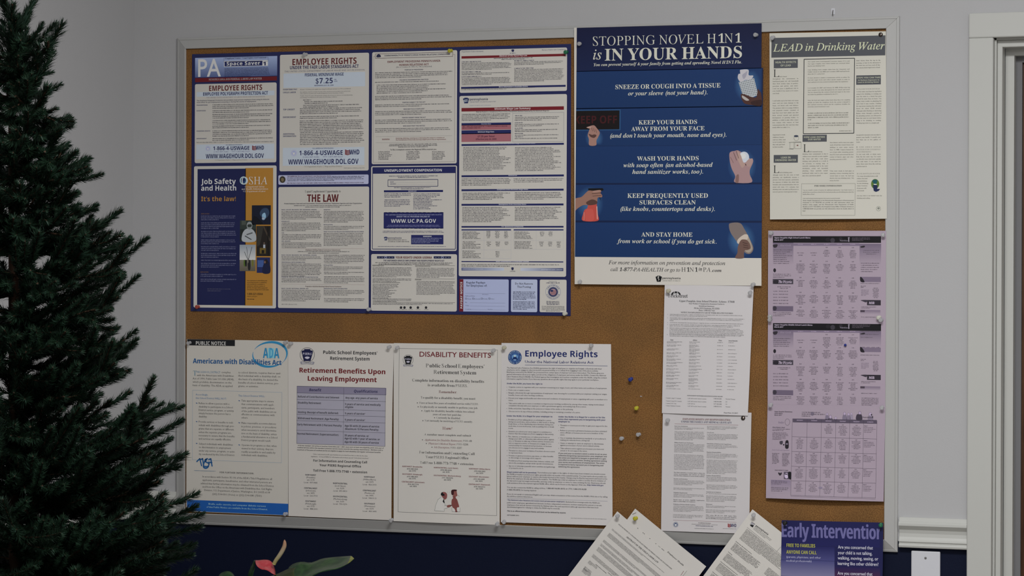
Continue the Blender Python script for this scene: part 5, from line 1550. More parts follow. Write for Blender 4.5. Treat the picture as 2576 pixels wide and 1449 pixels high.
# ------------------------------------------------------------------ retirement notice
def psers(s, x, y, r, col):
    s.ring(x, y, r, r, r * .05, '#50505c'); keystone(s, x, y - r * .78, r * 1.5, r * 1.62, col, lay=4)
    s.t('PSERS', x - r * .58, x + r * .60, y + r * .0, r * .30, '#a4a2b4', 'm', lay=6)
    s.poly([(x - r * .34, y + r * .35), (x, y + r * .22), (x + r * .36, y + r * .35), (x + r * .1, y + r * .55), (x - r * .15, y + r * .52)], '#a4a2b0', 6)
    s.poly([(x - r * .95, y + r * .92), (x - r * .7, y + r * .88), (x, y + r * 1.05), (x + r * .75, y + r * .9), (x + r * 1.02, y + r), (x + r * .85, y + r * 1.32), (x, y + r * 1.22), (x - r * .85, y + r * 1.28)], '#8e8c98', 5, smooth=False)
    s.poly([(x - r * .70, y + r * .98), (x, y + r * 1.1), (x + r * .75, y + r * 1.0), (x + r * .7, y + r * 1.2), (x, y + r * 1.18), (x - r * .68, y + r * 1.18)], '#a8a6a6', 6, smooth=False)
    s.g(x - r * .6, x + r * .6, y + r * 1.14, 10, 1, r * .1, '#50505c', last=1, lay=7)
s = Sheet('retirement_benefits_notice', 'white retirement benefits notice with red title and shaded table', 'notice',
          [(724.8, 859.8), (990.9, 864), (985.7, 1308.6), (726.6, 1298)], off=0.0052, paper='=a9a5a0', wref='a9a5a0', bulge=0.004, edge=(0, .005, .003, 0), curl=(0, 0, .003, .002))
V9, V10 = (720, 840, 5.796), (720, 1080, 5.796)
RD = '#84222c'
s.view(*V9).part('crest', 'navy keystone crest'); psers(s, 308, 305, 108, '#1c2058')
s.part('lettering')
s.t('Public School Employees\u2019', 541, 1330, 290, 48, '#2b2c34', 'b'); s.t('Retirement System', 645, 1219, 378, 48, '#2b2c34', 'b')
s.t('Retirement Benefits Upon', 195, 1451, 561, 68, '#8c1f28', 'bb'); s.t('Leaving Employment', 318, 1327, 681, 68, '#8c1f28', 'bb')
s.part('benefits_table', 'lavender shaded table')
s.rect(160, 760, 1467, 893, '=706c7e', 1); s.rect(160, 862, 1452, 246 + 1391, '=8a8894', 1)
LN = '#4c4c5c'
s.boxl(160, 760, 1453, 246 + 1391, .7, LN)
for y in (860, 954, 1088, 1172, 1262, 1405): s.hl(158 - (y - 760) * .01, 1464 - (y - 760) * .01, y, .6, LN)
s.vl(848, 782, 224 + 1391, .6, LN)
s.sub('lettering')
s.t('Benefit', 340, 518, 833, 38, '#2f2c68', 'bi'); s.t('Qualifications', 997, 1342, 851, 38, '#2f2c68', 'bi')
for t_, x0, x1, y in (('Refund of Contributions and Interest', 173, 782, 926), ('Disability Retirement', 173, 515, 1014), ('Vesting (Receipt of benefit deferred)', 171, 772, 1152), ('Withdrawal Retirement (Age Penalty)', 169, 778, 1240), ('Early Retirement with 3 Percent Penalty', 168, 820, 1332), ('Any age, any years of service', 872, 1344, 942), ('5 years of service and medically', 869, 1388, 1035), ('eligible', 869, 988, 1077), ('5 years of service*', 868, 1165, 1170), ('5 years of service*', 866, 1163, 1262), ('Age 55 with 25 years of service', 864, 1367, 1350), ('(Maximum 15 Percent Penalty)', 864, 1358, 1396)):
    s.t(t_, x0, x1, y, 27, '#34343e', 'b')
s.view(*V10)
for t_, x0, x1, y in (('Normal Retirement (Superannuation)', 166, 776, 75), ('35 years of service, or', 862, 1216, 99), ('Age 62 with 1 year of service, or', 862, 1378, 143), ('Age 60 with 30 years of service', 862, 1362, 194)):
    s.t(t_, x0, x1, y, 27, '#34343e', 'b')
s.part('lettering')
for t_, x0, x1, y in (('*A former member (not active or inactive) hired after July 1, 2001, must earn at least one eligibility point (one year of', 168, 1436, 242), ("credited service) before the member's previous service counts towards the vesting requirements.  Members with a", 165, 1420, 272), ('maximum of five years of credited service are eligible to apply for both disability and regular retirement benefits.', 163, 1390, 305)):
    s.t(t_, x0, x1, y, 16, '#3c3c46', 'bi')
s.t('Other retirement benefit opportunities are provided from time to time by the state', 399, 1198, 368, 16, '#44444c', 's'); s.t('legislature.  Contact PSERS for information about these special "retirement windows."', 370, 1220, 402, 16, '#44444c', 's')
s.t('For Information and Counseling Call', 404, 1190, 469, 33, '#33343c', 'b'); s.t('Your PSERS Regional Office', 494, 1102, 535, 33, '#33343c', 'b'); s.t('Toll Free 1-888-773-7748 + extension', 401, 1190, 614, 33, '#33343c', 'b')
for x, y, a_, b_, e_, l_ in ((364, 672, 'NORTHWEST', '(Franklin)', '5175', '437-9845'), (364, 864, 'CENTRALWEST', '(Johnstown)', '5875', '262-7715'), (364, 1055, 'SOUTHWEST', '(Pittsburgh)', '5775', '488-2031'), (798, 794, 'NORTHCENTRAL', '(Lock Haven)', '5275', '893-4410'), (796, 985, 'SOUTHCENTRAL', '(Mechanicsburg)', '5675', '795-9270'), (1225, 701, 'NORTHEAST', '(Wilkes-Barre)', '5375', '826-2003'), (1223, 898, 'CENTRALEAST', '(Fleetwood)', '5475', '944-9113'), (1225, 1090, 'SOUTHEAST', '(Warminster)', '5575', '443-3495')):
    for k, (t_, f_) in enumerate(((a_, 17.5), (b_, 13.2), ('ext. ' + e_, 12.6), ('Local:  ' + l_, 12.4))):
        s.tc(t_, x, len(t_) * f_, y + k * 36.5, 21, '#3c3c4c', 'b' if k == 0 else 's')
s.done()

# ------------------------------------------------------------------ disability benefits notice
s = Sheet('disability_benefits_notice', 'white disability benefits notice with a thin border and a drawing of a doctor', 'notice',
          [(990.6, 863), (1262, 867.7), (1257, 1320.7), (991.3, 1310.6)], off=0.0062, paper='=aaa7a2', wref='aaa7a2', bulge=0.003, edge=(0, .003, .005, .002), curl=(0, 0, 0, .003))
V11, V12 = (985, 855, 5.916), (985, 1090, 5.916)
s.view(*V11).part('crest', 'black keystone crest'); psers(s, 249, 297, 78, '#1c1e24')
s.part('lettering')
s.boxl(116, 127, 1568, 1225 + 1390, .6, '#4c4c50')
s.t('DISABILITY BENEFITS', 418, 1480, 248, 73, '#8c1f2c', 'm'); s.t('Public School Employees\u2019', 512, 1384, 407, 54, '#2e2e32', 'r'); s.t('Retirement System', 630, 1264, 503, 54, '#2e2e32', 'r')
s.t('Complete information on disability benefits', 312, 1381, 617, 40, '#37373c', 'r'); s.t('is available from PSERS.', 544, 1142, 689, 38, '#37373c', 'r')
s.t('Remember:', 709, 980, 790, 38, '#7c2c34', 'r'); s.t('To qualify for a disability benefit, you must', 440, 1252, 871, 31, '#3a3a40', 'r')
for t_, x0, x1, y in (('Have at least five years of credited service with PSERS.', 418, 1304, 948), ('Be physically or mentally unable to perform your job.', 430, 1292, 1006), ('Apply for disability benefits within two school', 485, 1240, 1065), ('years of your last paid day.', 620, 1052, 1119), ('Currently be disabled.', 676, 1034, 1169), ('Not currently be receiving a PSERS annuity.', 502, 1214, 1212)):
    s.t(t_, x0, x1, y, 27, '#57575c', 'ri' if False else 'r'); 
    if not t_.startswith('years'): s.ell(x0 - 28, y - 11, 7, 7, '#3a3a40', 4, n=8)
s.t('How?', 766, 913, 1334, 42, '#8c2830', 'r'); s.t('A member must complete and submit', 492, 1190, 1418, 28, '#3a3a40', 'r')
s.view(*V12)
for a_, x0, x1, b_, x2, x3, y in (('Application for Disability Retirement,', 498, 1062, 'PSRS-49.', 1072, 1208, 108), ('Physician\u2019s Medical Report,', 556, 968, 'PSRS-1236.', 978, 1155, 162), ('Job Description,', 640, 876, 'PSRS-1237.', 886, 1062, 218)):
    s.t(a_, x0, x1, y, 27, '#94505a', 'ri'); s.t(b_, x2, x3, y + (x2 - x0) * .025, 25, '#4c4c50', 'r'); s.ell(x0 - 30, y - 12, 7, 7, '#3a3a40', 4, n=8)
s.t('For Information and Counseling Call', 420, 1245, 297, 36, '#37373c', 'r'); s.t('Your PSERS Regional Office', 512, 1153, 366, 36, '#37373c', 'r'); s.t('Toll Free 1-888-773-7748 + extension', 432, 1228, 449, 34, '#37373c', 'r')
for x, y, a_, n_, e_, w_ in ((317, 500, 'NORTHWEST (Brookeville)', '(814) 849-3323', '5175', 302), (317, 614, 'SOUTHWEST (Pittsburgh)', '(412) 488-2031', '5775', 302), (330, 728, 'CENTRALWEST (Johnstown)', '(814) 262-7715', '5875', 340), (820, 517, 'NORTHCENTRAL (Lock Haven)', '(570) 893-4410', '5275', 362), (840, 633, 'SOUTHCENTRAL (Mechanicsburg)', '(717) 795-9270', '5675', 405), (1318, 534, 'NORTHEAST (Wilkes-Barre)', '(570) 826-2003', '5375', 316), (1308, 651, 'SOUTHEAST (Warminster)', '(215) 443-3495', '5575', 298), (1314, 765, 'CENTRALEAST (Fleetwood)', '(610) 944-9113', '5475', 316)):
    s.tc(a_, x, w_, y, 19, '#8e3c48', 'b'); s.tc(n_, x, 165, y + 36, 18, '#3c3c44', 'b'); s.tc('ext. ' + e_, x, 102, y + 66, 18, '#3c3c44', 'b')
s.part('doctor_drawing', 'coloured drawing of a doctor examining a patient')
s.poly([(652, 1150), (662, 1080), (690, 1000), (738, 950), (770, 965), (800, 1010), (812, 1070), (838, 1072), (846, 1108), (800, 1120), (790, 1158), (650, 1150)], '#aeaca8', 3)
s.poly([(770, 1010), (790, 975), (800, 1030), (792, 1040)], '#26262c', 5, smooth=False)
for a_, b_ in (((652, 1150), (665, 1075)), ((665, 1075), (700, 985)), ((700, 985), (745, 950)), ((650, 1150), (795, 1158)), ((795, 1158), (795, 1120)), ((800, 1120), (846, 1108)), ((790, 980), (808, 1072)), ((808, 1072), (838, 1070))):
    s.line(*a_, *b_, .5, '#4a5650', 5)
s.poly([(750, 900), (775, 872), (815, 878), (836, 905), (836, 945), (826, 970), (800, 985), (782, 965), (758, 935)], '#a05a58', 5)
s.poly([(744, 915), (750, 885), (770, 874), (778, 895), (798, 905), (795, 925), (768, 928)], '#1e1e22', 6)
s.poly([(834, 1075), (872, 1062), (898, 1070), (898, 1082), (865, 1100), (840, 1098)], '#9c5a54', 6); s.line(885, 1070, 910, 1066, 1.6, '#3c2428', 7)
s.poly([(900, 895), (898, 860), (915, 838), (965, 836), (978, 862), (985, 900), (990, 925), (970, 938), (945, 935), (918, 918)], '#a2605a', 5)
s.poly([(899, 890), (898, 855), (920, 836), (978, 838), (975, 858), (940, 862), (935, 905), (915, 918), (902, 905)], '#4c1c22', 6)
s.poly([(920, 930), (925, 965), (905, 990), (903, 1060), (925, 1110), (950, 1165), (995, 1165), (985, 1110), (1010, 1105), (1015, 1085), (1000, 1030), (985, 985), (965, 960), (962, 935)], '#9c5450', 4)
s.poly([(908, 1105), (945, 1120), (960, 1165), (918, 1162), (908, 1135)], '#aeaca8', 6); s.poly([(985, 1105), (1030, 1105), (1028, 1165), (990, 1162)], '#aeaca8', 6)
for a_, b_ in (((1000, 915), (1020, 940)), ((840, 873), (848, 874)), ((868, 873), (876, 875)), ((908, 1105), (912, 1160)), ((912, 1160), (1028, 1166)), ((1028, 1166), (1030, 1105)), ((960, 990), (975, 1040)), ((800, 905), (785, 985)), ((810, 1080), (800, 1075))): s.line(*a_, *b_, .5, '#4c4046', 7)
s.done()

# ------------------------------------------------------------------ labour relations notice
s = Sheet('labor_relations_notice', 'white employee rights notice with a round blue seal and blue title', 'notice',
          [(1261.6, 862.8), (1537, 865.7), (1542.2, 1322), (1260, 1313.6)], off=0.0050, paper='=a5a2a1', wref='a5a2a1', bulge=0.001, edge=(0, .001, .003, .003), curl=(0, 0, .004, 0))
V13, V14 = (1255, 855, 5.797), (1255, 1085, 5.797)
s.view(*V13).part('round_seal', 'round blue seal')
s.ell(235, 254, 100, 102, '#1f4496', 2)
for ch, a in zip('NATIONAL LABOR RELATIONS BOARD * UNITED STATES *', np.linspace(100, 100 + 352, 48)):
    if ch == ' ': continue
    ca, sa = math.cos(math.radians(a)), math.sin(math.radians(a)); tx, ty = -sa, ca
    bx, by = 235 + 78 * ca, 254 + 79 * sa
    s.t(ch, bx - tx * 4, (bx + tx * 4, by + ty * 4), by - ty * 4, 15, '#8aa4cc', 'b')
s.ell(235, 254, 68, 70, '#5c82b8', 3); s.ell(235, 255, 62, 63, '#2c58a0', 4); s.poly([(190, 235), (235, 205), (282, 235), (268, 280), (235, 260), (202, 280)], '#5f8cc0', 5); s.poly([(205, 270), (225, 240), (245, 240), (268, 270), (262, 300), (235, 285), (208, 300)], '#16367c', 6); s.ell(235, 235, 18, 12, '#9cb4d4', 7); s.rect(215, 285, 255, 300, '#7c9ccc', 7)
s.part('lettering')
NB = '#1c2c7c'
s.t('Employee Rights', 386, 1440, 242, 88, NB, 'b'); s.t('Under the National Labor Relations Act', 382, 1380, 336, 38, '#303c80', 'm')
s.hl(382, 1585, 366, .9, '#4c588c')
K2 = '#45444c'
def R(t_, x0, x1, y, st='m', col=K2, h=19): s.t(t_, x0, x1, y, h, col, st)
for r_ in (('The National Labor Relations Act (NLRA) guarantees the right of employees to organize and bargain collectively with their', 120, 1502, 416), ('employers, and to engage in other protected concerted activity or to refrain from engaging in any of the above activity.', 118, 1450, 446), ('Employees covered by the NLRA* are protected from certain types of employer and union misconduct. This Notice gives you', 118, 1532, 478), ('general information about your rights, and about the obligations of employers and unions under the NLRA. Contact the National', 118, 1562, 511), ('Labor Relations Board (NLRB), the Federal agency that investigates and resolves complaints under the NLRA, using the contact', 118, 1575, 544), ('information supplied below, if you have any questions about specific rights that may apply in your particular workplace.', 118, 1458, 577),
           ('Organize a union to negotiate with your employer concerning your wages, hours, and other terms and conditions of employment.', 146, 1578, 696), ('Form, join or assist a union.', 146, 456, 740), ('Bargain collectively through representatives of employees\u2019 own choosing for a contract with your employer setting your wages,', 146, 1580, 780), ('benefits, hours, and other working conditions.', 146, 652, 814), ('Discuss your wages and benefits and other terms and conditions of employment or union organizing with your co-workers or a', 146, 1582, 857), ('union.', 146, 212, 889), ('Take action with one or more co-workers to improve your working conditions by, among other means, raising work-related', 146, 1532, 933), ('complaints directly with your employer or with a government agency, and seeking help from a union.', 146, 1278, 966), ('Strike and picket, depending on the purpose or means of the strike or the picketing.', 146, 1086, 1007), ('Choose not to do any of these activities, including joining or remaining a member of a union.', 146, 1190, 1050),
           ('Prohibit you from talking about or soliciting for a union', 145, 766, 1171), ('during non-work time, such as before or after work or during', 145, 812, 1202), ('break times; or from distributing union literature during non-', 145, 800, 1233), ('work time, in non-work areas, such as parking lots or break', 145, 808, 1265), ('rooms.', 145, 216, 1296), ('Question you about your union support or activities in a', 145, 768, 1342), ('manner that discourages you from engaging in that activity.', 145, 806, 1373), ('Fire, demote, or transfer you, or reduce your hours or', 145, 745, 1417),
           ('Threaten or coerce you in order to gain your support for the', 898, 1582, 1254), ('union.', 898, 964, 1285), ('Refuse to process a grievance because you have criticized', 898, 1576, 1329), ('union officials or because you are not a member of the', 898, 1526, 1361), ('union.', 898, 964, 1392), ('Use or maintain discriminatory standards or procedures in', 898, 1564, 1438)): R(*r_)
for y in (690, 733, 775, 851, 926, 1000, 1043, 1164, 1335, 1410): s.ell(121, y, 4, 4, K2, 4, n=6)
for y in (1246, 1322, 1430): s.ell(874, y, 4, 4, K2, 4, n=6)
R('Under the NLRA, you have the right to:', 120, 642, 645, 'bb', NB, 20); R('Under the NLRA, it is illegal for your employer to:', 118, 788, 1117, 'bb', NB, 20)
R('Under the NLRA, it is illegal for a union or for the', 870, 1550, 1130, 'bb', NB, 20); R('union that represents you in bargaining with your', 870, 1556, 1166, 'bb', NB, 20); R('employer to:', 870, 1042, 1200, 'bb', NB, 20)
s.view(*V14)
for r_ in (('change your shift, or otherwise take adverse action against', 146, 808, 115), ('you, or threaten to take any of these actions, because you', 147, 800, 147), ('join or support a union, or because you engage in con-', 147, 770, 180), ('certed activity for mutual aid and protection, or because', 147, 774, 213), ('you choose not to engage in any such activity.', 147, 664, 246), ('Threaten to close your workplace if workers choose a union', 149, 820, 288), ('to represent them.', 149, 350, 320), ('Promise or grant promotions, pay raises, or other benefits', 149, 796, 361), ('to discourage or encourage union support.', 149, 622, 392), ('Prohibit you from wearing union hats, buttons, t-shirts, and', 149, 805, 436), ('pins in the workplace except under special circumstances.', 149, 798, 469), ('Spy on or videotape peaceful union activities and gatherings', 149, 822, 512), ('or pretend to do so.', 149, 366, 544),
           ('making job referrals from a hiring hall.', 898, 1330, 135), ('Cause or attempt to cause an employer to discriminate', 898, 1530, 180), ('against you because of your union-related activity.', 898, 1472, 212), ('Take adverse action against you because you have not', 900, 1534, 256), ('joined or do not support the union.', 900, 1292, 289),
           ('If you believe your rights or the rights of others have been violated, you should contact', 570, 1556, 609), ('the NLRB promptly to protect your rights, generally within six months of the unlawful activity. You may inquire about possible vio-', 121, 1578, 633), ('lations without your employer or anyone else being informed of the inquiry. Charges may be filed by any person and need not be', 121, 1584, 664), ('filed by the employee directly affected by the violation. The NLRB may order an employer to rehire a worker fired in violation of', 121, 1562, 695), ('the law and to pay lost wages and benefits, and may order an employer or union to cease violating the law. Employees should', 121, 1558, 728), ('seek assistance from the nearest regional NLRB office, which can be found on the Agency\u2019s Web site:', 121, 1280, 761),
           ('You can also contact the NLRB by calling toll-free:', 122, 686, 824), ('for hearing impaired.', 330, 552, 866), ('If you do not speak or understand English well, you may obtain a translation of this notice from the NLRB\u2019s Web site or by calling', 122, 1588, 922), ('the toll-free numbers listed above.', 122, 500, 955), ('Excluded from coverage under the NLRA are', 982, 1478, 1037), ('public-sector employees, agricultural and domestic workers, independent contractors, workers employed by a parent or spouse,', 122, 1508, 1047), ('employees of air and rail carriers covered by the Railway Labor Act, and supervisors (although supervisors that have been', 122, 1456, 1080), ('discriminated against for refusing to violate the NLRA may be covered).', 122, 896, 1112)): R(*r_)
for y in (281, 354, 428, 505): s.ell(125, y, 4, 4, K2, 4, n=6)
for y in (171, 247): s.ell(876, y, 4, 4, K2, 4, n=6)
for i, (t_, x1) in enumerate((('If you and your co-workers select a union to act as your', 1578), ('collective bargaining representative, your employer and', 1576), ('the union are required to bargain in good faith in a gen-', 1572), ('uine effort to reach a written, binding agreement setting', 1576), ('your terms and conditions of employment. The union', 1542), ('is required to fairly represent you in bargaining and', 1526), ('enforcing the agreement.', 1186))):
    R(t_, 872, x1, 329 + i * 32.6, 'b', '#33333c')
R('Illegal conduct will not be permitted.', 121, 556, 602, 'bb', NB); R('http://www.nlrb.gov.', 1290, 1534, 791, 'bb', NB)
R('1-866-667-NLRB (6572) or (TTY) 1-866-315-NLRB', 698, 1280, 839, 'b', '#33333c'); R('(1-866-315-6572)', 122, 320, 860, 'b', '#33333c')
s.hl(122, 1588, 974, .5, '#7a7c94')
R('*The National Labor Relations Act covers most private-sector employers.', 122, 970, 1010, 'b', NB); R('This is an official Government Notice and must not be defaced by anyone.', 122, 984, 1170, 'bb', '#33333c'); R('SEPTEMBER 2011', 122, 297, 1229, 'b', '#33333c', 15); s.g(1055, 1588, 1268, 10, 1, 8, K2, last=1)
s.done()

# ------------------------------------------------------------------ the loose sheets at the foot of the board
def corner_sheet(name, label, top, left, right, off, paper, w=0.2159, h=0.2794, **k):
    """a letter sheet hung tilted by its upper corner; TOP, LEFT (a point down the left edge), RIGHT (along the upper edge)"""
    Yp = CORKY - off
    a, l_, r_ = P(*top, Yp), P(*left, Yp), P(*right, Yp)
    u = (r_ - a) / np.linalg.norm(r_ - a)
    d = np.array([u[2], 0, -u[0]])
    tr, bl = a + u * w, a + d * h
    def px(p):
        q = p - CAM; z = q @ FW
        return (W / 2 + F * (q @ RR) / z, H / 2 - F * (q @ UU) / z)
    return Sheet(name, label, 'notice', [px(a), px(tr), px(tr + d * h), px(bl)], off=off, paper=paper, wref='b0ada9', **k)
s = corner_sheet('health_notice', 'white sheet with a staple, tilted behind the child labor notice', (1597.8, 1279.5), (1500, 1430), (1774, 1423), 0.0090, '=afaca8', edge=(.001, .001, 0, .001))
s.view(1420, 1260, 6.779).part('lettering')
s.t("Employees' Health", 1752, (2025, 1112), 872, 24, '#34343a', 'rbi'); 
for x, y in ((1245, 465), (1335, 543), (1355, 560), (1450, 640), (1552, 728)): s.line(x, y, x + 12, y + 8, 2.2, '#44444a')
s.line(1600, 765, 1640, 795, .6, '#707076'); s.line(1655, 812, 1700, 850, 1.4, '#505056')
s.done()
s = corner_sheet('child_labor_notice', 'white child labor law abstract hanging tilted by one clear pin', (1552.8, 1286.3), (1440, 1449), (1725.3, 1431.9), 0.0112, '=b1aeaa', edge=(.001, .001, 0, .001))
s.view(1420, 1260, 6.779).part('lettering')
s.t('MUST BE POSTED IN A CONSPICUOUS PLACE WHERE ANY PERSON UNDER AGE 18 IS EMPLOYED', 918, (1828, 1172), 402, 18, '#4a484c', 'rb')
s.t('ABSTRACT OF THE CHILD LABOR LAW', 1052, (1594, 1064), 618, 26, '#38373c', 'rb')
def tg(x, y, n, L, dd=15.2, h=7.5, col='#55535a', last=.6, bold=0):
    """small print along the tilted lines: rows start at (x, y) and step down the page"""
    ux, uy = 0.766, 0.648
    ox, oy = s.pt(x, y), None
    for i in range(n):
        l = L * (last if i == n - 1 and n > 1 else 1)
        xx, yy = x - 0.60 * dd * i, y + 0.80 * dd * i
        su = s.u.copy()
        a = s.pt(xx, yy); b = s.pt(xx + ux * l, yy + uy * l)
        # the sheet's own axis is the line direction; rows are given by their length
        L3 = np.linalg.norm(b - a)
        tgrow(a, L3, h, col)
def tgrow(a, L3, h, col):
    hm = h / 6.779 / 1060
    x = 0.0
    Q = []
    lw, st_ = hm * .62, hm * .18
    while x < L3:
        for _ in range(int(RNG.integers(2, 9))):
            if x > L3: break
            Q.append((x, x + st_, 0, hm * (1.35 if RNG.random() < .3 else 1)))
            if RNG.random() < .7: Q.append((x + lw * .45, x + lw * .45 + st_, 0, hm))
            if RNG.random() < .5:
                q = (0, .42, .84)[int(RNG.integers(0, 3))] * hm
                Q.append((x, x + lw * .6, q, q + st_))
            x += lw
        x += lw * .7
    if not Q: return
    Q = np.array(Q)
    xs = np.stack([Q[:, 0], Q[:, 1], Q[:, 1], Q[:, 0]], 1).ravel(); zs = np.stack([Q[:, 2], Q[:, 2], Q[:, 3], Q[:, 3]], 1).ravel()
    i4 = np.arange(len(Q)) * 4
    s.cur[2].add(s.lift(a + np.outer(xs, s.u) + np.outer(zs, s.v), 4), np.concatenate([np.stack([i4, i4 + 1, i4 + 2], 1), np.stack([i4, i4 + 2, i4 + 3], 1)]), s.c(col))
tg(815, 480, 2, 1150); tg(765, 548, 5, 1180); tg(672, 668, 3, 1190); tg(625, 732, 3, 1200); tg(582, 790, 5, 1200, last=.8)
tg(492, 912, 4, 1180); tg(425, 1020, 4, 180, last=.4); tg(530, 1085, 1, 240, h=11, col='#3a383e'); tg(740, 1225, 1, 100, h=11, col='#3a383e'); tg(350, 1120, 4, 150); tg(330, 1150, 5, 160)
s.line(2035, 1195, 1985, 1270, .9, '#a05860')
s.done()
s = corner_sheet('right_to_know_notice', 'white tilted law notice with a keystone logo, pinned at its raised corner', (1893, 1281.3), (1761.5, 1449), (1965.7, 1339), 0.0100, '=b1aea9', edge=(.001, .001, 0, .001))
s.view(1740, 1260, 7.665).part('logo', 'dark keystone logo')
s.poly([(1122, 462), (1150, 455), (1203, 470), (1178, 512), (1140, 488)], '#1d2026', 4, smooth=False); s.poly([(1128, 445), (1155, 402), (1222, 455), (1205, 465), (1150, 450)], '#9c9aa0', 3, smooth=False); s.line(1158, 404, 1225, 452, .8, '#4c3c44', 5)
s.t('pennsylvania', 1232, (1468, 662), 488, 36, '#2c2c32', 'b')
s.part('lettering')
def kg(x, y, n, L, dd=20, h=9, col='#55535a', last=.7):
    for i in range(n):
        l = L * (last if i == n - 1 and n > 1 else RNG.uniform(.9, 1))
        xx, yy = x - 0.62 * dd * i, y + 0.78 * dd * i
        a, b = s.pt(xx, yy), s.pt(xx + .78 * l, yy + .625 * l)
        tgrow(a, np.linalg.norm(b - a), h, col)
kg(1215, 500, 3, 420, 24, 7)
s.line(1070, 510, 1750, 1062, .5, '#5c5c62'); s.line(1640, 978, 1722, 885, .5, '#5c5c62')
kg(1060, 548, 12, 1000, 20.5, 9, last=.5)
for x, y, t_, L in ((850, 785, 'Employee Workplace Notice', 390), (700, 985, 'Training', 100), (556, 1172, 'Hazardous Substance Survey Form', 420), (400, 1372, 'Material Safety Data Sheet', 360)):
    s.t(t_, x, (x + .78 * L, y + .625 * L), y, 15, '#38373c', 'b')
    kg(x - 15, y + 32, 8, 640, 20, 9)
kg(1480, 1290, 8, 400, 20, 9)
s.done()
s = Sheet('early_intervention_poster', 'navy and violet early intervention poster with big pale condensed title', 'poster',
          [(1966.6, 1308.6), (2222.3, 1315), (2216.5, 1690), (1961, 1680)], off=0.0128, paper='=191b40', wref='b0ada9', gloss=True)
s.view(1940, 1280, 7.156).part('background_print', 'blue fading print')
s.rect(190, 207, 2010, 700, '=1a1b42', col2='=1b1c4a'); s.rect(182, 660, 1142, 940, '=1b1c4a', col2='=3c3d6a', lay=2); s.rect(175, 918, 1142, 1240, '=3c3d6a', col2='=6c6a88', lay=2); s.rect(170, 1205, 1142, 2880, '=6c6a88', col2='=8a88a0', lay=2)
s.rect(1142, 690, 2008, 1050, '=191a42', col2='=1b1a44', lay=2); s.rect(1142, 1030, 2006, 1290, '=1b1a44', col2='=42203c', lay=2); s.rect(1142, 1250, 1990, 2900, '=42203c', col2='=5c2840', lay=2)
s.sub('lettering')
s.t('Early Intervention', 190, 2018, 506, 246, '=5c5a86', 'bb', track=-.035)
Y_ = '=9a9a40'
s.t('FREE TO FAMILIES', 278, 792, 684, 60, Y_, 'b'); s.t('ANYONE CAN CALL', 274, 818, 804, 60, Y_, 'b')
s.t('(parents, physicians, and other', 273, 895, 880, 36, '#a4a4c0', 's'); s.t('medical professionals)', 271, 728, 948, 36, '#a4a4c0', 's')
W_ = '#aeaec4'
for t_, x0, x1, y in (('Are you concerned that', 1202, 1832, 715), ('your child is not talking,', 1200, 1818, 815), ('walking, moving, seeing, or', 1198, 1928, 910), ('learning like other children?', 1198, 1930, 1008), ('Are you concerned that', 1195, 1824, 1185)):
    s.t(t_, x0, x1, y, 58, W_, 'm')
s.done()
print('print triangles', NVERT[0])

# ------------------------------------------------------------------ push pins
PM = dict(clear=mat('clear_plastic', (0.82, 0.82, 0.84), 0.12, trans=0.55, ior=1.35, spec=0.6), yellow=mat('yellow_plastic', (0.55, 0.50, 0.04), 0.3, spec=0.5), green=mat('green_plastic', (0.02, 0.17, 0.08), 0.3, spec=0.5),
          blue=mat('blue_plastic', (0.03, 0.05, 0.28), 0.3, spec=0.5), red=mat('red_plastic', (0.40, 0.07, 0.05), 0.35, spec=0.5), white=mat('cream_plastic', (0.66, 0.66, 0.58), 0.35, spec=0.5),
          metal=mat('dark_metal_tack', (0.12, 0.10, 0.09), 0.25, metal=0.9), cream=mat('clouded_plastic', (0.55, 0.52, 0.40), 0.35, spec=0.5), black=mat('black_plastic', (0.02, 0.02, 0.02), 0.3))
PROF = [(0.0, 0.0), (0.0036, 0.0), (0.0042, 0.0006), (0.0040, 0.0016), (0.0027, 0.0030), (0.0024, 0.0060), (0.0030, 0.0085), (0.0047, 0.0100), (0.0050, 0.0108), (0.0046, 0.0116), (0.0030, 0.0120), (0.0, 0.0121)]
DOME = [(0.0, 0.0), (0.0050, 0.0), (0.0052, 0.0004), (0.0046, 0.0018), (0.0030, 0.0028), (0.0, 0.0032)]
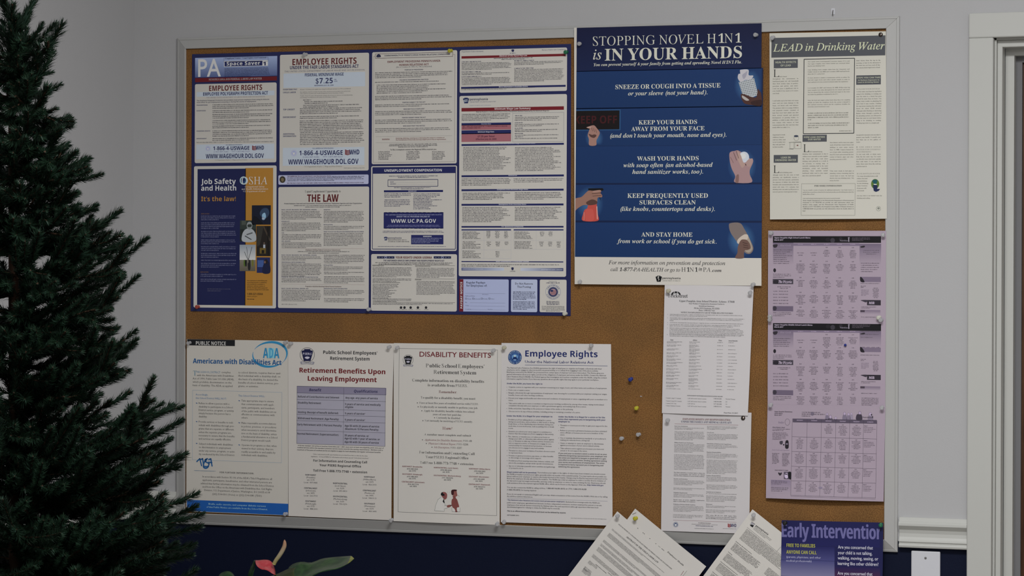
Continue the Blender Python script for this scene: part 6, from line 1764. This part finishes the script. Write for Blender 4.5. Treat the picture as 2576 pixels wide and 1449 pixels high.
PINS = [
    (767, 136, 'clear', 'labor law poster, above the fair labor panel'), (1132, 126, 'yellow', 'top edge of the labor law poster'), (1423, 130, 'green', 'upper corner of the labor law poster beside the flu poster'),
    (495, 772, 'red', 'bottom corner of the labor law poster'), (927, 778, 'clear', 'bottom edge of the labor law poster'), (1421, 789, 'white', 'bottom corner of the labor law poster near bare cork'),
    (1456, 109, 'clear', 'upper corner of the flu poster beside the labor law poster'), (1901, 87, 'clear', 'upper corner of the flu poster near the water notice'), (1457, 708, 'clear', 'bottom corner of the flu poster beside the labor law poster'), (1894, 715, 'clear', 'bottom corner of the flu poster above the insurance notice'),
    (1944, 93, 'clear', 'upper corner of the water notice nearest the flu poster'), (2215, 87, 'metal', 'upper corner of the water notice beside the frame'),
    (1940, 586, 'clear', 'upper corner of the high school menu on the cork side'), (2220, 590, 'clear', 'upper corner of the high school menu beside the frame'),
    (1936, 796, 'clear', 'upper of two at the high school menu bottom, cork side'), (1936.5, 803, 'clear', 'lower of two at the middle school menu top, cork side'),
    (2211, 798, 'white', 'high school menu bottom beside the frame'), (2216, 805, 'clear', 'middle school menu top, under the white pin'),
    (1938, 1018, 'clear', 'elementary menu top, cork side'), (2218, 1025, 'clear', 'elementary menu top, beside the frame'),
    (1681, 731, 'cream', 'upper corner of the insurance notice above its logo'), (1886, 735, 'clear', 'upper corner of the insurance notice away from its logo'),
    (1678.6, 1057, 'clear', 'upper corner of the family leave notice'), (1869, 1052, 'metal', 'upper corner of the family leave notice'),
    (474, 862, 'clear', 'black label corner of the disabilities act notice'), (718, 860, 'clear', 'corner above the logo of the disabilities act notice'), (476, 1280, 'clear', 'blue band of disabilities act notice beside the frame'), (717, 1293, 'clear', 'blue band of disabilities act notice near the retirement notice'),
    (730, 864, 'clear', 'upper corner of the retirement benefits notice above its crest'), (978, 872, 'clear', 'upper corner of the retirement benefits notice away from its crest'), (983, 1308, 'clear', 'bottom corner of the retirement benefits notice'),
    (998, 874, 'clear', 'disability benefits notice, above its crest'), (1240, 881, 'clear', 'disability benefits notice, after its red title'), (1249, 1317, 'clear', 'bottom corner of the disability benefits notice'),
    (1267, 874, 'cream', 'upper corner of the labor relations notice above its seal'), (1486, 869, 'clear', 'top edge of the labor relations notice'), (1266, 1312, 'clear', 'bottom corner of the labor relations notice'),
    (1586, 953, 'blue', 'bare cork between the labor relations and insurance notices'), (1600, 1026, 'yellow', 'bare cork, below the blue pin'), (1563, 1103, 'clear', 'bare cork close to the labor relations notice'), (1606, 1093, 'clear', 'bare cork close to the family leave notice'),
    (1552, 1298, 'clear', 'tip of the child labor notice'), (1598, 1304, 'yellow', 'tip of the stapled health sheet'), (1894, 1295, 'clear', 'raised tip of the tilted law notice'),
    (1974, 1316, 'black', 'early intervention poster corner on the cork side'), (2214, 1320, 'green', 'early intervention poster corner beside the frame')]
COLN = dict(clear='clear plastic', yellow='yellow', green='green', blue='dark blue', red='red', white='cream white', metal='dark metal', cream='cloudy cream', black='black')
SURF = []   # depth of whatever sheet lies under a pin
def depth_at(x, y):
    d = CORKY - 0.0002
    for sh in SHEETS:
        p = P(x, y, sh.Y)
        a, b = sh.uv(p)
        if -0.005 <= a <= 1.005 and -0.005 <= b <= 1.005:
            d = min(d, float(sh.lift(p[None, :], 0)[0, 1]))
    return d
SHEETS = ALLSHEETS
pm_cache = {}
for i, (x, y, k, where) in enumerate(PINS):
    flat = k == 'metal'
    dy = depth_at(x, y)
    pos = P(x, y, dy - (0.002 if flat else 0.010))
    pos = np.array([pos[0], dy - 0.0001, pos[2]])
    e = empty('thumb_tack' if flat else 'push_pin', pos, label=('%s %s in %s' % (COLN[k], 'thumb tack' if flat else 'push pin', where)) if 'cork' not in where[:10] else '%s push pin stuck in %s' % (COLN[k], where), cat='pin', group='pins on the cork board')
    key = ('f' if flat else 'p', k)
    if key not in pm_cache:
        V, Fc = lathe(DOME if flat else PROF, 20, 'y')
        o = mesh_obj('head', V, Fc, PM[k], e, smooth=True)
        V, Fc = lathe([(0.0005, 0.0), (0.0005, -0.006), (0.0001, -0.009)], 6, 'y')
        q = mesh_obj('needle', V, Fc, M['steel'], e)
        pm_cache[key] = (o.data, q.data)
    else:
        for nm, me in zip(('head', 'needle'), pm_cache[key]):
            link(bpy.data.objects.new(nm, me), e)
    tilt = 0.10
    e.rotation_euler = (random.uniform(-tilt, tilt) + (0.12 if not flat else 0), 0, random.uniform(-tilt, tilt) * 1.6)
# little dark ball pin on the middle menu
dy = depth_at(2127, 868)
p = P(2127, 868, dy)
V, Fc = lathe([(0, 0), (0.0018, 0.0004), (0.0029, 0.0016), (0.0032, 0.003), (0.0026, 0.0046), (0.0, 0.0056)], 14, 'y')
o = mesh_obj('ball_pin', V, Fc, PM['blue'], smooth=True, label='tiny dark round-headed pin in the middle school menu calendar', cat='pin', group='pins on the cork board')
o.location = (p[0], dy - 0.0001, p[2])
# staples
for x, y, a, lab in ((1613, 997, -0.1, 'tiny bright staple in the bare cork between the blue and yellow pins'), (1596, 1291.5, 0.42, 'thin steel staple at the tip of the stapled sheet')):
    dy = depth_at(x, y)
    p = P(x, y, dy)
    w = 0.0020 if y < 1100 else 0.0048
    V, Fc = tube([(-w, 0.003, 0), (-w, -0.0008, 0), (w, -0.0008, 0), (w, 0.003, 0)], [0.0004 if y > 1100 else 0.0007] * 4, 6)
    o = mesh_obj('staple', V, Fc, M['plate'] if y < 1100 else M['steel'], label=lab, cat='staple')
    o.location = (p[0], dy - 0.0002, p[2]); o.rotation_euler = (0, -a, 0)

# ------------------------------------------------------------------ anthurium in a pot on a small table
GR = mat('anthurium_leaf_green', (0.012, 0.045, 0.014), 0.32, spec=0.5, noise=(60, (0.030, 0.085, 0.022), 0.42, 0.62))
GR2 = mat('anthurium_olive_leaf', (0.030, 0.042, 0.012), 0.35, spec=0.5, noise=(70, (0.060, 0.075, 0.022), 0.42, 0.62))
GT = mat('yellow_leaf_tip', (0.26, 0.28, 0.03), 0.4)
RDM = mat('coral_red_spathe', (0.50, 0.045, 0.06), 0.3, spec=0.5, noise=(55, (0.62, 0.12, 0.13), 0.45, 0.7))
def _spx(nt, b, tc):
    sx = nt.nodes.new('ShaderNodeSeparateXYZ'); r = nt.nodes.new('ShaderNodeValToRGB'); mr = nt.nodes.new('ShaderNodeMapRange')
    mr.inputs['From Min'].default_value = 0.0; mr.inputs['From Max'].default_value = 0.05
    r.color_ramp.elements[0].color = (0.42, 0.38, 0.13, 1); r.color_ramp.elements[1].color = (0.46, 0.25, 0.15, 1)
    e = r.color_ramp.elements.new(0.55); e.color = (0.52, 0.44, 0.30, 1)
    nt.links.new(tc.outputs['Object'], sx.inputs[0]); nt.links.new(sx.outputs['Z'], mr.inputs['Value']); nt.links.new(mr.outputs[0], r.inputs['Fac']); nt.links.new(r.outputs[0], b.inputs['Base Color'])
SPX = node_mat('cream_spadix', _spx, 0.55)
YA = -0.42
def ap(x, y, dY=0.0):
    """crop coordinates of the plant -> a point near the plant's depth"""
    return P(480 + x / 4.954, 1300 + y / 4.954, YA + dY)
base = ap(1080, 1100)
PZ = float(ap(1080, 1040)[2])
an = empty('potted_anthurium', (base[0], YA, PZ - 0.30), label='potted anthurium with one coral red flower, glossy leaves and a cream spadix', cat='plant')
org = np.array([base[0], YA, PZ - 0.30])
def smooth_line(pts, n):
    pts = [np.array(p, float) for p in pts]
    out = []
    m_ = len(pts) - 1
    for i in range(n):
        t = i / (n - 1) * m_
        k = min(int(t), m_ - 1); f = t - k
        p0, p1, p2, p3 = pts[max(k - 1, 0)], pts[k], pts[k + 1], pts[min(k + 2, m_)]
        out.append(0.5 * ((2 * p1) + (-p0 + p2) * f + (2 * p0 - 5 * p1 + 4 * p2 - p3) * f * f + (-p0 + 3 * p1 - 3 * p2 + p3) * f ** 3))
    return np.array(out)
def leaf(name, far, near, m, dfar, dnear, fold=0.004, tip=0, label=None, n=22, m2=9, parent=None):
    """a leaf blade stretched between its farther and nearer edge, creased along the midrib"""
    A = smooth_line([ap(x, y, dfar) for x, y in far], n); B = smooth_line([ap(x, y, dnear) for x, y in near], n)
    V = []
    for i in range(n):
        for j in range(m2):
            f = j / (m2 - 1)
            p = A[i] * (1 - f) + B[i] * f
            p = p + np.array([0, 0, 1]) * (fold * (1 - abs(2 * f - 1)) * -1.0 * math.sin(math.pi * min(1, i / (n - 1) + .05)) + 0.0006 * math.sin(i * 1.7) * math.sin(j * 2))
            V.append(p - org)
    N = len(V)
    V2 = [v + np.array([0, 0.0004, -0.0008]) for v in V]
    Fc = []
    for i in range(n - 1):
        for j in range(m2 - 1):
            k = i * m2 + j
            Fc.append((k, k + 1, k + m2 + 1, k + m2)); Fc.append((N + k, N + k + m2, N + k + m2 + 1, N + k + 1))
    rim = [j for j in range(m2)] + [i * m2 + m2 - 1 for i in range(1, n)] + [(n - 1) * m2 + j for j in range(m2 - 2, -1, -1)] + [i * m2 for i in range(n - 2, 0, -1)]
    for a, b in zip(rim, rim[1:] + rim[:1]): Fc.append((a, N + a, N + b, b))
    o = mesh_obj(name, V + V2, Fc, [m, GT], parent or an, smooth=True, label=label)
    if tip:
        q = 0
        for i in range(n - 1):
            for j in range(m2 - 1):
                if i >= n - 1 - tip:
                    o.data.polygons[q].material_index = 1; o.data.polygons[q + 1].material_index = 1
                q += 2
    return o
leaf('leaf', [(1180, 700), (1250, 600), (1380, 560), (1500, 570), (1640, 520), (1800, 500), (1950, 490), (2000, 488), (2035, 520)], [(1200, 900), (1350, 860), (1480, 790), (1520, 738), (1620, 690), (1740, 665), (1850, 640), (1965, 580), (2035, 520)], GR, 0.035, -0.05, 0.006, tip=3, label='long pointed leaf with a yellow tip')
leaf('leaf', [(960, 760), (1000, 738), (1100, 702), (1200, 655), (1290, 636), (1380, 642), (1450, 680), (1510, 738), (1560, 800)], [(980, 900), (1080, 960), (1180, 1000), (1280, 1010), (1360, 1000), (1430, 970), (1500, 900), (1540, 850), (1562, 805)], GR2, 0.02, -0.08, 0.006, label='olive green drooping leaf')
leaf('leaf', [(340, 800), (345, 738), (380, 700), (440, 678), (500, 688), (545, 738), (560, 800)], [(360, 1000), (380, 1010), (410, 1015), (450, 1016), (490, 1010), (530, 990), (560, 810)], GR, 0.02, -0.05, 0.004, label='rounded leaf tip')
leaf('leaf', [(705, 900), (708, 738), (740, 640), (770, 580), (785, 545), (800, 541)], [(790, 900), (772, 738), (792, 660), (798, 610), (800, 570), (806, 545)], GR, 0.008, -0.012, 0.002, label='narrow dark curled leaf')
leaf('spathe', [(802, 541), (850, 540), (910, 534), (965, 538), (1000, 556), (1028, 590), (1048, 650), (1060, 718)], [(803, 548), (812, 590), (845, 632), (890, 655), (935, 660), (985, 685), (1025, 712), (1058, 720)], RDM, 0.020, -0.020, 0.004, label='coral red spathe')
sx_pts = [ap(1035, 592, 0), ap(1060, 545, 0), ap(1100, 490, 0), ap(1140, 425, 0), ap(1165, 370, 0), ap(1170, 325, 0), ap(1167, 285, 0)]
pr_ = smooth_line(sx_pts, 18)
rr = [0.0042 + 0.0008 * math.sin(i / 17 * 3.1) - 0.0024 * max(0, (i - 10) / 7) ** 2 for i in range(18)] ; rr[-1] = 0.0008; rr[-2] = 0.0018
sp0 = pr_[0]
V, Fc = tube([p - sp0 for p in pr_], rr, 12)
so = mesh_obj('spadix', V, Fc, SPX, an, smooth=True)
so.location = sp0 - org
pot_top = PZ - 0.10
STM = mat('green_stem', (0.05, 0.10, 0.03), 0.5)
for k, (a, b) in enumerate((((1050, 700), 0.0), ((1360, 860), -0.03), ((1240, 1000), -0.08), ((450, 1010), -0.02), ((745, 880), 0.0))):
    p0 = ap(*a, b)
    p1 = np.array([base[0] + random.uniform(-.02, .02), YA + random.uniform(-.02, .02), pot_top - 0.015])
    mid = (p0 + p1) / 2 + np.array([0, 0, 0.02])
    V, Fc = tube([p - org for p in smooth_line([p0, mid, p1], 10)], [0.0022] * 10, 7)
    mesh_obj('stem', V, Fc, STM, an, smooth=True)
POT = mat('terracotta', (0.32, 0.12, 0.06), 0.8)
h0 = pot_top - org[2]
V, Fc = lathe([(0, 0), (0.055, 0), (0.075, h0 - 0.03), (0.082, h0 - 0.03), (0.084, h0), (0.076, h0), (0.072, h0 - 0.03), (0.0, h0 - 0.03)], 32)
mesh_obj('pot', V, Fc, POT, an, smooth=False)
V, Fc = lathe([(0, h0 - 0.0299), (0.0715, h0 - 0.0299), (0.0715, h0 - 0.018), (0, h0 - 0.014)], 24)
mesh_obj('soil', V, Fc, mat('potting_soil', (0.03, 0.02, 0.013), 0.95), an)
tbz = float(org[2])
tb = empty('side_table', (base[0], YA, 0), label='dark wooden side table carrying the potted anthurium', cat='table')
v, f = box(-0.28, -0.20, tbz - 0.025, 0.28, 0.20, tbz - 0.0002)
bevel(mesh_obj('table_top', v, f, M['wood'], tb), 0.004)
for sx in (-1, 1):
    for sy_ in (-1, 1):
        v, f = box(sx * 0.25 - 0.018, sy_ * 0.17 - 0.018, 0, sx * 0.25 + 0.018, sy_ * 0.17 + 0.018, tbz - 0.025)
        mesh_obj('leg', v, f, M['wood'], tb)

# ------------------------------------------------------------------ artificial Christmas tree
NM = [mat('needle_green_dark', (0.008, 0.022, 0.011), 0.5, spec=0.3), mat('needle_green', (0.014, 0.035, 0.019), 0.45, spec=0.35), mat('needle_blue_green', (0.022, 0.048, 0.034), 0.45, spec=0.35)]
BK_ = mat('brown_wrapped_wire', (0.055, 0.028, 0.016), 0.8)
TY = -1.55
t0 = P(42, 626, TY)
tree = empty('christmas_tree', (t0[0], TY, 0), label='undecorated artificial fir tree with dark green bristly branches in the room corner', cat='tree')
TX0 = float(t0[0])
ZTOP = float(P(-8, 30, TY)[2])
V, Fc = tube([(0, 0, 0.06), (0.0, 0, 1.0), (-0.012, 0, ZTOP - 0.12)], [0.017, 0.014, 0.006], 10)
mesh_obj('trunk', V, Fc, BK_, tree, smooth=True)
for k in range(3):
    a = 2.094 * k + 0.5
    V, Fc = tube([(0, 0, 0.14), (0.13 * math.cos(a), 0.13 * math.sin(a), 0.05), (0.24 * math.cos(a), 0.24 * math.sin(a), 0.008)], [0.008] * 3, 6)
    mesh_obj('stand_leg', V, Fc, PM['green'], tree)

def branch_mesh(L, seed, leader=False):
    """a wire branch along +x with side twigs, each a bottle-brush of needles"""
    R = np.random.default_rng(seed)
    stems = []
    n = 9
    main = []
    for i in range(n):
        t = i / (n - 1)
        main.append(np.array([L * t, 0.02 * L * math.sin(3 * t + seed), 0.10 * L * t * t + 0.01 * math.sin(5 * t + seed)]))
    stems.append((main, 0.06))
    step = 0.040
    k = 0
    x = 0.14 * L
    while x < L * 0.90:
        t = x / L
        sgn = 1 if k % 2 else -1
        i0 = min(int(t * (n - 1)), n - 2)
        p0 = main[i0] + (main[i0 + 1] - main[i0]) * (t * (n - 1) - i0)
        ln = min(0.17, 0.36 * L + 0.035) * (1.15 - 0.50 * t) * R.uniform(0.75, 1.15)
        ln = min(ln, (L - x) * 1.15 + 0.03)
        el = R.uniform(-0.40, 0.40)
        az = sgn * R.uniform(0.40, 0.85)
        d = np.array([math.cos(az) * math.cos(el), math.sin(az) * math.cos(el), math.sin(el)])
        pts = [p0 + d * ln * q + np.array([0, 0, 0.18 * ln * q * q]) + np.array([0.15 * ln * q * q, 0, 0]) for q in (0, .25, .5, .75, 1)]
        stems.append((pts, 0.12))
        x += step * R.uniform(0.6, 1.1)
        k += 1
    V, T_, mi = [], [], []
    nv = 0
    BV, BT_ = [], []
    for pts, bare in stems:
        v, f = tube(pts, [0.0022 if len(pts) > 5 else 0.0014] * len(pts), 4)
        b0 = len(BV)
        BV += [tuple(q) for q in v]
        BT_ += [tuple(i + b0 for i in q) for q in f if len(q) == 4]
        pts = np.array(pts)
        seg = np.linalg.norm(np.diff(pts, axis=0), axis=1)
        tot = seg.sum()
        cum = np.r_[0, np.cumsum(seg)]
        cnt = int((tot * (1 - bare)) * 3600)
        s_ = bare * tot + (1 - bare) * tot * R.random(cnt)
        idx = np.clip(np.searchsorted(cum, s_) - 1, 0, len(seg) - 1)
        fr = (s_ - cum[idx]) / seg[idx]
        base_ = pts[idx] + (pts[idx + 1] - pts[idx]) * fr[:, None]
        d = (pts[idx + 1] - pts[idx]) / seg[idx][:, None]
        a = np.cross(d, np.array([0.1, 0.3, 0.95])); a /= np.linalg.norm(a, axis=1)[:, None]
        b = np.cross(d, a)
        th = R.random(cnt) * 2 * math.pi
        rad = a * np.cos(th)[:, None] + b * np.sin(th)[:, None]
        ang = R.uniform(0.40, 0.85, cnt)[:, None]
        nd = d * np.cos(ang) + rad * np.sin(ang)
        ln = R.uniform(0.015, 0.024, cnt)[:, None] * np.clip((tot - s_)[:, None] / 0.03 + 0.45, 0.45, 1)
        wv = np.cross(nd, rad) ; wv /= np.linalg.norm(wv, axis=1)[:, None] + 1e-9
        hw = 0.0007
        tip = base_ + nd * ln
        mid = base_ + nd * ln * .55 + rad * 0.0006
        q = np.stack([base_ - wv * hw, base_ + wv * hw, mid + wv * hw, mid - wv * hw, tip], 1).reshape(-1, 3)
        i5 = np.arange(cnt) * 5 + nv
        V.append(q)
        T_ += [tuple(r) for r in np.stack([i5, i5 + 1, i5 + 2, i5 + 3], 1)] + [tuple(r) for r in np.stack([i5 + 3, i5 + 2, i5 + 4], 1)]
        m_ = R.choice(3, cnt, p=[.45, .35, .2])
        mi += list(m_) + list(m_)
        nv += cnt * 5
    V = np.vstack(V)
    me = bpy.data.meshes.new('branch')
    off = len(V)
    me.from_pydata([tuple(v) for v in V] + BV, [], T_ + [tuple(i + off for i in f) for f in BT_])
    me.polygons.foreach_set('material_index', np.array(mi + [3] * len(BT_), dtype=np.int32))
    for mm in NM + [BK_]: me.materials.append(mm)
    me.update()
    return me
SIZES = [0.08, 0.14, 0.21, 0.29, 0.38, 0.47]
BM = {(i, v): branch_mesh(L, 10 * i + v) for i, L in enumerate(SIZES) for v in range(3)}
def put_branch(p0, p1, roll=0.0):
    """a branch from the trunk at p0 to its tip at p1 (both relative to the tree)"""
    d = Vector(p1) - Vector(p0)
    L = d.length
    i = int(np.argmin([abs(math.log(L / q)) for q in SIZES]))
    me = BM[(i, random.randrange(3))]
    x = d.normalized()
    z = Vector((0, 0, 1))
    y = z.cross(x)
    if y.length < 0.1: y = Vector((0, 1, 0)).cross(x)
    y.normalize()
    z = x.cross(y)
    m_ = Matrix((x, y, z)).transposed() @ Matrix.Rotation(roll, 3, 'X')
    k = L / SIZES[i]
    o = bpy.data.objects.new('branch', me)
    o.matrix_basis = Matrix.Translation(Vector(p0)) @ m_.to_4x4() @ Matrix.Scale(k, 4)
    link(o, tree)
NB_ = [0]
def tip_at(px, py, dY=0.0, z_drop=None, roll=0.0):
    p = P(px, py, TY + dY) - np.array([TX0, TY, 0])
    r = math.hypot(p[0], p[1])
    z0 = p[2] - (0.30 * r if z_drop is None else z_drop)
    z0 = min(z0, ZTOP - 0.05)
    put_branch((-0.004, 0, z0), tuple(p), roll)
    NB_[0] += 1
# the branch ends that stand out against the wall
for px, py, dY, dr_ in ((10, 55, 0, .10), (2, 36, 0, .12), (80, 96, -.02, .10), (112, 158, 0, .07), (100, 205, .03, .03), (70, 165, .05, .05), (134, 316, -.04, -.02), (105, 262, .04, .02), (156, 345, 0, .05), (158, 392, .03, .04), (226, 452, -.02, .03), (195, 430, .05, .05), (203, 535, 0, .06), (185, 500, .06, .05),
                      (262, 596, -.03, .09), (240, 575, .04, .08), (292, 625, .02, .08), (326, 678, -.02, .05), (290, 715, .04, .06), (306, 772, -.03, .06), (265, 840, .03, -.02), (240, 820, -.05, .0), (312, 895, -.02, .10), (275, 880, .06, .08), (285, 965, .02, .06), (298, 940, -.06, .08), (290, 1045, .03, .06),
                      (405, 1062, -.03, .12), (380, 1085, .05, .10), (365, 1130, -.04, .10), (395, 1195, -.06, .08), (370, 1170, .03, .1), (408, 1245, -.02, .05), (345, 1260, .08, .05), (440, 1300, -.03, .14), (436, 1350, -.08, .08), (425, 1420, -.05, .06), (410, 1400, .06, .10), (400, 1450, 0, .08), (330, 1350, -.15, .1)):
    tip_at(px, py, dY, dr_)
# the body of the tree, ring by ring
def rad_at(z):
    return 0.03 + 0.30 * (ZTOP - z) ** 0.93 * 0.98
z = ZTOP - 0.10
k = 0
ang = 0.4
while z > 0.28 and NB_[0] < 296:
    r = rad_at(z)
    n = 3 if r < .12 else (5 if r < .25 else 7)
    for q in range(n):
        a = ang + 2 * math.pi * q / n + random.uniform(-.2, .2)
        rr_ = r * random.uniform(0.72, 0.92)
        cx = math.cos(a)
        if cx > 0.2: rr_ *= float(np.interp(z, (0.98, 1.06, 1.25, 1.36), (1.0, 0.62, 0.66, 1.0)))
        # keep clear of the wall behind the tree
        if TX0 + rr_ * cx < XL + 0.06: rr_ = (TX0 - XL - 0.06) / abs(cx)
        zz = z + random.uniform(-.02, .02)
        put_branch((0, 0, zz - rr_ * 0.10), (rr_ * cx, rr_ * math.sin(a), zz + rr_ * random.uniform(-0.12, 0.12)), random.uniform(-.4, .4))
        NB_[0] += 1
    for q in range(2):
        a = -1.9 + 1.3 * q + random.uniform(-.5, .5)
        put_branch((0, 0, z), (0.10 * math.cos(a), 0.10 * math.sin(a), z + random.uniform(-.01, .05)), q)
        NB_[0] += 1
    ang += 0.7
    z -= 0.036 + 0.04 * r
for q in range(3):
    put_branch((-0.01, 0, ZTOP - 0.16), (-0.012 + 0.02 * (q - 1), 0.01 * q, ZTOP + 0.01 - 0.02 * q), q)
print('branches', NB_[0], 'branch faces', sum(len(m.polygons) for m in BM.values()))
print('wall corner', XL, 'tree', TX0, ZTOP, 'glyph tris', NVERT[0])
